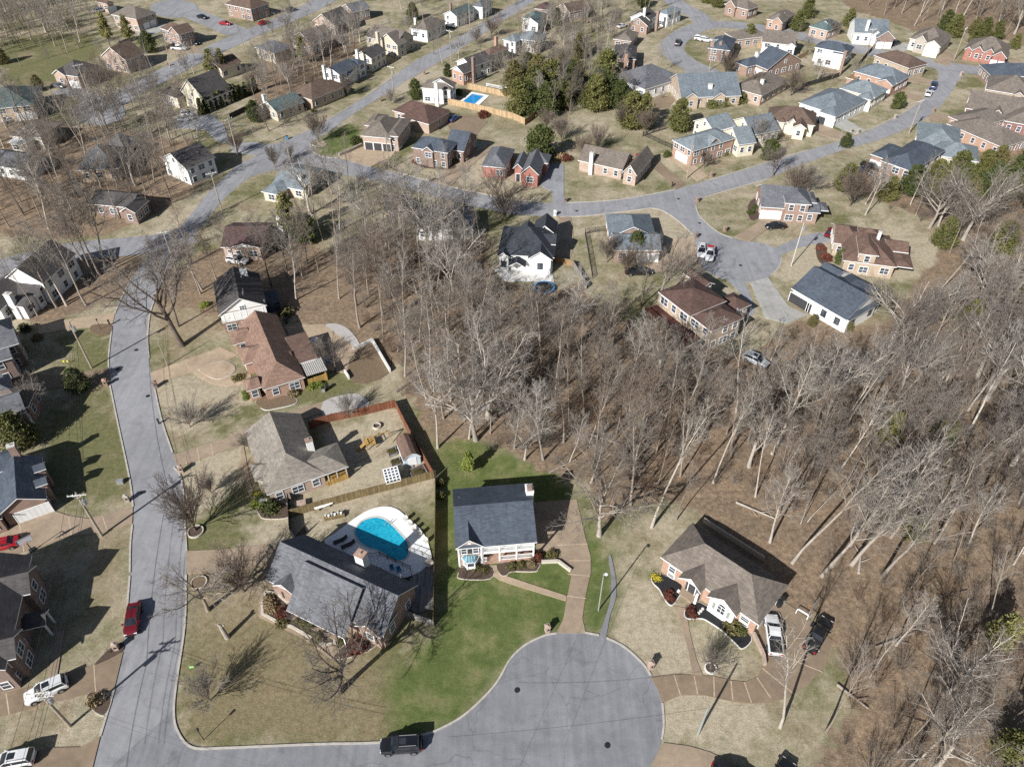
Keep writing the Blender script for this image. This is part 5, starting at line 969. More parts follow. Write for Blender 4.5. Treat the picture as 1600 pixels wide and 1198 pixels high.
class Grow:
    def __init__(s, seed): s.r = np.random.RandomState(seed); s.seg = {i: [] for i in range(7)}
    def go(s, p, d, L, r, lv, spec):
        S = spec[lv]; k = S.get('k', 3); rr = s.r; p = np.array(p, float); d = np.array(d, float); pts = [p]; ds = [d]; end = S.get('taper', .35)
        for i in range(k):
            d = d + rr.randn(3) * S.get('wob', .12) + np.array([0, 0, S.get('up', .05)]); d /= np.linalg.norm(d)
            q = p + d * L / k; a = r * (1 - (1 - end) * i / k); b = r * (1 - (1 - end) * (i + 1) / k)
            s.seg[lv].append((p, q, a, b)); p = q; pts.append(p); ds.append(d)
        if lv + 1 >= len(spec): return
        n = max(1, int(round(S['n'] * rr.uniform(.8, 1.2)))); t0 = S.get('t0', .3); az = rr.uniform(0, 6.28)
        for j in range(n):
            t = t0 + (1 - t0) * (j + rr.uniform(.1, .9)) / n; x = t * k; i = min(int(x), k - 1); pt = pts[i] + (pts[i + 1] - pts[i]) * (x - i); dd = ds[i + 1]
            az += 2.4 + rr.uniform(-.5, .5); u = np.cross(dd, [0.3, 0.9, 0.28]); u /= np.linalg.norm(u) + 1e-9; w = np.cross(dd, u)
            an = math.radians(rr.uniform(*S['ang'])); nd_ = dd * math.cos(an) + (u * math.cos(az) + w * math.sin(az)) * math.sin(an)
            cl = L * rr.uniform(*S['len']) * (1 - S.get('short', .5) * (t - t0) / (1 - t0 + 1e-6))
            cr = max(spec[lv + 1].get('rmin', .012), r * (1 - (1 - end) * t) * S.get('rr', .5))
            s.go(pt, nd_, cl, cr, lv + 1, spec)
SP = dict(
 forest=[dict(k=7, wob=.045, up=.03, n=19, t0=.38, ang=(26, 54), len=(.26, .42), short=.55, rr=.42, taper=.18),
         dict(k=4, wob=.13, up=.13, n=8, t0=.2, ang=(25, 50), len=(.34, .52), rr=.5), dict(k=3, wob=.14, up=.08, n=6, t0=.2, ang=(25, 55), len=(.4, .65), rr=.55, rmin=.026),
         dict(k=2, wob=.15, up=.06, n=4, t0=.2, ang=(20, 50), len=(.45, .8), rr=.6, rmin=.018), dict(k=1, wob=.1, rmin=.014)],
 open=[dict(k=4, wob=.05, up=.03, n=9, t0=.5, ang=(24, 62), len=(1.0, 1.55), short=.1, rr=.55, taper=.6),
       dict(k=5, wob=.16, up=.10, n=11, t0=.2, ang=(28, 60), len=(.32, .52), rr=.48), dict(k=3, wob=.17, up=.06, n=8, t0=.2, ang=(25, 55), len=(.35, .6), rr=.52, rmin=.026),
       dict(k=2, wob=.16, up=.05, n=4, t0=.2, ang=(22, 50), len=(.45, .8), rr=.6, rmin=.019), dict(k=1, wob=.1, rmin=.014)],
 vase=[dict(k=2, wob=.02, n=22, t0=.35, ang=(8, 50), len=(2.6, 3.8), short=.0, rr=.42, taper=.8),
       dict(k=4, wob=.08, up=.06, n=10, t0=.15, ang=(14, 36), len=(.34, .55), rr=.5), dict(k=2, wob=.1, up=.08, n=6, t0=.15, ang=(14, 38), len=(.4, .65), rr=.55, rmin=.022),
       dict(k=2, wob=.1, up=.06, n=4, t0=.15, ang=(14, 36), len=(.45, .7), rr=.6, rmin=.017), dict(k=1, wob=.1, rmin=.013)],
 brush=[dict(k=1, n=16, t0=.2, ang=(6, 48), len=(5, 9), short=.0, rr=.5, taper=.9), dict(k=3, wob=.12, up=.04, n=6, t0=.2, ang=(18, 45), len=(.35, .55), rr=.55, rmin=.016),
        dict(k=2, wob=.15, up=.05, n=5, t0=.2, ang=(18, 45), len=(.4, .65), rr=.6, rmin=.011), dict(k=1, wob=.1, rmin=.008)],
 slim=[dict(k=7, wob=.05, up=.03, n=12, t0=.5, ang=(18, 42), len=(.18, .30), short=.4, rr=.4, taper=.2), dict(k=3, wob=.13, up=.14, n=6, t0=.2, ang=(22, 45), len=(.35, .55), rr=.5),
       dict(k=2, wob=.14, up=.08, n=5, t0=.2, ang=(22, 50), len=(.4, .65), rr=.55, rmin=.02), dict(k=1, wob=.1, n=3, ang=(20, 45), len=(.4, .7), rmin=.012), dict(k=1, rmin=.010)],
)
BARE = {}
def bare_variant(style, seed, H, tw='twig', bk='bark'):
    key = (style, seed, H, tw, bk)
    if key in BARE: return BARE[key]
    g = Grow(seed); sp = [dict(x) for x in SP[style]]
    if style in ('forest', 'slim'): g.go((0, 0, -.1), (g.r.randn() * .05, g.r.randn() * .05, 1), H * .92, H * (.0110 if style == 'forest' else .0085), 0, sp)
    elif style == 'open': g.go((0, 0, -.1), (g.r.randn() * .06, g.r.randn() * .06, 1), H * .40, H * .0185, 0, sp)
    elif style == 'vase': g.go((0, 0, -.1), (0, 0, 1), H * .20, H * .016, 0, sp)
    elif style == 'brush': g.go((0, 0, -.1), (0, 0, 1), .45, .06, 0, sp)
    v0, f0 = tubes(g.seg[0], 7); big = g.seg[1]; v1, f1 = tubes(big, 5); rest = g.seg[2]; v2, f2 = tubes(rest, 4 if style != 'brush' else 3)
    fine = g.seg[3] + g.seg[4]; v3, f3 = tubes(fine, 3)
    # flare the foot of the trunk
    v0[:, :2] *= (1 + .35 * np.clip(1 - v0[:, 2] / (H * .04), 0, 1))[:, None]
    zmax = max(v3[:, 2].max(), v2[:, 2].max()); k = H / zmax
    v = np.concatenate([v1, v2, v3]) ; nq = [len(v1), len(v2)]
    f = np.concatenate([f1, f2 + nq[0]]); q3 = f3 + nq[0] + nq[1]
    f = np.concatenate([f, q3]); mi = np.concatenate([np.zeros(len(f1)), np.zeros(len(f2)), np.ones(len(f3))])
    BARE[key] = (np_mesh('trunk', v0 * k, f0, [bk]), np_mesh('crown', v * k, f, [bk, tw], mi), H)
    return BARE[key]
def leaf_cards(P, size, rs, up=.35):
    n = len(P); nrm = rs.randn(n, 3); nrm[:, 2] += up; nrm /= np.linalg.norm(nrm, axis=1)[:, None]
    u = np.cross(nrm, rs.randn(n, 3)); u /= np.linalg.norm(u, axis=1)[:, None]; w = np.cross(nrm, u)
    s = (size * rs.uniform(.5, 1.3, n))[:, None]; e = rs.uniform(.35, .8, n)[:, None]
    v = np.stack([P - u * s, P + w * s * e, P + u * s, P - w * s * e], 1).reshape(-1, 3)
    return v, np.arange(n * 4).reshape(-1, 4)
EVER = {}
def ever_variant(style, seed, H, mat):
    key = (style, seed, H, mat)
    if key in EVER: return EVER[key]
    rs = np.random.RandomState(seed + 100)
    prof = dict(cedar=lambda t: .37 * H * math.sqrt(max(.01, 1 - t ** 1.5)) * min(1, .5 + 2.2 * t), pine=lambda t: .26 * H * max(.05, (1 - t)) ** .6 * (1 if t > .3 else .45), magnolia=lambda t: .34 * H * math.sqrt(max(.02, 1 - (2 * t - .9) ** 2 / 1.25)),
                spire=lambda t: .17 * H * (1 - t) ** .6 * min(1, .7 + 3 * t), ball=lambda t: .62 * H * math.sqrt(max(.03, 1 - (1.55 * t - .55) ** 2)), mound=lambda t: 1.0 * H * math.sqrt(max(.03, 1 - t * t)))[style]
    nc = dict(cedar=150, pine=85, magnolia=130, spire=70, ball=60, mound=60)[style]; t_lo = dict(cedar=.06, pine=.26, magnolia=.1, spire=.03, ball=.05, mound=.05)[style]
    nl = dict(cedar=46, pine=48, magnolia=44, spire=30, ball=26, mound=26)[style]; sz = dict(cedar=.26, pine=.30, magnolia=.26, spire=.14, ball=.12, mound=.13)[style] * (1 if H > 4 or style in ('ball', 'mound', 'spire') else H / 5)
    C = []
    while len(C) < nc:
        t = t_lo + (1 - t_lo) * rs.rand() ** 1.15; R_ = prof(t) * rs.uniform(.45, 1.08); a = rs.uniform(0, 6.283); C.append((R_ * math.cos(a), R_ * math.sin(a), t * H, prof(t)))
    C = np.array(C); P = []
    for c_ in C:
        s_ = max(.10 * H * .5, c_[3] * .30)
        P.append(c_[:3] + rs.randn(nl, 3) * [s_ * .62, s_ * .62, s_ * .42])
    P = np.concatenate(P); P[:, 2] = np.clip(P[:, 2], .08, None)
    v, f = leaf_cards(P, sz, rs); g = [((0, 0, -.1), (0, 0, H * .55), H * .022, H * .012), ((0, 0, H * .55), (0, 0, H * .96), H * .012, .01)]
    r2 = np.random.RandomState(seed)
    for c_ in C[::3]: g.append(((0, 0, max(.05, c_[2] - .15 * H)), tuple(c_[:3]), H * .006, .012))
    tv, tf = tubes(g, 5)
    EVER[key] = (np_mesh('trunk', tv, tf, ['bark_dark']), np_mesh('crown', v, f, [mat]), H); return EVER[key]
ROT = random.Random(5)
def plant(name, var, x, y, label, cat='tree', group=None, s=1.0, rz=None, tilt=None, simple=False):
    t, c_, H = var
    rz = ROT.uniform(0, 6.28) if rz is None else rz
    if simple:
        o = link(name, c_, None, (x, y, 0), rz)
    else:
        o = empty(name, (x, y, 0), rz); link('trunk', t, o); link('crown', c_, o)
    k = s * ROT.uniform(.96, 1.04); o.scale = (s * ROT.uniform(.93, 1.07), s * ROT.uniform(.93, 1.07), k)
    if tilt: o.rotation_euler = (tilt[0], tilt[1], rz)
    return tag(o, label, cat, group)
FOREST = [bare_variant('forest', 1, 20, 'twig', 'bark'), bare_variant('forest', 2, 20, 'twig_grey', 'bark_white'), bare_variant('forest', 3, 20, 'twig_brown', 'bark'), bare_variant('forest', 4, 20, 'twig', 'bark_dark'), bare_variant('slim', 5, 20, 'twig_grey', 'bark_white'),
          bare_variant('slim', 6, 20, 'twig', 'bark'), bare_variant('slim', 7, 20, 'twig_brown', 'bark'), bare_variant('open', 8, 16, 'twig_grey', 'bark_white')]
OPEN = [bare_variant('open', 11, 16, 'twig', 'bark_dark'), bare_variant('open', 12, 16, 'twig', 'bark_white'), bare_variant('open', 13, 16, 'twig', 'bark')]
VASE = [bare_variant('vase', 21, 8, 'twig_brown', 'bark_dark'), bare_variant('vase', 22, 8, 'twig', 'bark'), bare_variant('vase', 23, 8, 'twig_grey', 'bark')]
BRUSH = [bare_variant('brush', 31, 3, 'twig_brown', 'bark_dark'), bare_variant('brush', 32, 3, 'twig', 'bark'), bare_variant('brush', 33, 3, 'twig_rust', 'bark_dark')]
# no tree grows through a house, nor in a road
FOOT = []
for H_ in HOUSES:
    ca, sa = math.cos(H_.ang), math.sin(H_.ang); L0 = H_.root.location
    for r in H_.rects: FOOT.append((L0.x, L0.y, ca, sa, r['rx']))
def clear(x, y, m=1.5):
    for (a, b, ca, sa, q) in FOOT:
        dx, dy = x - a, y - b; u, v = dx * ca + dy * sa, -dx * sa + dy * ca
        if q[0] - m < u < q[2] + m and q[1] - m < v < q[3] + m: return False
    return True
def tree_at(px, py, H, kind, label, group=None, i=0, tilt=None):
    p = G(px, py)
    v = dict(o=OPEN, f=FOREST[:4], s=FOREST[4:7], v=VASE, b=BRUSH, w=[OPEN[1]], g=[FOREST[1], FOREST[4]])[kind]; v = v[i % len(v)]
    nm = 'bare_shrub' if kind == 'b' else 'bare_tree'
    return plant(nm, v, p.x, p.y, label, 'shrub' if kind == 'b' else 'tree', group, H / v[2], tilt=tilt)
LAWN = [
 (285, 540, 23, 'o', 'huge spreading bare oak like tree leaning over the left street bend', 0), (279, 510, 19, 'f', 'second thick dark trunk right behind the huge spreading tree at the street bend', 3),
 (313, 459, 15, 'f', 'thin forked bare tree between the street bend and the white gabled house', 0), (338, 436, 13, 'f', 'slender dark bare tree above the white gabled house', 2),
 (297, 667, 6, 'v', 'small open bare tree on the pale lawn by the left street', 2), (306, 829, 11.5, 'v', 'broom shaped dense bare tree in a round stone ring by the left street', 0),
 (325, 953, 12, 'o', 'crooked bare tree leaning over the left street beside the pool house drive', 2), (381, 924, 9.5, 'v', 'rounded brown bare bush of a tree left of the pool house', 0), (328, 1094, 6, 'v', 'little grey bare tree on the leafy corner lawn', 2),
 (530, 1081, 15, 'o', 'gnarled bare tree casting a long forked shadow over the front lawn', 0), (936, 836, 17, 'w', 'white limbed twin trunk sycamore beside the brown driveway', 1), (1018, 824, 25, 'g', 'tall pale bare tree on the bank between driveway and woods', 1),
 (1057, 812, 12, 's', 'thin straight bare tree standing beside the tall pale one on the bank', 1), (684, 700, 19, 'g', 'grey bare tree at the corner of the red fence', 0), (733, 685, 17, 'f', 'pale leaning bare tree at the lawn edge behind the balcony house', 1), (744, 688, 18, 'w', 'pale bare tree with a bent limb where lawn meets woods', 0), (820, 718, 10, 'o', 'short broken topped bare tree at the back lawn corner', 1),
 (1203, 847, 17, 'g', 'crooked pale bare tree just behind the brown hip roofed house', 0), (1238, 879, 27, 'g', 'pale bare tree at the corner of the brown house shadow', 1), (1284, 900, 24, 'g', 'tall pale tree behind the dark pickup clearing', 0), (1299, 886, 18, 's', 'thin companion trunk beside the tall pale tree of the clearing', 0),
 (1328, 852, 24, 'g', 'straight pale tree at the back of the leafy clearing', 1), (1331, 882, 26, 'g', 'forked pale tree in the middle of the leafy clearing', 0), (1378, 901, 24, 'g', 'long curved pale tree at the right of the leafy clearing', 0), (1251, 818, 9, 's', 'short white trunk at the wood edge, left of two', 0), (1262, 815, 9, 's', 'short white trunk at the wood edge, right of two', 0),
 (1219, 1136, 23, 'g', 'white barked tree leaning out beside the curved brown drive', 1), (1475, 1086, 14, 'w', 'massive white sycamore in the lower right woods', 0), (1462, 1199, 14, 'w', 'big white forked tree at the bottom of the right woods', 0), (1422, 1198, 16, 'g', 'arching white trunk next to the big forked tree at the bottom', 0), (1291, 1142, 17, 's', 'slim leaning tree between the drive and the lower woods', 1),
 (1523, 484, 17, 'w', 'many limbed silver tree against the evergreens at right', 0), (1527, 588, 19, 'w', 'large pale leaning tree below the silver tree at right', 0), (1390, 541, 18, 'w', 'wide silver grey tree in front of the slate roofed white house', 0), (1465, 460, 15, 's', 'slim leaning tree on the pale grass edge', 0), (1452, 356, 16, 'w', 'silver tree leaning from the pale lawn edge', 0), (1505, 375, 19, 'w', 'tangled silver tree above the pale lawn edge', 0), (1352, 336, 14, 'g', 'small silver tree behind the violet grey roofed house', 0),
 (1110, 1044, 4.5, 'v', 'small bare tree in a white ring on the front lawn of the brown house', 2), (498, 222, 9.5, 'v', 'dense round bare tree on the green corner lawn', 0), (430, 262, 7, 'v', 'small bare tree in the corner bed by the road junction', 1), (372, 240, 6.5, 'v', 'rounded brown bare tree beside the leaning pole', 0), (744, 70, 7, 'v', 'small bare tree beside the straight road, far half', 1), (768, 58, 8, 'v', 'tight brown egg shaped bare tree by the straight road', 0),
 (877, 220, 8, 'v', 'dark brown oval tree left of the evergreen pair', 0), (854, 205, 7, 'v', 'narrow brown bare tree beside the pool fence lawn', 0), (933, 236, 8, 'v', 'brown bare tree behind the pink ranch roof', 0), (912, 248, 7.5, 'v', 'upright brown bare tree at the pink ranch chimney', 0), (971, 200, 8, 'v', 'oval bare tree in front of the cedars', 0), (1009, 208, 8.5, 'v', 'second oval bare tree in front of the cedars', 0), (1100, 262, 5.5, 'v', 'brown bare tree before the orange brick house', 0), (1175, 150, 9, 'v', 'dense brown oval tree before the pink taupe roofed house', 0), (1133, 118, 9, 'v', 'egg shaped brown tree above the twin gabled grey house', 0), (1235, 150, 9.5, 'v', 'large dark bare tree by the brown roofed cream house', 0), (1275, 130, 9, 'o', 'spreading crooked tree in a back garden of the upper right', 1),
 (1298, 58, 7, 'v', 'brown bare tree before the pale green roofed house', 0), (1186, 228, 9, 'v', 'wide bare tree over the cream gabled house', 2), (1208, 275, 9, 'o', 'low bare tree at the roadside by the lower curve', 0), (1240, 305, 9, 'v', 'rounded dark bare tree at the road edge, upper right', 0), (1262, 300, 8, 'v', 'tan bare thicket tree at the road edge', 2), (1328, 322, 11, 'v', 'rust brown leafed tree behind the violet grey roofed house', 0),
 (790, 345, 10, 'v', 'russet leaf holding tree near the dark farmhouse', 0), (780, 320, 11, 'o', 'bare roadside tree throwing shadow over the road', 0), (455, 250, 5, 'v', 'small bare shrub tree by the blue grey roof', 1), (544, 150, 8, 'v', 'bare tree on the lawn across from the corner house', 1), (465, 190, 8, 'o', 'bare tree in front of the grey green gabled house', 0), (560, 130, 6, 'o', 'low bare tree left of the straight road', 2), (611, 163, 5, 'v', 'small twiggy tree at the white pool house corner', 2), (790, 135, 12, 'o', 'large bare tree beside the brick chimneyed white house', 2), (875, 110, 9, 'o', 'pale bare tree by the stone fronted house', 1), (420, 205, 9, 'o', 'bare tree left of the straight road end', 0),
 (980, 428, 8, 'v', 'bare bush like tree beside the blue grey garage house', 0), (1000, 480, 17, 'f', 'broad bare tree over the dark pickup', 3), (1030, 470, 15, 'o', 'low spreading bare tree beside the red deck house', 2), (948, 410, 8, 'v', 'brown bare tree at the side of the blue grey house', 1),
 (60, 650, 8, 'o', 'pale fuzzy bare tree next to the left edge grey roof', 1), (500, 560, 5, 'v', 'bare tree over the back patio of the rosy roofed house', 1), (525, 580, 8, 'o', 'leaning bare tree by the low timber wall', 0), (388, 700, 4, 'v', 'small bare tree at the porch corner of the grey tan house', 2), (330, 770, 4.5, 'v', 'thin bare tree on the dry lawn near the broom shaped tree', 1), (545, 650, 5, 'v', 'small bare tree inside the red fenced yard', 2),
 (164, 421, 22, 'f', 'rightmost tall trunk of the dense trunk cluster at the left junction', 1), (156, 430, 22, 'f', 'second tall trunk of the cluster at the left junction', 0), (146, 431, 21, 'f', 'third slim trunk of the cluster at the left junction', 0), (141, 428, 20, 'f', 'leftmost slim trunk of the cluster at the left junction', 2), (135, 477, 20, 'f', 'leaning tree on the bank beside the left street', 0), (104, 477, 19, 'f', 'leaning trunk right of the white gabled house at left', 1), (89, 480, 18, 'f', 'slim leaning trunk touching the left white house', 0), (59, 493, 17, 's', 'bare trunk in front of the left white house', 1), (36, 333, 19, 'f', 'dark tall trunk on the brown ground at the left', 3), (15, 355, 18, 's', 'slim trunk left of the dark tall trunk', 2), (221, 340, 17, 'f', 'bare tree at the edge of the upper left road', 3), (185, 342, 17, 's', 'slim bare tree by the dark roofed brick house', 2), (245, 322, 16, 'f', 'bare tree right of the dark roofed brick house', 0), (235, 333, 14, 's', 'slim dark tree at the roadside, upper left', 1),
 (463, 468, 18, 'g', 'pale leaning tree on the brown slope behind the white gabled house', 0), (530, 467, 16, 'g', 'pale forked tree on the open brown slope', 1), (562, 512, 20, 'f', 'dark straight tree at the corner of the brown slope', 0), (450, 437, 17, 'f', 'dark trunk above the brown slope, left of three', 3), (472, 432, 17, 's', 'slim trunk above the brown slope, middle of three', 2), (498, 425, 16, 's', 'slim trunk above the brown slope, right of three', 1), (425, 448, 18, 'f', 'dark leaning trunk beside the white gabled house', 3),
]
for i, (px, py, H, kd, lab, vi) in enumerate(LAWN): tree_at(px, py, H, kd, lab, None, vi)
ZONES = [  # polygon, spacing, heights, label, group, species weights
 ([(520, 400), (600, 372), (690, 345), (755, 385), (745, 430), (775, 535), (900, 550), (960, 535), (1010, 575), (1130, 650), (1200, 625), (1330, 625), (1400, 570), (1480, 510), (1560, 475), (1660, 440), (1720, 700), (1700, 900), (1450, 860), (1360, 840), (1300, 810), (1200, 800), (1120, 760), (1040, 760), (985, 790), (930, 765), (900, 750), (830, 715), (780, 690), (690, 660), (640, 620), (625, 590), (600, 540), (560, 490)], 3.5, (12, 21), 'bare grey tree in the dense winter wood behind the houses at right', 'bare trees of the middle wood'),
 ([(1380, 900), (1470, 860), (1720, 900), (1800, 1260), (1340, 1260), (1300, 1170), (1310, 1060), (1330, 1000), (1360, 950)], 5.6, (9, 15), 'bare pale tree in the lower right wood beyond the brown drive', 'bare trees of the lower right wood'),
 ([(1340, 318), (1420, 318), (1500, 330), (1560, 318), (1660, 290), (1660, 430), (1520, 430), (1480, 400), (1455, 355), (1395, 330)], 4.4, (9, 15), 'bare silver tree in the wood along the right edge', 'bare trees of the right edge wood'),
 ([(1330, -5), (1640, -30), (1660, 80), (1575, 66), (1540, 58), (1490, 48), (1440, 46), (1400, 36)], 6.0, (14, 20), 'bare tree in the wood above the uppermost street', 'bare trees of the top right wood'),
 ([(-60, 235), (20, 190), (110, 196), (150, 195), (230, 205), (300, 215), (330, 240), (300, 280), (240, 330), (170, 350), (90, 370), (-60, 350)], 4.0, (12, 18), 'bare tree among the houses of the upper left woods', 'bare trees of the upper left woods'),
 ([(-60, -20), (140, -10), (150, 40), (135, 66), (110, 88), (60, 84), (0, 92), (-60, 100)], 4.2, (11, 16), 'bare tree in the top left corner grove', 'bare trees of the top left grove'),
 ([(160, 140), (215, 150), (300, 170), (290, 205), (200, 200), (130, 190)], 4.6, (11, 15), 'bare tree around the round end of the left upper road', 'bare trees around the upper left road end'),
 ([(400, 125), (450, 90), (560, 52), (570, 80), (520, 110), (480, 140), (430, 165), (400, 185)], 3.8, (10, 15), 'bare tree in the belt behind the houses left of the straight road', 'bare trees behind the left row of houses'),
 ([(600, 10), (650, 0), (760, -20), (780, 0), (700, 20), (640, 40)], 9, (10, 15), 'bare tree behind the far end of the straight road', 'bare trees at the far end of the straight road'),
 ([(810, 60), (850, 20), (960, 30), (980, 60), (950, 110), (990, 120), (1030, 110), (1045, 150), (1000, 165), (930, 165), (870, 195), (830, 180), (810, 140)], 4.2, (9, 13), 'bare tree in the thicket between the cedars and the loop road', 'bare trees of the centre thicket'),
 ([(840, -25), (1000, -25), (1040, 10), (1020, 30), (940, 15), (870, 20)], 8, (11, 16), 'bare tree along the top edge above the loop road', 'bare trees along the top edge'),
 ([(610, 310), (700, 330), (740, 350), (690, 350), (590, 370), (500, 370), (480, 330), (520, 300)], 5.2, (14, 19), 'bare tree screening the hidden houses left of the dark farmhouse', 'bare trees around the hidden houses'),
 ([(775, 475), (900, 485), (960, 505), (1010, 525), (1120, 570), (1230, 560), (1330, 560), (1400, 565), (1330, 620), (1200, 620), (1130, 645), (1010, 570), (960, 530), (900, 545), (775, 530)], 2.9, (5, 9), 'low bare tree in the thicket just below the far houses, above the wood', 'low bare trees below the far houses'),
 ([(250, 425), (320, 380), (400, 372), (520, 375), (510, 405), (430, 440), (345, 445), (300, 470), (260, 455)], 6.5, (11, 16), 'bare tree on the brown ground around the white gabled house', 'bare trees around the white gabled house'),
 ([(-40, 90), (150, 100), (330, 92), (500, 22), (560, 45), (430, 130), (330, 172), (150, 130)], 9, (8, 13), 'bare garden tree between the houses of the upper left streets', 'bare garden trees at upper left'),
 ([(600, 60), (700, 12), (800, -12), (1000, -5), (1010, 50), (890, 70), (800, 125), (755, 140)], 7.5, (8, 13), 'bare garden tree between the straight road and the loop road', 'bare garden trees at top centre'),
 ([(1110, 60), (1240, 70), (1330, 90), (1420, 105), (1380, 150), (1290, 140), (1180, 120), (1120, 95)], 11, (6, 9), 'bare garden tree between the upper right back yards', 'bare garden trees at upper right'),
 ([(300, 225), (345, 245), (330, 285), (290, 320), (255, 345), (250, 320)], 9, (11, 15), 'bare roadside tree left of the long leaning pole', 'bare trees along the upper left road'),
]
def scatter(poly, dist, seed, m=1.6, cap=4000):
    g = [G(*p) for p in poly]; rs = random.Random(seed); x0, x1 = min(p.x for p in g), max(p.x for p in g); y0, y1 = min(p.y for p in g), max(p.y for p in g)
    out = []; cell = {}
    n = int((x1 - x0) * (y1 - y0) / dist ** 2 * 4)
    X = np.array([rs.uniform(x0, x1) for _ in range(n)]); Y = np.array([rs.uniform(y0, y1) for _ in range(n)]); ok = inside(X, Y, g)
    for x, y in zip(X[ok], Y[ok]):
        k = (int(x / dist), int(y / dist))
        if any((x - a) ** 2 + (y - b) ** 2 < dist ** 2 for i in (-1, 0, 1) for j in (-1, 0, 1) for a, b in cell.get((k[0] + i, k[1] + j), [])): continue
        if not clear(x, y, m): continue
        cell.setdefault(k, []).append((x, y)); out.append((x, y))
        if len(out) >= cap: break
    return out
def in_frame(x, y, z=8, m=120):
    d = np.array([x, y, z]) - CAM; k = d @ FW
    if k <= 1: return False
    px, py = CX + FPX * (d @ np.array([1, 0, 0])) / k, CY - FPX * (d @ UP) / k
    return -m < px < 1600 + m and -m < py < 1198 + m * 2.5
cand = []
for zi, (poly, dist, hs, lab, grp) in enumerate(ZONES):
    for (x, y) in scatter(poly, dist, 40 + zi, 2.2):
        vis = in_frame(x, y, 8, 0); cand.append((math.hypot(x, y), x, y, zi, vis))
cand.sort(); rs = random.Random(9); quota = 296 - len(LAWN); STUFF = []
print('bare tree candidates', len(cand), 'lawn', len(LAWN))
for (d, x, y, zi, vis) in cand:
    hs = ZONES[zi][2]; H = rs.uniform(*hs); vi = rs.choice([0, 0, 1, 1, 2, 3, 4, 4, 5, 6, 6, 7]) if zi != 6 else rs.choice([0, 3, 2]); vi = rs.choice([4, 5, 6, 1]) if zi == 1 else vi
    if vis and quota > 0 and (d < 150 or rs.random() < .5):
        quota -= 1; v = FOREST[vi]; plant('bare_tree', v, x, y, ZONES[zi][3], 'tree', ZONES[zi][4], H / v[2], tilt=(rs.uniform(-.05, .05), rs.uniform(-.05, .05)))
    elif in_frame(x, y, 8, 160): STUFF.append((x, y, vi, H / FOREST[vi][2], rs.uniform(0, 6.28)))
# the far trees nobody could count one by one: one instanced object each for trees and for undergrowth
def stuff_object(name, pts, variants, both=True):
    me = bpy.data.meshes.new(name); me.vertices.add(len(pts)); me.vertices.foreach_set('co', np.array([(p[0], p[1], 0) for p in pts], dtype=np.float32).ravel())
    for key, ix, ty in (('kind_index', 2, 'INT'), ('size', 3, 'FLOAT'), ('turn', 4, 'FLOAT')):
        at = me.attributes.new(key, ty, 'POINT'); at.data.foreach_set('value', np.array([p[ix] for p in pts], dtype=np.int32 if ty == 'INT' else np.float32))
    o = tag(link(name, me), kind='stuff')
    ng = bpy.data.node_groups.new(name, 'GeometryNodeTree'); ng.interface.new_socket('Geometry', in_out='INPUT', socket_type='NodeSocketGeometry'); ng.interface.new_socket('Geometry', in_out='OUTPUT', socket_type='NodeSocketGeometry')
    L = ng.links; gi = ng.nodes.new('NodeGroupInput'); go = ng.nodes.new('NodeGroupOutput'); jn = ng.nodes.new('GeometryNodeJoinGeometry')
    def attr(k, t):
        a = ng.nodes.new('GeometryNodeInputNamedAttribute'); a.data_type = t; a.inputs[0].default_value = k; return a.outputs[0]
    for k, objs in enumerate(variants):
        cmp = ng.nodes.new('FunctionNodeCompare'); cmp.data_type = 'INT'; cmp.operation = 'EQUAL'; L.new(attr('kind_index', 'INT'), cmp.inputs[2]); cmp.inputs[3].default_value = k
        for ob in objs:
            oi = ng.nodes.new('GeometryNodeObjectInfo'); oi.inputs['Object'].default_value = ob; oi.transform_space = 'ORIGINAL'; oi.inputs['As Instance'].default_value = True
            ip = ng.nodes.new('GeometryNodeInstanceOnPoints'); L.new(gi.outputs[0], ip.inputs['Points']); L.new(cmp.outputs[0], ip.inputs['Selection']); L.new(oi.outputs['Geometry'], ip.inputs['Instance'])
            cx = ng.nodes.new('ShaderNodeCombineXYZ'); L.new(attr('turn', 'FLOAT'), cx.inputs[2]); L.new(cx.outputs[0], ip.inputs['Rotation']); L.new(attr('size', 'FLOAT'), ip.inputs['Scale']); L.new(ip.outputs[0], jn.inputs[0])
    L.new(jn.outputs[0], go.inputs[0]); md = o.modifiers.new('scatter', 'NODES'); md.node_group = ng
    return o
def user_of(me):
    return next(o for o in COL.objects if o.data == me)
have = {o.data.name: o for o in COL.objects if o.type == 'MESH'}
src = []
for v in FOREST:
    src.append([have[m.name] for m in v[:2] if m.name in have])
print('stuff trees', len(STUFF))
if STUFF: stuff_object('woodland', STUFF, src)
SHR = [(628, 618, 3, 0, 'brown bare bush outside the top corner of the red fence', None)]
for i, (px, py, H, vi, lab, grp) in enumerate(SHR): tree_at(px, py, H, 'b', lab, grp, vi)
tree_at(172, 1020, 1.7, 'b', 'scrubby bare bush around the brick mailbox by the white car drive', None, 0); tree_at(163, 1095, 1.9, 'b', 'scrubby bare bush in the stone ring by the street', None, 1); tree_at(765, 705, 3.2, 'b', 'grey bare bush on the back lawn edge behind the balcony house', None, 1); tree_at(1340, 940, 2.6, 'b', 'rusty bare bush right of the dark pickup', None, 2)
have = {o.data.name: o for o in COL.objects if o.type == 'MESH'}
UND = []
for zi in (0, 1, 2):
    for (x, y) in scatter(ZONES[zi][0], 2.8 if zi == 0 else 2.9, 90 + zi, 1.2): UND.append((x, y, rs.choice([0, 0, 1, 1, 2]), rs.uniform(.7, 1.9), rs.uniform(0, 6.28)))
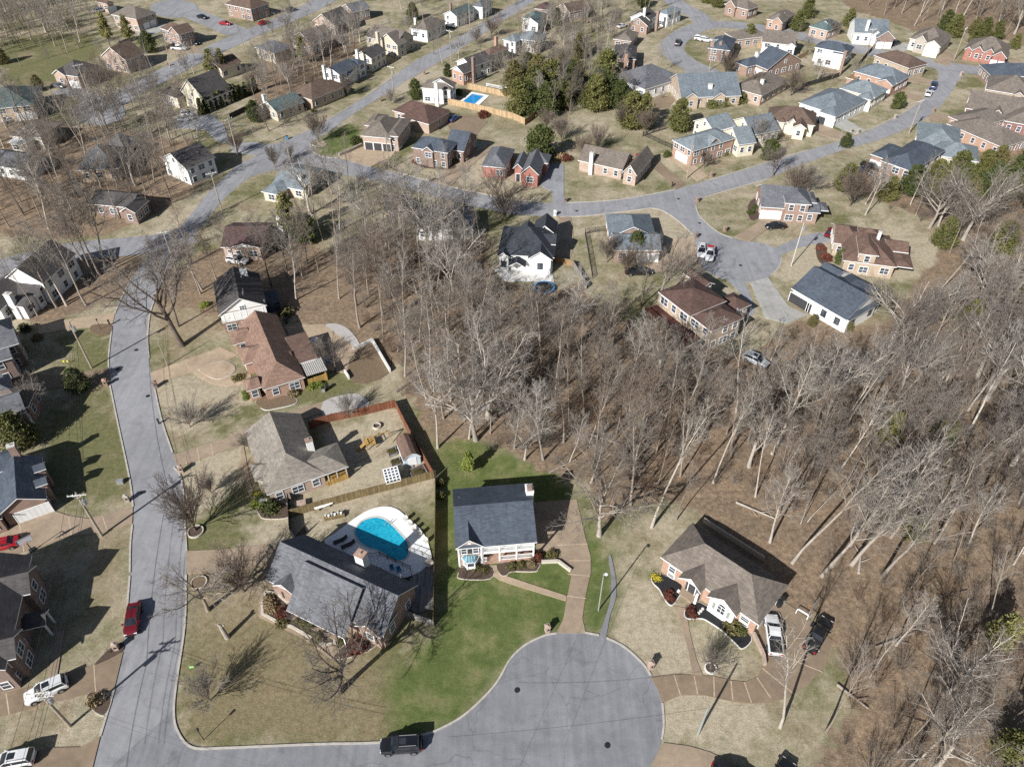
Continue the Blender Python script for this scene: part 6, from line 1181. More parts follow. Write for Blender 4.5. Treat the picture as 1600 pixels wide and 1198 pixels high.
for zi in (4, 7, 9, 11):
    for (x, y) in scatter(ZONES[zi][0], 5, 90 + zi, 1.2): UND.append((x, y, rs.choice([0, 1, 1]), rs.uniform(.7, 1.5), rs.uniform(0, 6.28)))
print('undergrowth', len(UND))
stuff_object('undergrowth', UND, [[have[m.name] for m in v[:2]] for v in BRUSH])
# ---- evergreens
CED = [ever_variant('cedar', 1, 10, 'leaf_cedar'), ever_variant('cedar', 2, 10, 'leaf_dark'), ever_variant('cedar', 3, 10, 'leaf_olive')]
PINE = [ever_variant('pine', 4, 14, 'leaf_pine'), ever_variant('pine', 5, 14, 'leaf_cedar')]
MAG = [ever_variant('magnolia', 6, 7, 'leaf_dark')]; SPI = [ever_variant('spire', 7, 3, 'leaf_cedar'), ever_variant('spire', 8, 3, 'leaf_dark')]; LIME = [ever_variant('pine', 9, 5, 'leaf_lime')]
BALL = [ever_variant('ball', 10, 1.5, 'leaf_dark'), ever_variant('ball', 11, 1.5, 'leaf_cedar'), ever_variant('mound', 12, 1.0, 'leaf_olive'), ever_variant('mound', 13, 1.0, 'leaf_red'), ever_variant('mound', 14, 1.0, 'leaf_straw'), ever_variant('mound', 15, 1.0, 'leaf_lime')]
EV = [
 (840, 140, 13, 'c', 'dark green cedar at the left end of the cedar clump'), (858, 150, 14, 'c', 'dark green cedar inside the clump, behind the bare white trunks'), (826, 178, 12, 'd', 'dark green cedar nearest the pool fence corner'), (890, 150, 12, 'd', 'blackish cedar in the middle of the clump'), (945, 138, 15, 'c', 'tallest cedar of the clump, touching the hidden grey house'), (932, 172, 13, 'c', 'cedar above the oval bare trees'), (952, 165, 12, 'd', 'cedar at the right of the clump'), (985, 198, 13, 'c', 'left cedar of the pair behind the oval bare trees'), (1004, 198, 12, 'c', 'right cedar of the pair behind the oval bare trees'), (1060, 203, 11, 'c', 'single broad cedar left of the cream gabled house'),
 (845, 250, 9, 'm', 'glossy dark magnolia beside the bright red brick house'), (1200, 250, 5.5, 'm', 'round dark holly at the roadside right of the orange brick house'), (1400, 170, 5, 'm', 'round dark holly on the green lawn by the red car'), (1005, 12, 9, 'd', 'dark evergreen near the top of the loop road'), (1104, 5, 7, 'c', 'clipped evergreen before the brown roofed house at the top'), (1120, 12, 6, 'c', 'second clipped evergreen before the brown roofed house at the top'), (1168, 70, 7, 'c', 'cedar beside the low taupe hip roof'), (1325, 42, 8, 'c', 'lone cedar between two upper street houses'), (1260, 28, 9, 'c', 'olive cedar before the pale green roofed house'), (1245, 48, 7, 'c', 'cedar next to the black car at the top'),
 (172, 72, 11, 'p', 'yellow green pine left of the bent road houses'), (206, 70, 10, 'p', 'dense olive pine beside the grey hip roofed house'), (235, 82, 7, 'd', 'dark cedar by the brown gabled house'), (5, 100, 6, 'o', 'dark evergreen at the left edge above the small shed'), (62, 142, 5, 'o', 'olive bush beside the green roofed house'), (335, 125, 10, 'p', 'yellowish pine before the light brown house'), (350, 120, 9, 'p', 'second yellowish pine behind the light brown house'), (475, 100, 9, 'p', 'olive pine in the left tree belt'), (645, 32, 8, 'd', 'dark cedar behind the white chimneyed house'), (650, 155, 6, 'd', 'dark cedar at the white pool house corner'), (400, 190, 8, 'd', 'dark cedar left of the grey green gable'), (700, 120, 4, 'd', 'small cedar behind the white brick based house'), 
 (455, 372, 11, 'p', 'olive green pine among the central bare trees'), (478, 378, 7, 'm', 'low glossy magnolia below the olive pine'), (905, 90, 8, 'o', 'olive evergreen in the centre thicket'), (870, 40, 8, 'd', 'dark evergreen by the grey green roofed house'),
 (1318, 296, 7, 'c', 'olive cedar in front of the charcoal roofed house'), (1385, 312, 8, 'c', 'cedar at the start of the right edge wood'), (1420, 296, 8, 'd', 'dark cedar behind the charcoal roofed house'), (1470, 300, 9, 'c', 'big olive cedar of the right edge wood'), (1533, 270, 8, 'c', 'cedar below the long brick house'), (1583, 297, 10, 'd', 'dark cedar at the right edge below the long brick house'), (1500, 298, 9, 'c', 'cedar amid the silver trees at right'), (1472, 385, 7, 'c', 'bright low cedar at the pale lawn edge'), (1560, 395, 10, 'c', 'wide cedar under the tangled silver tree'), (1590, 450, 10, 'c', 'cedar at the right edge behind the silver tree'), (1592, 500, 9, 'd', 'lower cedar at the right edge'), (1510, 515, 7, 'c', 'small green cedar in the middle wood at right'), (1488, 58, 10, 'c', 'olive cedar at the foot of the top right wood'), (1535, 60, 9, 'c', 'cedar behind the red gabled house'), (1555, 62, 8, 'c', 'second cedar behind the red gabled house'), (1475, 48, 9, 'd', 'dark cedar above the cream stone house'), (1520, 55, 6, 'o', 'rusty evergreen behind the red gabled house'),
 (1545, 1015, 8, 'l', 'yellow green pine in the lower right wood'), (1470, 690, 5, 'c', 'small green cedar deep in the middle wood'), (1425, 838, 4.5, 'c', 'little green cedar behind the curved pale tree'), (1380, 700, 8, 'p', 'faint green pine mixed in the middle wood'), (1590, 1195, 7, 'c', 'green cedar at the bottom right corner'), (733, 738, 4.2, 'L', 'small lime green conifer alone on the back lawn'), (36, 695, 7, 'c', 'dark green cedar by the brick chimney at the left edge'), (126, 610, 5, 's', 'bushy dark spruce beside the drive at left'), (1268, 508, 2.6, 'o', 'olive shrub at the foot of the slate roofed white house wall'), (1322, 516, 2.6, 'o', 'second olive shrub before the slate roofed white house'), (992, 400, 6, 'd', 'dark cedar at the corner of the wide white garage door'), (1312, 412, 3.4, 'm', 'round yellow green bush at the sprawling house front'), (1320, 230, 4, 'd', 'dark shrub by the white garage house'),
]
for (px, py, H, kd, lab) in EV:
    p = G(px, py); v = dict(c=CED[0], d=CED[1], o=CED[2], p=PINE[0], l=PINE[0], m=MAG[0], L=LIME[0], s=CED[1])[kd]
    plant('evergreen_tree', v, p.x, p.y, lab, 'tree', None, H / v[2] * (.78 if kd in 'cd' and H > 7 else 1))
for poly, dist, lo, hi, lab, grp, sd in (([(800, 122), (870, 112), (900, 128), (960, 88), (968, 172), (910, 188), (870, 172), (830, 192), (803, 176)], 7.4, 7, 11, 'dark cedar in the evergreen clump behind the tan pool fence', 'cedars behind the pool fence', 71), ([(1395, 288), (1470, 292), (1530, 268), (1620, 255), (1620, 330), (1500, 325), (1405, 312)], 5.5, 6, 9, 'olive cedar in the evergreen belt below the upper right houses', 'cedars below the upper right houses', 72), ([(1470, 52), (1560, 62), (1640, 70), (1640, 84), (1560, 74), (1470, 62)], 12, 5, 7, 'cedar along the foot of the top right wood', 'cedars at the foot of the top right wood', 73)):
    for (x, y) in scatter(poly, dist, sd, 1.5):
        v = CED[rs.choice([0, 0, 1, 2])]; plant('evergreen_tree', v, x, y, lab, 'tree', grp, rs.uniform(lo, hi) / v[2])
for i, t in enumerate(np.linspace(0, 1, 12)):
    p = G(316 + 84 * t, 180 - 36 * t); v = SPI[i % 2]; plant('hedge_tree', v, p.x, p.y, 'small dark spire in the evergreen row along the black gabled house lot', 'tree', 'evergreen row at upper left', rs.uniform(1.2, 1.7), simple=False)
for i, t in enumerate(np.linspace(0, 1, 9)):
    p = G(1112 + 60 * t, 168 - 12 * t); v = BALL[1]; plant('hedge_shrub', v, p.x, p.y, 'dark shrub of the thick hedge before the twin gabled grey house', 'shrub', 'hedge at the twin gabled house', rs.uniform(1.6, 2.2))
for i, (px, py) in enumerate([(401, 507), (411, 505), (434, 503), (398, 508)][:3]):
    p = G(px, py + 6); plant('spire_shrub', SPI[0], p.x, p.y, ['left', 'middle', 'right'][i] + ' of three small green spires along the brown back patio', 'shrub', None, .8)
BU = [
 (424, 797, 2.0, 0, 'big glossy round bush at the corner of the grey tan house'), (408, 782, 1.3, 0, 'smaller round bush behind the big glossy one'), (402, 787, .9, 5, 'yellow green bush touching the glossy bushes'), (466, 972, .8, 1, 'left of the green bushes in the pool house bed'), (475, 976, .9, 1, 'middle green bush in the pool house bed'), (485, 983, .9, 1, 'right green bush in the pool house bed'), (443, 960, .9, 3, 'dark red bush in the pool house bed'), (424, 950, .9, 4, 'straw coloured dry grass clump in the pool house bed'), (440, 975, .7, 2, 'grey green spreading plant in the pool house bed'), (497, 998, .9, 2, 'olive bush next to the front steps of the pool house'), (534, 1005, .8, 1, 'small green bush right of the front steps'), (560, 1010, 1.3, 3, 'wide reddish bush under the right gable of the pool house'), (420, 938, .8, 4, 'dry tawny clump at the top of the pool house bed'),
 (1044, 930, .7, 3, 'dark red bush in the left black mulch bed'), (1048, 937, .6, 3, 'second dark red bush in the left black mulch bed'), (1078, 955, .7, 3, 'reddish bush right of the entry walk'), (1083, 962, .6, 3, 'lower reddish bush right of the entry walk'), (1147, 982, 1.3, 2, 'olive spreading bush before the right corner window'), (1158, 988, 1.0, 0, 'dark green bush at the right end of the black mulch bed'), (1138, 975, .9, 0, 'dark bush by the arched window gable'),
 (372, 592, .9, 2, 'round olive bush on the rosy house front bed'), (383, 615, .6, 5, 'yellowish bush by the rosy house corner'), (385, 622, .6, 5, 'second yellowish bush by the rosy house corner'), (441, 612, 1.0, 4, 'tall straw grass clump on the rosy house wall'), (458, 616, 1.0, 4, 'second straw grass clump on the rosy house wall'), (488, 604, .9, 5, 'small green bush below the striped awning'), (500, 602, .8, 5, 'second green bush below the striped awning'),
 (22, 568, 1.8, 0, 'narrow dark bush on the shaded wall at the left edge'), (26, 557, 1.4, 1, 'green bush on the shaded wall at the left edge'), (40, 517, 1.6, 0, 'dark round bush in the shade by the upper left pair house'), (60, 530, 1.0, 4, 'tawny bush at the shade edge of the left lawn'), (30, 1035, 1.0, 5, 'green shrub below the dark brick house at left'), (150, 1096, .9, 4, 'dry clump in the stone ring by the street'),
 (745, 888, .7, 2, 'low dry bush under the glazed bay'), (757, 892, .6, 2, 'second low dry bush under the glazed bay'), (800, 886, .7, 2, 'dry bush left of the porch bed'), (815, 884, .7, 2, 'dry bush in the middle of the porch bed'), (830, 882, .7, 4, 'tawny bush at the right of the porch bed'), (838, 872, .9, 3, 'bare reddish bush at the porch corner'), (863, 868, .8, 2, 'thin bush on the patch beside the drive'),
 (689, 758, 1.1, 1, 'green bush squeezed between fence and lawn, upper of two'), (690, 778, 1.1, 1, 'green bush squeezed between fence and lawn, lower of two'), (556, 225, 2.2, 0, 'tall dark bush at the tan corner house'), (691, 262, 1.1, 1, 'left green bush before the red brick two storey house'), (706, 256, 1.5, 1, 'rounded hedge bush by the red brick two storey house'), (713, 252, 1.4, 0, 'second rounded bush by the red brick two storey house'), (650, 255, 1.0, 3, 'dark red bush at the red brick house corner'), (872, 248, 1.6, 4, 'tawny bush beside the magnolia'), (885, 250, 1.4, 3, 'reddish brown bush beside the magnolia'), (860, 240, 1.2, 3, 'dark brown bush above the asphalt drive'), (717, 148, 1.7, 0, 'dark green bush by the blue pool'), (1042, 245, 1.6, 0, 'blackish bush beside the pale drive'), (1122, 245, 1.2, 1, 'green bush before the orange brick house'), (1132, 243, 1.2, 1, 'second green bush before the orange brick house'), (755, 182, 1.6, 3, 'brown dry bush by the tan pool fence'), (493, 158, 1.4, 0, 'dark bush by the brown hip roofed house'), (489, 175, 1.0, 1, 'small green bush on the lawn edge left of the straight road'), (607, 70, 2.0, 0, 'dark bush before the beige chimney house'), (618, 74, 2.0, 0, 'second dark bush before the beige chimney house'), (1313, 185, 1.5, 1, 'green bush at the garage of the white house'), (1232, 205, .9, 5, 'yellowish bush under the cream brick house'), (1283, 390, .9, 3, 'rusty low bush in the sprawling house bed'), (1290, 405, 1.2, 3, 'purple red bush in the sprawling house bed'), (1180, 327, 1.2, 0, 'dark hedge bush in the curved bed at the violet roof'), (1172, 335, 1.2, 0, 'second hedge bush in the curved bed at the violet roof'), (1190, 330, 1.1, 2, 'olive bush in the curved bed at the violet roof'), (320, 478, .9, 5, 'yellow flowering bush at the white gabled house corner'), (448, 490, 1.4, 2, 'olive bush at the back corner of the white gabled house'),
]
for (px, py, H, vi, lab) in BU:
    p = G(px, py); v = BALL[vi]; plant('garden_shrub', v, p.x, p.y, lab, 'shrub', None, H / v[2])
# ---------------------------------------------------------------- vehicles
CARM = {}
def loft(mb, st, m=0, cap=True):
    """st: list of rings (same length)"""
    n = len(st[0])
    for a, b in zip(st[:-1], st[1:]):
        for i in range(n - 1): mb.poly([a[i], a[i + 1], b[i + 1], b[i]], m)
    if cap: mb.poly(st[0][::-1], m); mb.poly(st[-1], m)
def ring(x, w, zb, zt, tuck=.86):
    return [(x, -w * .93, zb), (x, -w, zb + .28), (x, -w * .985, zt - .13), (x, -w * tuck, zt), (x, w * tuck, zt), (x, w * .985, zt - .13), (x, w, zb + .28), (x, w * .93, zb), (x, -w * .93, zb)]
def cring(x, w, zb, zt, wt): return [(x, -w, zb), (x, -wt, zt), (x, wt, zt), (x, w, zb)]
SPEC = dict(
 sedan=dict(L=4.7, body=[(-2.33, .66, .36, .72), (-2.22, .83, .30, .98), (-1.6, .90, .27, 1.03), (-.5, .91, .27, 1.0), (.7, .91, .27, .98), (1.3, .90, .27, .93), (2.05, .84, .28, .80), (2.33, .66, .36, .62)], cab=[(-1.75, .78, .95, .99, .74), (-1.05, .76, .95, 1.40, .60), (-.2, .76, .95, 1.45, .60), (.35, .76, .95, 1.41, .60), (1.15, .80, .92, .96, .76)], roof=(-1.05, .35, 1.40, .59), ax=1.4, r=.33),
 suv=dict(L=4.8, body=[(-2.38, .74, .42, .95), (-2.28, .88, .34, 1.12), (-1.5, .94, .30, 1.14), (-.3, .95, .30, 1.12), (.95, .95, .30, 1.10), (1.5, .93, .30, 1.04), (2.15, .88, .32, .94), (2.38, .70, .42, .78)], cab=[(-2.22, .84, 1.05, 1.10, .82), (-1.95, .82, 1.05, 1.66, .66), (-.8, .82, 1.05, 1.72, .67), (.25, .82, 1.05, 1.68, .66), (1.15, .84, 1.02, 1.07, .80)], roof=(-1.95, .25, 1.66, .66), ax=1.45, r=.37),
 pickup=dict(L=5.7, body=[(-2.82, .84, .50, 1.08), (-2.76, .93, .42, 1.14), (-1.6, .95, .40, 1.15), (-.7, .95, .40, 1.15), (1.15, .95, .38, 1.15), (1.75, .94, .38, 1.10), (2.5, .90, .40, 1.0), (2.82, .76, .48, .86)], cab=[(-.98, .84, 1.08, 1.14, .82), (-.80, .82, 1.08, 1.74, .66), (-.1, .82, 1.08, 1.80, .67), (.55, .82, 1.08, 1.75, .66), (1.35, .84, 1.08, 1.13, .80)], roof=(-.80, .55, 1.75, .66), ax=1.8, r=.40))
def smooth(me):
    import bmesh
    bm = bmesh.new(); bm.from_mesh(me); bmesh.ops.remove_doubles(bm, verts=bm.verts, dist=.002); bmesh.ops.recalc_face_normals(bm, faces=bm.faces)
    for f in bm.faces: f.smooth = True
    bm.to_mesh(me); bm.free(); me.set_sharp_from_angle(angle=R(38)); return me
def car_meshes(kind, paint):
    if (kind, paint) in CARM: return CARM[(kind, paint)]
    S = SPEC[kind]; o = {}
    b = MB(); loft(b, [ring(x, w, zb, zt) for x, w, zb, zt in S['body']])
    for s in (-1, 1):
        for ax in (-S['ax'], S['ax']): b.tube((ax, s * .80, S['r'] + .02), (ax, s * .955, S['r'] + .02), S['r'] + .07, S['r'] + .07, 14, 1)
    x0 = S['cab'][0][0]
    b.box(-S['L'] / 2 - .04, -.7, .36, -S['L'] / 2 + .1, .7, .52, 1); b.box(S['L'] / 2 - .1, -.66, .36, S['L'] / 2 + .03, .66, .5, 1)
    for s in (-1, 1): b.box(S['cab'][-1][0] - .42, s * .92 - .02 if s > 0 else -1.12, 1.0 if kind != 'sedan' else .92, S['cab'][-1][0] - .22, 1.12 if s > 0 else -.90, 1.16 if kind != 'sedan' else 1.06, 0)
    o['body'] = smooth(b.mesh('body', [MATS[paint], MATS['rubber']]))
    g = MB(); loft(g, [cring(x, w, zb, zt, wt) for x, w, zb, zt, wt in S['cab']], 0); o['window'] = smooth(g.mesh('window', MATS['car_glass']))
    r = MB(); a, c_, z, w = S['roof']; st = S['cab']
    for i in range(1, 3):
        p, q = st[i], st[i + 1]; r.poly([(p[0], -p[4] - .01, p[3] + .012), (q[0], -q[4] - .01, q[3] + .012), (q[0], q[4] + .01, q[3] + .012), (p[0], p[4] + .01, p[3] + .012)])
        for s in (-1, 1): r.poly([(p[0], s * (p[4] + .01), p[3] + .012), (q[0], s * (q[4] + .01), q[3] + .012), (q[0], s * (q[4] + .05), q[3] - .1), (p[0], s * (p[4] + .05), p[3] - .1)])
    for i in ((0, 1), (3, 4)):
        p, q = st[i[0]], st[i[1]]
        for s in (-1, 1): r.bar((p[0], s * (p[4] + (.02 if p[3] > 1.2 else .04)), p[3] + .01), (q[0], s * (q[4] + (.02 if q[3] > 1.2 else .04)), q[3] + .01), .08, .05)
    for x in (-.35,): 
        for s in (-1, 1): r.bar((x, s * .80, st[2][2] + .03), (x, s * .645, st[2][3] - .05), .07, .05)
    o['roof_panel'] = r.mesh('roof_panel', MATS[paint])
    if kind == 'pickup':
        t = MB(); t.box(-2.70, -.76, 1.10, -1.02, .76, 1.165); o['bed_cover'] = t.mesh('bed_cover', MATS['rubber'])
    if kind == 'suv':
        t = MB(); t.box(-.65, -.36, 1.70, .15, .36, 1.745); o['sunroof'] = t.mesh('sunroof', MATS['car_glass'])
        for s in (-1, 1): k = MB(); k.bar((-1.8, s * .60, 1.76), (.15, s * .60, 1.76), .05); o['roof_rail%d' % s] = k.mesh('roof_rail', MATS['metal_grey'])
    wm = MB(); wm.tube((0, -.11, 0), (0, .11, 0), S['r'], S['r'], 18); o['_wheel'] = wm.mesh('wheel', MATS['rubber'])
    wm = MB(); wm.tube((0, -.125, 0), (0, .125, 0), S['r'] * .62, S['r'] * .62, 14); o['_rim'] = wm.mesh('rim', MATS['rim'])
    h = MB(); h.box(-.12, -.17, -.07, .05, .17, .07); o['_head'] = h.mesh('headlight', MATS['lamp_clear'])
    h = MB(); h.box(-.05, -.14, -.1, .1, .14, .1); o['_tail'] = h.mesh('taillight', MATS['lamp_red'])
    CARM[(kind, paint)] = o; return o
def car(kind, paint, px, py, dpx, dpy, label, cat='car'):
    """centre pixel and a heading in pixels (towards the front)"""
    p = G(px, py, .6); q = G(px + dpx, py + dpy, .6); a = math.atan2(q.y - p.y, q.x - p.x); S = SPEC[kind]; M = car_meshes(kind, paint)
    nm = dict(sedan='parked_car', suv='parked_car', pickup='pickup_truck')[kind]
    o = tag(empty(nm, (p.x, p.y, .06), a), label, cat)
    for k, me in M.items():
        if k[0] == '_': continue
        link(k.rstrip('-1'), me, o)
    for ax in (-S['ax'], S['ax']):
        for s in (-1, 1): w_ = link('wheel', M['_wheel'], o, (ax, s * .86, S['r'])); link('rim', M['_rim'], w_)
    zf = S['body'][-2][3] - .17; zr = S['body'][1][3] - .22
    for s in (-1, 1): link('headlight', M['_head'], o, (S['L'] / 2 - .1, s * .6, zf)); link('taillight', M['_tail'], o, (-S['L'] / 2 + .02, s * .68, zr))
    return o
for a in [
 ('sedan', 'car_red', 207.5, 967, -6, 42, 'dark red car parked on the left street kerb, facing the camera'), ('suv', 'car_white', 73, 1078, -48, 22, 'white car with dark roof panel under the utility pole crossarms'), ('suv', 'car_white', 20, 1188, -44, 8, 'white car with dark sunroof cut by the bottom left corner'), ('suv', 'car_black', 627, 1164, -60, 4, 'black car parked at the kerb of the bottom road'),
 ('pickup', 'car_white', 1208, 992, -8, -62, 'white pickup with black bed cover beside the brown hip roofed house', 'pickup'), ('pickup', 'car_black', 1278, 992, 24, -40, 'black pickup at the edge of the clearing under bare branches', 'pickup'), ('sedan', 'car_cherry', 2, 851, -24, 6, 'red car cut by the left edge near the basketball hoop'), ('sedan', 'car_black', 1145, 1212, 30, 8, 'black car shape at the bottom edge right of the cul-de-sac'), ('suv', 'car_black', 1219, 1216, 10, -20, 'black car shape barely entering the bottom edge by the white barked tree'),  # the last two car models fill plain black shapes at the bottom edge
 ('suv', 'car_white', 1096, 393, -3, 30, 'white car on the far cul-de-sac, left of the pair'), ('pickup', 'car_white', 1109, 397, -4, 34, 'white pickup with red bed on the far cul-de-sac', 'pickup'), ('pickup', 'car_black', 998, 425, 30, 0, 'black pickup under bare trees below the blue grey house', 'pickup'), ('sedan', 'car_black', 1212, 353, -24, 1, 'black sedan on the drive of the violet grey roofed house'), ('sedan', 'car_red', 1298, 363, 10, -14, 'small red car beside the sprawling house corner'), ('suv', 'car_silver', 1181, 563, 22, 10, 'silver car hidden in the middle wood'), ('suv', 'car_white', 371, 407, 24, 4, 'white car parked behind the white gabled house'),
 ('suv', 'car_silver', 46, 181, 14, 3, 'silver car by the garages of the green grey roofed house'), ('sedan', 'car_white', 17, 187, 14, -5, 'white car at the left edge below the green grey roofed house'), ('sedan', 'car_grey', 92, 134, 16, 3, 'dark grey car at the small left cul de sac'), ('pickup', 'car_white', 280, 76, 18, 1, 'white pickup on the drive below the brown hip roofed house', 'pickup'), ('sedan', 'car_black', 303, 67, 12, 3, 'black car next to the white pickup at upper left'), ('sedan', 'car_black', 316, 27, 14, 3, 'black car parked on the upper left cul de sac neck'), ('sedan', 'car_cherry', 352, 37, 12, 1, 'bright red car on the upper left road'), ('suv', 'car_silver', 157, 17, 14, -3, 'silver car outside the white garage at the top left'), ('suv', 'car_grey', 171, 13, 12, 1, 'dark car outside the white garage at the top left'), ('suv', 'car_white', 296, 178, 18, -2, 'white car behind the evergreen row'), ('sedan', 'car_silver', 289, 186, 16, -2, 'silver car behind the evergreen row'),
 ('sedan', 'car_cherry', 412, 36, 14, -5, 'red car on the road at the top, left of a dark one'), ('suv', 'car_grey', 455, 16, 13, -5, 'dark car near the top end of the left upper road'), ('sedan', 'car_grey', 704, 41, 12, 1, 'grey car beside the brick and white house at the top'), ('sedan', 'car_blue', 709, 185, 12, -8, 'dark blue car on the brown drive behind the plum roof'),
 ('pickup', 'car_grey', 1059, 67, 4, -12, 'dark pickup on the loop road bend', 'pickup'), ('suv', 'car_white', 1095, 61, 10, 1, 'white car on the loop island drive, left'), ('suv', 'car_white', 1104, 63, 10, 1, 'white car on the loop island drive, right'), ('sedan', 'car_white', 972, 41, 10, -3, 'white car beside the white gabled loop house'), ('sedan', 'car_cherry', 1005, 247, 12, 8, 'dark red car at the pink ranch gable'),
 ('pickup', 'car_blue', 1459, 134, 5, -14, 'blue pickup on the curving upper right road', 'pickup'), ('suv', 'car_white', 1451, 146, 6, -13, 'white car behind the blue pickup on the upper right road'), ('suv', 'car_cherry', 1350, 161, 16, 3, 'red car before the cream pale roofed house'), ('suv', 'car_blue', 1334, 159, 10, -8, 'dark blue car left of the red car'), ('pickup', 'car_black', 1362, 261, 18, 6, 'black pickup outside the charcoal roofed house garage', 'pickup'), ('sedan', 'car_black', 1351, 268, 16, 5, 'black car below the black pickup'), ('suv', 'car_black', 1234, 40, 9, -3, 'black car by the twin gabled house at the top'), ('suv', 'car_black', 1399, 68, 9, -3, 'black car between two upper street houses'), ('suv', 'car_black', 1570, 102, 6, -8, 'black car at the red gabled house corner'), ('sedan', 'car_grey', 1290, 178, 10, -6, 'grey car inside the dark garage of the broad white house')]:
    car(*a)
# red bed of the white pickup on the far cul-de-sac
# ---------------------------------------------------------------- poles and wires
POLE = {}
def pole(px, py, h, label, arms=0, adir=None, trans=False, mat='pole_wood', r=.14, lean=None):
    p = G(px, py); o = tag(empty('utility_pole', (p.x, p.y, 0), adir or 0), label, 'pole')
    m = MB(); m.tube((0, 0, -.2), (0, 0, h), r * 1.15, r * .8, 10); m.build('pole', MATS[mat], o)
    zs = []
    for i in range(arms):
        z = h - .35 - .95 * i; a = MB(); a.box(-1.25, -.19, z - .06, 1.25, -.07, z + .06); a.bar((-.7, -.13, z), (0, -.13, z - .6), .05); a.bar((.7, -.13, z), (0, -.13, z - .6), .05); a.build('crossarm', MATS['concrete_pale'], o)
        for x in (-1.1, -.45, .45, 1.1): s = MB(); s.tube((x, -.13, z + .06), (x, -.13, z + .25), .06, .05, 8); s.build('insulator', MATS['white_plastic'], o)
        zs.append(z + .25)
    if trans:
        t = MB(); z = h - 1.9 - .5 * arms; t.tube((.38, 0, z), (.38, 0, z + .9), .26, .26, 12); t.tube((.38, 0, z + .9), (.38, 0, z + 1.1), .08, .08, 8); t.build('transformer', MATS['metal_grey'], o)
    m = MB(); m.tube((0, 0, h), (0, 0, h + .25), .05, .05, 6); m.build('pole_cap', MATS['metal_grey'], o)
    POLE[label] = (o, p, h, adir or 0); return o
P2 = pole(110, 1134, 9.0, 'wooden utility pole with two crossarms over the white car drive', 2, R(8), True, r=.17); P1 = pole(159.5, 837, 9.6, 'wooden utility pole with crossarm beside the wide brown drive', 1, R(8), True, r=.17); P3 = pole(143.7, 575, 10.4, 'long bare wooden utility pole on the left lawn', 0, 0, True, r=.16)
pole(262, 571, 5.6, 'short thin pole on the right side of the left street', 0, r=.09); P5 = pole(277, 424, 9.8, 'utility pole with white crossarm behind the spreading tree at the street bend', 1, R(20)); P6 = pole(347, 330, 10, 'utility pole with crossarm along the upper left road', 1, R(30)); P7 = pole(372, 245, 10.5, 'leaning wooden utility pole at the junction', 1, R(60), True); P8 = pole(165, 216, 20, 'very tall utility pole beside the round road end', 1, R(40)); pole(284.5, 120, 8, 'utility pole on the verge of the bent upper left road', 0)
P9 = pole(616, 153, 9.5, 'utility pole with crossarm on the near stretch of the straight road', 1, R(-30), True); P10 = pole(705, 96, 10, 'utility pole with crossarm halfway up the straight road', 1, R(-30), True); P11 = pole(734, 44, 11, 'utility pole near the far end of the straight road', 1, R(-30)); pole(608.5, 264, 9.5, 'utility pole in front of the tan corner house drive', 0, 0, True); P13 = pole(1073, 279, 9.8, 'utility pole below the orange brick house', 0, 0, True); pole(1050, 48, 9, 'utility pole beside the pale hip roofed loop house', 0); pole(1108, 111, 10, 'utility pole at the mouth of the loop road', 1, R(20)); P16 = pole(1308, 232, 6, 'pale pole with lamp at the lower curve of the upper right road', 0, 0, False, 'metal_grey', .1); P17 = pole(1420, 209, 9.5, 'utility pole on the outer side of the upper right curve', 1, R(30), True); P18 = pole(1490, 95, 10.5, 'utility pole at the top right road corner', 1, R(50), True); P19 = pole(1352, 88, 9, 'utility pole on the uppermost street', 1, R(10)); P20 = pole(1236, 416, 10.5, 'pale utility pole with transformer on the grass beside the far cul-de-sac', 0, 0, True, 'concrete', .1); pole(278, 24, 7, 'slim pole on the upper left cul de sac', 0, 0, False, 'metal_grey', .09)
PA = pole(935, 953.5, 8.4, 'greenish metal street lamp pole beside the asphalt path', 0, 0, False, 'metal_green', .09); PB = pole(1090, 1147, 7.0, 'greenish utility pole on the pale grass right of the cul-de-sac', 0, 0, False, 'metal_green', .14)
def lamp_head():
    m = MB(); v, f = ico(.24, 2); v = v * [1, 1, .65] + [.35, .1, 8.3]
    for q in f: m.poly([tuple(v[i]) for i in q])
    m.tube((0, 0, 8.2), (.35, .1, 8.35), .05, .05, 6); m.build('lamp_head', MATS['lamp_clear'], PA)
lamp_head()
P0 = (G(60, 1290), 9.0)
def wire(name_label, pts, r=.022, sag=.5, group='power lines'):
    m = MB()
    for a, b in zip(pts[:-1], pts[1:]):
        a, b = Vector(a), Vector(b); n = 12; last = None; s = sag * (b - a).length / 35
        for i in range(n + 1):
            t = i / n; q = a.lerp(b, t); q.z -= s * 4 * t * (1 - t)
            if last is not None: m.tube(last, q, r, r, 3, 0, False)
            last = q
    return tag(m.build('power_line', MATS['wire']), name_label, 'cable', group)
def armpt(o, x, z):
    a = o.rotation_euler.z; L_ = o.location; return (L_.x + x * math.cos(a) + .13 * math.sin(a), L_.y + x * math.sin(a) - .13 * math.cos(a), z)
q0 = G(60, 1330)
for i, x in enumerate((-1.1, .45, 1.1)):
    wire('thin power line strung along the poles of the left street', [(q0.x + x, q0.y, 8.9), armpt(P2, x, 8.9), armpt(P1, x, 9.5), armpt(P3, x * .15, 10.3 - abs(x) * .6)], group='power lines along the left street')
for x, z in ((.2, 6.4),): wire('lower telephone cable strung along the poles of the left street', [(q0.x + x, q0.y, z), armpt(P2, x, z), armpt(P1, x, z + .6), armpt(P3, x, z + 1)], .028, group='telephone cables along the left street')
e0 = G(470, 1260)
for x in (-.4, .4): wire('power line crossing the bottom left road junction', [armpt(P2, x, 8.2), (e0.x, e0.y + x, 8.5)], group='power lines crossing the bottom junction')
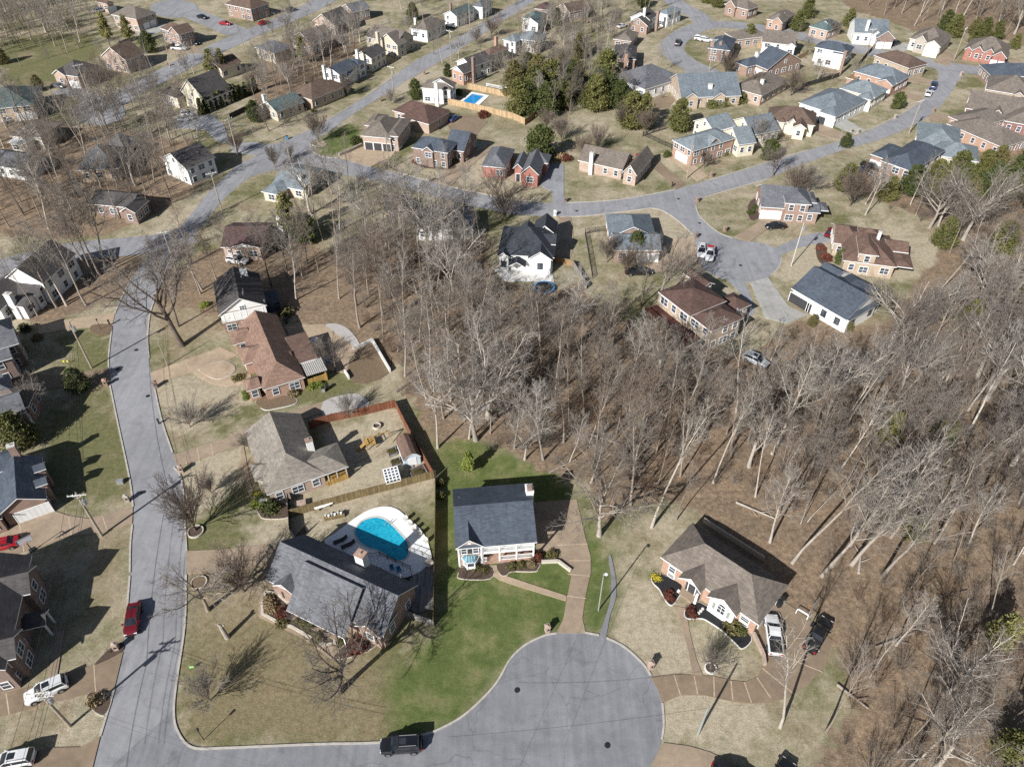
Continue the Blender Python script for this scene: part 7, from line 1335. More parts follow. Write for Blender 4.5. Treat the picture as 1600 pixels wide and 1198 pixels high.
a3 = P3.location; wire('power line from the long bare pole to the street bend', [(a3.x, a3.y, 10.3), armpt(P5, 0, 9.7), armpt(P6, 0, 9.9), armpt(P7, 0, 10.3)], group=None)
b0 = G(790, 1290); wire('service wire sagging across the cul-de-sac to the lamp pole', [(PA.location.x, PA.location.y, 8.2), (b0.x, b0.y, 8)], .016, .8, None); wire('service wire from the greenish pole across the cul-de-sac', [(PB.location.x, PB.location.y, 6.9), (b0.x - 6, b0.y + 6, 8)], .016, .8, None); wire('power line along the straight road poles', [armpt(P7, 0, 10.3), armpt(P9, 0, 9.4), armpt(P10, 0, 9.9), armpt(P11, 0, 10.9)], .02, .6, None)
for st, lab in (((120, 990), 'wire'),): pass
# ---------------------------------------------------------------- fences
def fence(label, pts, h, mat, post=2.4, code='N', pw=.1, rails=False, cat='fence', th=.035, iron=False, z0=0.0):
    P = [G(*Q(code, x, y)) for x, y in pts]; o = tag(empty('fence', P[0]), label, cat); b = P[0]
    pm = MB(); pm.box(-pw / 2, -pw / 2, -.1, pw / 2, pw / 2, h + .08); pmesh = pm.mesh('post', MATS[mat]); cnt = 0
    for i in range(len(P) - 1):
        a, c_ = P[i] - b, P[i + 1] - b; L = (c_ - a).length; ang = math.atan2(c_.y - a.y, c_.x - a.x); m = MB()
        if iron:
            m.box(0, -.025, h - .1, L, .025, h - .05); m.box(0, -.025, .12, L, .025, .17); x = .1
            while x < L: m.box(x - .012, -.012, .1, x + .012, .012, h); x += .14
        elif rails:
            for z in (h * .35, h * .68, h - .1): m.box(0, -.03, z - .06, L, .03, z + .06)
        else:
            m.box(0, -th, .03, L, th, h)
            for z in (.35, h - .3): m.box(0, th, z - .045, L, th + .05, z + .045)
        m.build('panel', MATS[mat], o, a, ang)
        n = max(1, int(L / post))
        for j in range(n + (i == len(P) - 2)):
            if cnt < 95: link('post', pmesh, o, a + (c_ - a) * (j / n), ang); cnt += 1
    return o
fence('reddish stained board fence along the back yard top and side', [(484, 671), (500, 664), (520, 658), (570, 648), (618, 636), (634, 668), (650, 698), (677, 746)], 1.75, 'fence_red'); fence('olive weathered board fence between the two back yards', [(678, 747), (640, 757), (590, 770), (540, 783), (507, 792), (453, 808)], 1.7, 'fence_olive'); fence('dark short fence piece closing the grey tan house side yard', [(452, 782), (453, 807)], 1.7, 'fence_dark'); fence('board fence with its shade painted in, curving from the pool yard to the house corner', [(453, 809), (455, 835), (463, 848), (478, 832)], 1.6, 'fence_dark')  # last fence: shade of its shadowed face is put into the dark board colour
fence('straight weathered fence between pool yard and bright lawn', [(681, 747), (681, 800), (680, 860), (679, 920), (678, 978)], 1.75, 'fence_olive'); fence('grey low fence closing the pool yard by the front corner', [(678, 978), (655, 970), (632, 961)], 1.4, 'fence_grey')
fence('black iron railing around the shaded deck behind the pool house', [(575, 871), (594, 869), (618, 880), (642, 891), (644, 903)], 1.1, 'metal_black', 1.2, pw=.07, iron=True); fence('black iron railing on the pool deck edge', [(636, 859), (660, 868), (678, 877)], 1.1, 'metal_black', 1.2, pw=.07, iron=True)
fence('new tan board fence along the near side of the rectangular pool yard', [(689, 161), (730, 170), (771, 179), (790, 184), (800, 186), (820, 195)], 1.9, 'fence_new'); fence('new tan board fence behind the rectangular pool', [(731, 139), (760, 145), (800, 154), (816, 158)], 1.8, 'fence_new'); fence('tan end panel of the pool yard fence', [(820, 196), (828, 190), (836, 183)], 1.7, 'fence_wood'); fence('white rail fence by the bare tree behind the brick chimneyed house', [(760, 136), (780, 140), (803, 146)], 1.2, 'white', 2.4, rails=True)
fence('dark chain fence beside the dark farmhouse yard', [(914, 366), (920, 400), (926, 436)], 1.3, 'metal_black', 2, pw=.06, iron=True); fence('dark wire fence toward the blue grey house', [(914, 366), (930, 363), (948, 361)], 1.3, 'metal_black', 2, pw=.06, iron=True); fence('brown board fence at the dark farmhouse corner', [(863, 409), (880, 413), (895, 416)], 1.5, 'fence_wood'); fence('dark weathered fence running into the trees by the farmhouse', [(895, 417), (905, 433), (916, 452)], 1.6, 'fence_grey')
fence('black fence on the lawn right of the pink ranch', [(1005, 212), (1030, 224), (1058, 236)], 1.3, 'metal_black', 2, pw=.07, iron=True); fence('short black fence before the broad cedar', [(1004, 214), (1020, 208), (1040, 202)], 1.3, 'metal_black', 2, pw=.07, iron=True); fence('dark fence behind the broad white house', [(1252, 138), (1280, 130), (1310, 121)], 1.5, 'fence_dark'); fence('tan fence behind the navy roofed house yard', [(1234, 104), (1248, 94), (1262, 86)], 1.7, 'fence_new'); fence('dark fence below the navy roofed house', [(1340, 105), (1352, 90), (1362, 80)], 1.6, 'fence_dark'); fence('tan fence near the low taupe roof', [(1180, 72), (1195, 80), (1204, 86)], 1.7, 'fence_new'); fence('long dark hedge backed fence right of the evergreen row', [(360, 186), (380, 176), (402, 165)], 1.5, 'fence_dark')
def wall_thing(label, pts, h, w, mat, name='low_wall', code='N', cat='wall'):
    P = [G(*Q(code, x, y)) for x, y in pts]; m = MB()
    for a, c_ in zip(P[:-1], P[1:]):
        d = (c_ - a).normalized(); u = Vector((-d.y, d.x, 0)) * w / 2; m.prism([(a + u).xy[:], (a - u).xy[:], (c_ - u).xy[:], (c_ + u).xy[:]][::-1], -.1, h)
    return tag(m.build(name, MATS[mat]), label, cat)
wall_thing('white timber wall on the far side of the back patio pit', [(582, 534), (597, 560), (610, 582)], .9, .3, 'concrete_pale'); wall_thing('pale timber wall on the near side of the back patio pit', [(552, 546), (568, 540), (582, 533)], .7, .3, 'concrete_pale'); wall_thing('stray white post wall by the leaning patio tree', [(539, 582), (543, 588), (546, 593)], .8, .25, 'concrete_pale'); wall_thing('brick retaining wall beside the curved brown drive', [(1176, 991), (1183, 1005), (1192, 1025), (1194, 1040)], .7, .35, 'brick_pink'); wall_thing('curving retaining wall of the tan corner house drive', [(530, 244), (545, 238), (556, 233), (566, 228)], .8, .4, 'stone'); wall_thing('low stone wall turning along the porch corner to the drive', [(846, 879), (872, 878), (880, 884), (892, 893)], .5, .35, 'stone_edge')
# ---------------------------------------------------------------- swimming pools
def pool(label, deck, water, wmat, dmat='pool_deck', smooth=5):
    import bmesh
    Dk = [G(*p) for p in deck]; W = crom([G(*p) for p in water], smooth, True) if smooth else [G(*p) for p in water]
    if smooth: Dk = crom(Dk, 4, True)
    o = tag(empty('swimming_pool', (W[0].x, W[0].y, 0)), label, 'pool'); b = Vector((W[0].x, W[0].y, 0)); zt = znext() + .06
    bm = bmesh.new(); edges = []
    for loop in (Dk, W):
        vs = [bm.verts.new((p.x - b.x, p.y - b.y, zt)) for p in loop]
        edges += [bm.edges.new((vs[i], vs[(i + 1) % len(vs)])) for i in range(len(vs))]
    bmesh.ops.triangle_fill(bm, edges=edges, use_beauty=True)
    ft = [e for e in bm.edges if e.is_boundary]; r = bmesh.ops.extrude_edge_only(bm, edges=ft)
    for v in r['geom']:
        if isinstance(v, bmesh.types.BMVert): v.co.z = -.05
    me = bpy.data.meshes.new('deck'); bm.to_mesh(me); bm.free(); me.materials.append(MATS[dmat]); me.uv_layers.new(name='UVMap'); link('deck', me, o)
    mb = MB(); mb.poly([(p.x - b.x, p.y - b.y, zt - .045) for p in W]); mb.build('water', MATS[wmat], o)
    cp = MB(); n = len(W); ce = sum(W, Vector((0, 0, 0))) / n
    for i in range(n):
        p, q = W[i] - b, W[(i + 1) % n] - b; d = (q - p).normalized(); u = Vector((d.y, -d.x, 0)); u = u if u.dot(p - (ce - b)) > 0 else -u; u *= .28
        cp.poly([(p.x, p.y, zt + .02), (q.x, q.y, zt + .02), (q.x + u.x, q.y + u.y, zt + .02), (p.x + u.x, p.y + u.y, zt + .02)]); cp.poly([(p.x, p.y, zt - .06), (q.x, q.y, zt - .06), (q.x, q.y, zt + .02), (p.x, p.y, zt + .02)])
    cp.build('coping', MATS['concrete'], o); return o
q21 = lambda L: [Q('21', *p) for p in L]
KP = pool('kidney shaped turquoise pool with white concrete deck, half in the house shadow', q21([(430, 992), (500, 930), (570, 875), (640, 825), (710, 787), (800, 766), (880, 783), (950, 840), (1020, 900), (1065, 970), (1090, 1050), (1095, 1105), (1050, 1150), (1000, 1185), (900, 1210), (780, 1150), (620, 1090)]), q21([(620, 930), (640, 885), (680, 852), (740, 836), (790, 843), (835, 872), (875, 912), (915, 955), (945, 995), (952, 1040), (940, 1082), (900, 1102), (850, 1090), (800, 1058), (755, 1036), (700, 1020), (650, 985)]), 'pool_water')
pool('small rectangular blue pool with white deck and tan fences', [Q('01', *p) for p in [(1250, 655), (1345, 578), (1455, 600), (1370, 680)]], [Q('01', *p) for p in [(1290, 640), (1352, 590), (1420, 603), (1352, 662)]], 'pool_water_blue', smooth=0)
def ladder():
    a = G(*Q('21', 838, 872)); o = MB()
    for s in (-.25, .25):
        o.bar((a.x + s, a.y, .1), (a.x + s, a.y, .9), .05); o.bar((a.x + s, a.y, .9), (a.x + s - .4, a.y - .4, .75), .05); o.bar((a.x + s - .4, a.y - .4, .75), (a.x + s - .4, a.y - .4, 0.1), .05)
    tag(o.build('pool_ladder', MATS['metal_grey']), 'chrome ladder rails at the far rim of the kidney pool', 'ladder')
ladder()
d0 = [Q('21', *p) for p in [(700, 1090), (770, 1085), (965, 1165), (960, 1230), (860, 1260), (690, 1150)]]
def lounger(px, py, dx, dy, label, mat, group=None, k=1.0):
    p = G(px, py); q = G(px + dx, py + dy); a = math.atan2(q.y - p.y, q.x - p.x); o = tag(empty('sun_lounger', (p.x, p.y, .12), a), label, 'lounger', group)
    s = MB(); s.box(-.95 * k, -.32, .28, .35 * k, .32, .36); s.build('seat', MATS[mat], o); s = MB(); s.poly([(.35 * k, -.32, .33), (.95 * k, -.32, .75), (.95 * k, .32, .75), (.35 * k, .32, .33)]); s.poly([(.35 * k, -.32, .27), (.35 * k, .32, .27), (.95 * k, .32, .69), (.95 * k, -.32, .69)]); s.build('backrest', MATS[mat], o)
    for x in (-.85 * k, .3 * k):
        for y in (-.28, .28): l = MB(); l.box(x - .03, y - .03, 0, x + .03, y + .03, .28); l.build('leg', MATS[mat], o)
for (x, y), lab in (((530, 985), 'dark wicker lounger on the pool deck, farther from the chimney'), ((578, 1012), 'dark wicker lounger on the pool deck, nearer the chimney')): lounger(*Q('21', x, y), 12, -5, lab, 'wicker', None, 1.1)
def chair(px, py, rz, label, mat, name='patio_chair', group=None):
    p = G(px, py); o = tag(empty(name, (p.x, p.y, .12), rz), label, 'chair', group)
    s = MB(); s.box(-.28, -.28, .38, .28, .28, .43); s.build('seat', MATS[mat], o); s = MB(); s.box(-.28, .24, .43, .28, .29, .95); s.build('backrest', MATS[mat], o)
    for x in (-.25, .25):
        for y in (-.25, .25): l = MB(); l.box(x - .025, y - .025, 0, x + .025, y + .025, .38); l.build('leg', MATS[mat], o)
        s = MB(); s.box(x - .03, -.26, .6, x + .03, .24, .64); s.build('armrest', MATS[mat], o)
for i, (x, y) in enumerate([(935, 852), (963, 884), (988, 915), (1022, 945), (1060, 990)]): chair(*Q('21', x, y), R(-50), ('topmost', 'second', 'middle', 'fourth', 'lowest')[i] + ' of the pale chairs along the pool deck rim', 'concrete', group='pale chairs on the pool deck')
for i, (x, y) in enumerate([(850, 1160), (893, 1172)]): chair(*Q('21', x, y), R(20), ('left', 'right')[i] + ' blue chair on the shaded deck behind the railing', 'plastic_blue')
def table_round(px, py, r, label, mat):
    p = G(px, py); o = tag(empty('patio_table', (p.x, p.y, .1)), label, 'table'); m = MB(); m.tube((0, 0, .7), (0, 0, .75), r, r, 20); m.build('tabletop', MATS[mat], o); m = MB(); m.tube((0, 0, 0), (0, 0, .7), .06, .06, 8); m.tube((0, 0, 0), (0, 0, .04), .3, .3, 12); m.build('leg', MATS[mat], o)
table_round(671, 884, .62, 'round tan table in the pool yard corner by the fence', 'trim_tan'); table_round(448, 505, .6, 'small dark table on the shaded back lawn of the white gabled house', 'wicker')
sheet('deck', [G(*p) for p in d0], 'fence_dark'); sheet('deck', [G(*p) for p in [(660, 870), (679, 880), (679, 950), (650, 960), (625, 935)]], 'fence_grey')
# ---------------------------------------------------------------- yard things
def frame_at(a, b):
    p, q = G(*a), G(*b); return p, math.atan2(q.y - p.y, q.x - p.x), (q - p).length
def shed():
    p, a, L = frame_at(Q('21', 930, 523), Q('21', 1030, 494)); D_ = 4.6; o = tag(empty('garden_shed', p, a), 'barn shaped garden shed, pale blue doors under a rusty brown gambrel roof', 'shed'); w = L
    prof = [(-.12, 1.75), (.22 * w, 2.55), (.5 * w, 2.85), (.78 * w, 2.55), (w + .12, 1.75)]
    m = MB(); m.box(0, .05, 0, w, D_ - .05, 1.78); m.poly([(0, .05, 1.78), (w, .05, 1.78), (.78 * w, .05, 2.5), (.5 * w, .05, 2.8), (.22 * w, .05, 2.5)]); m.poly([(0, D_ - .05, 1.78), (w, D_ - .05, 1.78), (.78 * w, D_ - .05, 2.5), (.5 * w, D_ - .05, 2.8), (.22 * w, D_ - .05, 2.5)]); m.build('wall', MATS['pale_blue'], o)
    r = MB()
    for i in range(4):
        s, t = prof[i], prof[i + 1]; r.poly([(s[0], -.12, s[1]), (t[0], -.12, t[1]), (t[0], D_ + .12, t[1]), (s[0], D_ + .12, s[1])]); r.poly([(s[0], -.12, s[1]), (t[0], -.12, t[1]), (t[0], -.12, t[1] - .1), (s[0], -.12, s[1] - .1)], 1)
    r.build('roof', [MATS['r_rust'], MATS['trim']], o)
    d = MB(); d.box(.25 * w, -.0, .05, .75 * w, .04, 1.75); d.build('door', MATS['trim'], o); d = MB(); d.bar((.3 * w, -.7, .02), (.45 * w, 0, .25), .5, .04); d.build('ramp', MATS['fence_grey'], o)
shed()
def greenhouse():
    p, a, L = frame_at(Q('21', 842, 656), Q('21', 905, 640)); o = tag(empty('greenhouse', p, a), 'small white lattice roofed lean-to in the fenced yard', 'greenhouse'); w = L; D_ = 2.4
    m = MB(); m.box(0, 0, 0, w, .06, 1.5); m.box(0, D_ - .06, 0, w, D_, 1.9); m.box(0, .06, 0, .06, D_ - .06, 1.5); m.box(w - .06, .06, 0, w, D_ - .06, 1.5); m.build('wall', MATS['white'], o)
    m = MB()
    for i in range(5): x = -.5 + (w + .6) * i / 4; m.bar((x, -.15, 1.55), (x, D_ + .15, 2.0), .16, .05)
    for j in range(6): y = -.1 + (D_ + .2) * j / 5; m.bar((-.6, y, 1.57 + .45 * j / 5), (w + .15, y, 1.57 + .45 * j / 5), .16, .05)
    m.build('lattice_roof', MATS['white_plastic'], o); m = MB(); m.poly([(-.5, -.1, 1.50), (w + .1, -.1, 1.50), (w + .1, D_ + .1, 1.93), (-.5, D_ + .1, 1.93)]); m.build('screen', MATS['glass'], o)
greenhouse()
def raised_bed(pts, label):
    P = [G(*Q('21', *p)) for p in pts]; o = tag(empty('raised_bed', P[0]), label, 'planter'); b = P[0]; m = MB()
    for i in range(4): m.bar(P[i] - b + Vector((0, 0, .18)), P[(i + 1) % 4] - b + Vector((0, 0, .18)), .1, .36)
    m.build('frame', MATS['fence_grey'], o); s = MB(); s.poly([(v - b).xy[:] + (.28,) for v in P]); s.build('soil', MATS['mulch'], o)
    for k in range(3): q = sum((P[i] - b for i in range(4)), Vector()) / 4; t = link('dead_plant', BALL[2][1], o, (q.x + (k - 1) * .5, q.y + .2 * (k % 2), .2)); t.scale = (.35, .35, .4)
raised_bed([(822, 415), (868, 395), (882, 440), (832, 458)], 'upper wooden raised bed left of the barn shaped shed'); raised_bed([(846, 480), (895, 462), (905, 505), (852, 524)], 'lower wooden raised bed left of the barn shaped shed'); raised_bed([(955, 545), (1040, 505), (1075, 570), (985, 600)], 'overgrown raised bed in the fence corner')
def playset():
    p = G(*Q('21', 715, 385)); o = tag(empty('play_set', p, R(25)), 'orange wooden play tower with slide and swing beam', 'play set'); m = MB()
    for x in (-.7, .7):
        for y in (-.7, .7): m.box(x - .06, y - .06, 0, x + .06, y + .06, 2.1)
    m.build('post', MATS['fence_amber'], o); m = MB(); m.box(-.8, -.8, 1.0, .8, .8, 1.08); m.build('platform', MATS['fence_amber'], o)
    m = MB()
    for x in (-.7, .7): m.box(x - .04, -.7, 1.45, x + .04, .7, 1.52)
    m.box(-.7, .66, 1.45, .7, .74, 1.52); m.build('railing', MATS['fence_amber'], o); m = MB(); m.bar((.8, 0, 2.0), (3.4, 0, 2.0), .12); m.bar((3.4, 0, 2.0), (3.5, -.8, 0), .1); m.bar((3.4, 0, 2.0), (3.5, .8, 0), .1); m.build('swing_beam', MATS['fence_amber'], o); m = MB(); m.bar((-.8, 0, 1.05), (-2.4, -.3, .1), .5, .06); m.build('slide', MATS['fence_amber'], o)
playset()
def ring_thing(px, py, r, h, label, mat, name='stone_ring', cat='planter', inner='mulch'):
    p = G(px, py); o = tag(empty(name, p), label, cat); m = MB(); n = 22
    for i in range(n):
        a, b = 2 * math.pi * i / n, 2 * math.pi * (i + 1) / n; c0, s0, c1, s1 = math.cos(a), math.sin(a), math.cos(b), math.sin(b); q = r + .15
        m.poly([(r * c0, r * s0, h), (q * c0, q * s0, h), (q * c1, q * s1, h), (r * c1, r * s1, h)]); m.poly([(q * c0, q * s0, 0), (q * c1, q * s1, 0), (q * c1, q * s1, h), (q * c0, q * s0, h)]); m.poly([(r * c0, r * s0, 0), (r * c0, r * s0, h), (r * c1, r * s1, h), (r * c1, r * s1, 0)])
    m.build('rim', MATS[mat], o); m = MB(); m.poly([(r * math.cos(2 * math.pi * i / n), r * math.sin(2 * math.pi * i / n), h * .5) for i in range(n)]); m.build('fill', MATS[inner], o)
ring_thing(589, 667, .55, .45, 'stone fire ring in the red fenced yard', 'stone_edge', cat='fire pit'); ring_thing(306, 831, 1.0, .3, 'pale stone ring around the broom shaped bare tree', 'stone_edge'); ring_thing(1110, 1044, .62, .25, 'white edging ring around the little front lawn tree', 'concrete_pale'); ring_thing(311, 910, .95, .2, 'curved stone edging at the crooked tree by the street', 'stone_edge', inner='soil'); ring_thing(498, 225, 1.6, .12, 'round mulch ring under the dense round tree on the corner', 'stone_edge', inner='soil')
def hoop(px, py, rz, label):
    p = G(px, py); o = tag(empty('basketball_hoop', p, rz), label, 'hoop'); m = MB(); m.tube((0, 0, 0), (0, 0, 2.9), .07, .06, 8); m.bar((0, 0, 2.9), (0, -.7, 3.1), .08); m.build('pole', MATS['metal_black'], o)
    m = MB(); m.box(-.9, -.75, 2.75, .9, -.72, 3.8); m.build('backboard', MATS['lamp_clear'], o); m = MB(); m.box(-.95, -.78, 2.7, .95, -.70, 2.75); m.box(-.95, -.78, 3.8, .95, -.70, 3.85); m.box(-.95, -.78, 2.75, -.9, -.70, 3.8); m.box(.9, -.78, 2.75, .95, -.70, 3.8); m.build('board_frame', MATS['metal_grey'], o)
    m = MB(); n = 14
    for i in range(n): a, b = 2 * math.pi * i / n, 2 * math.pi * (i + 1) / n; m.bar((.23 * math.cos(a), -1.0 + .23 * math.sin(a), 3.0), (.23 * math.cos(b), -1.0 + .23 * math.sin(b), 3.0), .03)
    m.build('rim', MATS['orange'], o); m = MB(); m.box(-.4, -.1, 0, .4, .6, .18); m.build('base', MATS['rubber'], o)
hoop(51.5, 861, R(40), 'basketball hoop with clear board on the wide brown drive at left'); hoop(1268, 975, R(-130), 'black basketball hoop between the two pickups and the clearing')
def goal():
    a, b = G(1243, 958), G(1260, 968); o = tag(empty('goal_frame', a, math.atan2((b - a).y, (b - a).x)), 'white goal frame standing on the drive edge behind the white pickup', 'goal'); L = (b - a).length; m = MB()
    for x in (0, L): m.box(x - .04, -.04, 0, x + .04, .04, 1.0); m.bar((x, 0, .05), (x, .9, .05), .06)
    m.box(-.04, -.04, 1.0, L + .04, .04, 1.08); m.bar((0, .9, .05), (L, .9, .05), .06); m.build('frame', MATS['white_plastic'], o); m = MB()
    for t in np.linspace(0, L, 9): m.bar((t, 0, 1.0), (t, .9, .05), .015)
    m.build('net', MATS['white_plastic'], o)
goal()
def bin_(px, py, mat, label, rz=0):
    p = G(px, py); o = tag(empty('trash_bin', p, rz), label, 'bin'); m = MB(); m.prism([(-.26, -.28), (.26, -.28), (.26, .28), (-.26, .28)], .08, .95); m.build('body', MATS[mat], o); m = MB(); m.box(-.31, -.33, .95, .31, .33, 1.03); m.build('lid', MATS['rubber'], o)
    for s in (-.22, .22): w_ = MB(); w_.tube((s - .03, .27, .12), (s + .03, .27, .12), .12, .12, 10); w_.build('wheel', MATS['rubber'], o)
bin_(1216, 947, 'metal_black', 'black wheeled bin at the garage corner of the brown house', .3); bin_(1221, 941, 'metal_green', 'dark green bin behind the black one at the garage corner', .3); bin_(449, 218, 'plastic_blue', 'blue bin left by the straight road junction', .2); bin_(512, 608, 'metal_black', 'black bin beside the rosy house wall', .4); bin_(506, 612, 'metal_grey', 'grey bin beside the rosy house wall', .2); bin_(355, 394, 'plastic_blue', 'blue bin behind the white gabled house', .2); bin_(400, 737, 'metal_black', 'black bin by the porch of the grey tan house', .2); bin_(452, 789, 'metal_grey', 'grey box by the grey tan house wall', .1); bin_(1286, 386 + 40, 'metal_grey', 'grey bin by the sprawling house windows', .1)
def mailbox(px, py, label, mat='brick_pink', h=1.35, rz=0.3, s=.3):
    p = G(px, py); o = tag(empty('mailbox', p, rz), label, 'mailbox'); m = MB(); m.box(-s, -s, 0, s, s, h - .12); m.box(-s - .06, -s - .06, h - .12, s + .06, s + .06, h); m.poly([(-s, -s, h), (s, -s, h), (0, 0, h + .2)]); m.poly([(s, -s, h), (s, s, h), (0, 0, h + .2)]); m.poly([(s, s, h), (-s, s, h), (0, 0, h + .2)]); m.poly([(-s, s, h), (-s, -s, h), (0, 0, h + .2)]); m.build('pillar', MATS[mat], o)
    m = MB(); m.box(-.11, -s - .09, h - .62, .11, -s + .02, h - .38); m.build('letter_box', MATS['metal_black'], o)
for a in [(855, 986, 'pinkish brick mailbox on the bright lawn by the brown driveway'), (1016, 1043, 'orange brick mailbox at the curved brown drive'), (183, 1014, 'brick mailbox in the scrubby bed by the white car drive'), (200, 783, 'pale brick mailbox at the wide brown drive corner', 'stone'), (284, 737, 'dark brick mailbox on the right side of the left street'), (166, 602, 'orange brick mailbox beside the dark spruce', 'brick_orange'), (172, 508, 'dark post mailbox at the upper left drive', 'fence_dark', 1.2, .3, .12), (244, 605, 'brown mailbox at the rosy house drive', 'brick_dark'), (249, 602 + 60, 'small dark mailbox on the dry lawn corner', 'fence_dark', 1.1, .3, .12), (867, 337, 'white mailbox at the dark farmhouse drive', 'white', 1.3, 0), (1089, 316, 'brick mailbox at the far junction corner', 'brick'), (1132, 362, 'brick mailbox on the far cul-de-sac island', 'brick'), (1087, 372, 'dark mailbox on the left kerb of the far cul-de-sac', 'brick_dark'), (663, 117, 'brick mailbox on the right of the straight road', 'brick'), (594, 159, 'brown mailbox at the straight road pole', 'brick'), (263, 104, 'brick mailbox on the bent upper road', 'brick'), (111, 182, 'stone mailbox at the left cul de sac', 'stone'), (123, 193, 'pale mailbox at the left cul de sac lower rim', 'stone'), (1111, 277, 'brick mailbox at the pale drive of the orange brick house', 'brick'), (1329, 208, 'stone mailbox at the white house concrete drive', 'stone'), (1458, 176, 'brick mailbox on the upper right curve', 'brick'), (1398, 186, 'small pale mailbox on the inside of the curve', 'stone'), (1340, 209, 'tan mailbox at the lower upper right curve', 'stone'), (671, 284, 'brick mailbox at the red brick house drive', 'brick'), (883, 316, 'dark mailbox at the asphalt drive mouth', 'brick_dark'), (1501, 119, 'pinkish mailbox at the top right junction', 'brick_pink'), (1050, 292, 'dark mailbox at the pink ranch drive', 'fence_dark', 1.2, 0, .14), (401, 19, 'brick mailbox near the red car at the top', 'brick')]: mailbox(*a)
def box_thing(name, px, py, dims, mat, label, cat, rz=0.0, z=0):
    p = G(px, py); m = MB(); x, y, h = dims; m.box(-x / 2, -y / 2, 0, x / 2, y / 2, h); m.box(-x / 2 - .04, -y / 2 - .04, h, x / 2 + .04, y / 2 + .04, h + .06); return tag(m.build(name, MATS[mat], None, (p.x, p.y, z), rz), label, cat)
box_thing('utility_cabinet', 189, 755, (.9, .55, .7), 'metal_grey', 'pale utility cabinet on the lawn by the left street', 'cabinet', .2); box_thing('air_conditioner', 412, 786, (.8, .8, .8), 'metal_grey', 'grey air conditioner at the grey tan house wall', 'air conditioner'); box_thing('air_conditioner', 420, 788, (.8, .8, .8), 'trim_tan', 'tan air conditioner next to the grey one', 'air conditioner'); box_thing('storage_box', 470, 790, (1.6, .9, .7), 'brick_pink', 'pinkish storage box on the side yard behind the dark fence', 'box', .3); box_thing('air_conditioner', 641, 920, (.8, .8, .75), 'metal_grey', 'grey air conditioner on the brick side of the pool house', 'air conditioner')
def manhole(px, py, label):
    p = G(px, py); m = MB(); m.tube((0, 0, .0), (0, 0, .012), .34, .34, 20); m.tube((0, 0, .012), (0, 0, .016), .27, .27, 20); tag(m.build('manhole_cover', MATS['metal_black'], None, (p.x, p.y, .072)), label, 'manhole')
for a in [(949, 1164, 'round manhole in the lower right of the near cul-de-sac'), (808, 1078, 'small dark cover left in the near cul-de-sac'), (224, 769, 'manhole on the left street near the brown drive'), (231, 619, 'manhole on the left street near the rosy house drive'), (184, 577, 'manhole on the left street by the long bare pole'), (213, 547, 'dark cover in the middle of the left street'), (1157, 415, 'manhole in the far cul-de-sac'), (1093, 349, 'manhole on the far cul-de-sac neck'), (1060, 311, 'manhole at the far junction'), (901, 330, 'manhole on the curved middle road')]: manhole(*a)
def garden_lamp(px, py, h, label, mat='metal_black'):
    p = G(px, py); o = tag(empty('lamp_post', p), label, 'lamp'); m = MB(); m.tube((0, 0, 0), (0, 0, h), .05, .04, 8); m.build('post', MATS[mat], o); m = MB(); m.tube((0, 0, h), (0, 0, h + .35), .13, .17, 6); m.tube((0, 0, h + .35), (0, 0, h + .5), .2, .02, 6); m.build('lantern', MATS['metal_black'], o)
garden_lamp(318.5, 1155, 2.4, 'black lamp post on the leafy street corner'); garden_lamp(424, 492, 2.6, 'lamp post on the brown lawn behind the white gabled house'); garden_lamp(158, 515, 2.2, 'lamp post in the small round bed by the upper left drive')
def lawn_sign(px, py, mat, label, w=.45, rz=0):
    p = G(px, py); o = tag(empty('yard_sign', p, rz), label, 'sign'); m = MB(); m.box(-w / 2, -.015, .35, w / 2, .015, .75); m.build('board', MATS[mat], o); m = MB(); m.bar((-w / 2 + .05, 0, 0), (-w / 2 + .05, 0, .35), .02); m.bar((w / 2 - .05, 0, 0), (w / 2 - .05, 0, .35), .02); m.build('stake', MATS['metal_grey'], o)
lawn_sign(301, 1045, 'lime', 'small lime green sign on the grass by the street', .5, .2); lawn_sign(101, 568, 'yellow_sign', 'left of two yellow marker boards on the left lawn', .25, 0); lawn_sign(107, 568, 'yellow_sign', 'right of two yellow marker boards on the left lawn', .25, 0)
def stump():
    p = G(355.5, 996); m = MB(); m.tube((0, 0, -.1), (-.25, .1, 2.6), .34, .24, 10); m.tube((-.25, .1, 2.6), (-.55, .2, 3.0), .2, .15, 8); m.tube((-.2, .08, 2.2), (.15, .3, 2.7), .14, .1, 8); tag(m.build('tree_stump', MATS['bark_white'], None, p), 'tall cut stump on the leafy corner lawn', 'stump')
stump()
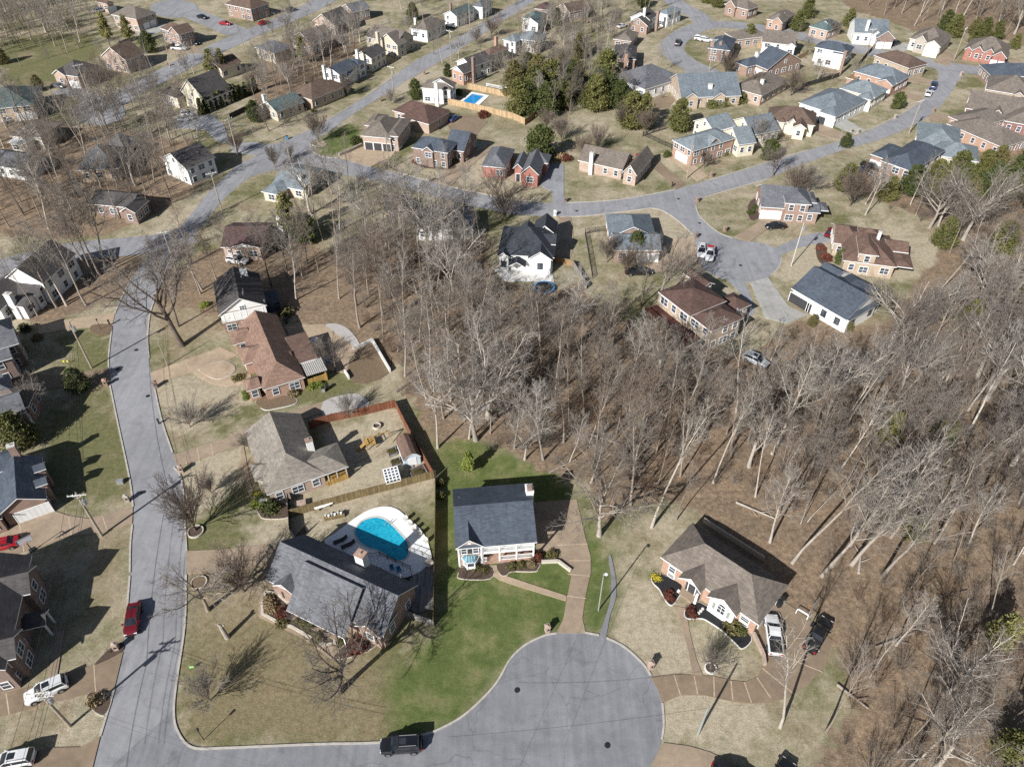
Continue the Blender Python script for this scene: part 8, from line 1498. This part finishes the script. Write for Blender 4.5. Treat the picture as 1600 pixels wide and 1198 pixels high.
def board():
    p = G(*Q('21', 428, 768)); m = MB(); pts = [(-1.5, 0), (-1.2, -.28), (0, -.36), (1.2, -.28), (1.5, 0), (1.2, .28), (0, .36), (-1.2, .28)]; m.prism(pts, .5, .62); o = tag(empty('paddle_board', (p.x, p.y, .0), R(25)), 'long white board propped by the olive fence', 'board'); m.build('deck', MATS['white_plastic'], o); m = MB()
    for x in (-.8, .8): m.box(x - .05, -.3, 0, x + .05, .3, .5)
    m.build('trestle', MATS['wicker'], o)
    p = G(*Q('21', 490, 830)); o = tag(empty('pallet_bench', (p.x, p.y, 0), R(15)), 'wooden crate bench piled with white pots by the olive fence', 'bench'); m = MB(); m.box(-1.5, -.4, .05, 1.5, .4, .55); m.build('crate', MATS['fence_olive'], o)
    for i in range(6): m = MB(); x = -1.2 + .45 * i; m.tube((x, .1 * (-1) ** i, .55), (x, .1 * (-1) ** i, .9), .13, .18, 10); m.build('pot', MATS['white_plastic' if i % 2 else 'concrete'], o)
    p = G(*Q('11', 375, 968)); o = tag(empty('patio_umbrella', (p.x, p.y, 0)), 'pale blue domed cover on the shaded back patio', 'umbrella'); m = MB(); n = 12
    for i in range(n): a, b = 2 * math.pi * i / n, 2 * math.pi * (i + 1) / n; m.poly([(1.1 * math.cos(a), 1.1 * math.sin(a), 1.5), (1.1 * math.cos(b), 1.1 * math.sin(b), 1.5), (.5 * math.cos(b), .5 * math.sin(b), 2.1), (.5 * math.cos(a), .5 * math.sin(a), 2.1)]); m.poly([(.5 * math.cos(a), .5 * math.sin(a), 2.1), (.5 * math.cos(b), .5 * math.sin(b), 2.1), (0, 0, 2.25)])
    m.build('canopy', MATS['white_plastic'], o); m = MB(); m.tube((0, 0, 0), (0, 0, 2.2), .04, .04, 6); m.build('pole', MATS['metal_grey'], o)
    p = G(*Q('11', 445, 1058)); o = tag(empty('patio_grill', (p.x, p.y, 0), .3), 'covered blue grill on the back patio edge', 'grill'); m = MB(); m.box(-.5, -.3, .1, .5, .3, .95); m.poly([(-.5, -.3, .95), (.5, -.3, .95), (.5, 0, 1.2), (-.5, 0, 1.2)]); m.poly([(-.5, .3, .95), (.5, .3, .95), (.5, 0, 1.2), (-.5, 0, 1.2)]); m.build('cover', MATS['plastic_blue'], o); m = MB(); m.box(-.45, -.25, 0, .45, .25, .1); m.build('base', MATS['rubber'], o)
    p = G(850, 453); o = tag(empty('trampoline', (p.x, p.y, 0)), 'dark trampoline with blue rim under trees behind the farmhouse', 'trampoline'); m = MB(); m.tube((0, 0, .7), (0, 0, .74), 1.9, 1.9, 24); m.build('mat', MATS['rubber'], o); m = MB(); n = 24
    for i in range(n): a, b = 2 * math.pi * i / n, 2 * math.pi * (i + 1) / n; m.bar((2.0 * math.cos(a), 2.0 * math.sin(a), .74), (2.0 * math.cos(b), 2.0 * math.sin(b), .74), .3, .08)
    m.build('rim', MATS['plastic_blue'], o)
    for i in range(6): a = i * math.pi / 3; m = MB(); m.bar((1.9 * math.cos(a), 1.9 * math.sin(a), 0), (1.9 * math.cos(a), 1.9 * math.sin(a), .7), .06); m.build('leg', MATS['metal_grey'], o)
board()
def flowers(px, py, label):
    p = G(px, py); o = tag(empty('flower_clump', p), label, 'flowers'); rs_ = np.random.RandomState(int(px)); P_ = rs_.randn(110, 3) * [.3, .2, .06] + [0, 0, .25]; v, f = leaf_cards(P_, .09, rs_, 1); link('blossom', np_mesh('blossom', v, f, ['flower_yellow']), o); P_ = rs_.randn(200, 3) * [.36, .25, .07] + [0, 0, .15]; v, f = leaf_cards(P_, .1, rs_, 1); link('leaves', np_mesh('leaves', v, f, ['leaf_lime']), o)
flowers(1023, 902, 'yellow flowers at the top of the left black mulch bed'); flowers(1027, 906, 'second clump of yellow flowers in the left black mulch bed'); flowers(400, 772, 'yellow flowers beside the glossy bushes')
def house_pad():
    a = [HR.P(p, 0) for p in ((470, 190), (975, 510))]; m = MB(); x0, x1 = a[0][0], a[1][0]; y = max(a[0][1], a[1][1]); m.box(x0, y - .15, 0, x1, y + .05, 1.0); m.build('deck_rail', MATS['trim_tan'], HR.root)
house_pad()
for i, (x, y) in enumerate([(1165, 235), (1178, 222), (1190, 208)]):
    p = G(*Q('32', x, y)); m = MB(); m.tube((0, 0, 0), (0, 0, .24), .22, .2, 10); tag(m.build('stepping_stone', MATS['concrete_pale'], None, p), ('lowest', 'middle', 'topmost')[i] + ' pale stepping stone in the right black mulch bed', 'stone')

def bed_red():
    M = CARM[('pickup', 'car_white')]; c_ = next(o for o in COL.objects if o.get('label', '').startswith('white pickup with red bed')); k = next(o for o in c_.children if o.name.startswith('bed_cover')); k.data = k.data.copy(); k.data.materials[0] = MATS['red_paint']
bed_red()
LOGS = [(1100, 690, .4), (1180, 800, -.6), (1010, 760, .2), (1345, 875, 1.1), (1405, 1000, .3), (1330, 1090, -.9), (640, 600, .8), (700, 640, -.3), (880, 730, .5), (1250, 700, .9), (1490, 930, .15), (950, 690, -.5)]
for i, (px, py, a) in enumerate(LOGS):
    p = G(px, py); L_ = 4 + (i * 37 % 5); m = MB(); m.tube((-L_ / 2, 0, .2), (L_ / 2, .3, .25), .2, .11, 8); m.tube((L_ * .1, .1, .25), (L_ * .35, 1.2, .5), .08, .03, 6); m.tube((-L_ * .1, 0, .25), (L_ * .1, -1.0, .4), .07, .03, 6); tag(m.build('fallen_log', MATS['bark_white' if i % 2 else 'bark'], None, p, a), 'fallen log lying in the leaf litter of the woods', 'log', 'fallen logs in the woods')
# ---------------------------------------------------------------- light
w = bpy.data.worlds.new('World'); sc.world = w; w.use_nodes = True
nt = w.node_tree; bg = nt.nodes['Background']; sk = nt.nodes.new('ShaderNodeTexSky'); sk.sky_type = 'NISHITA'; sk.sun_disc = False
SAZ, SEL = R(53), R(33)
sk.sun_elevation = SEL; sk.sun_rotation = math.atan2(-math.cos(SAZ), -math.sin(SAZ)); nt.links.new(sk.outputs[0], bg.inputs[0]); bg.inputs[1].default_value = 0.05
sl = bpy.data.lights.new('sun', 'SUN'); sl.energy = 5.0; sl.angle = R(0.5); sl.color = (1.0, 0.98, 0.95)
so = bpy.data.objects.new('sun', sl); COL.objects.link(so); so.location = (-60, -80, 150)
so.rotation_euler = Vector((math.cos(SAZ) * math.cos(SEL), math.sin(SAZ) * math.cos(SEL), -math.sin(SEL))).to_track_quat('-Z', 'Y').to_euler()
sc.view_settings.view_transform = 'Standard'; sc.view_settings.look = 'None'; sc.view_settings.exposure = 0.5; sc.view_settings.gamma = 1.0
sc.render.engine = 'CYCLES'; sc.cycles.use_denoising = False
sc.cycles.max_bounces = 5; sc.cycles.diffuse_bounces = 2; sc.cycles.glossy_bounces = 2; sc.cycles.transmission_bounces = 2
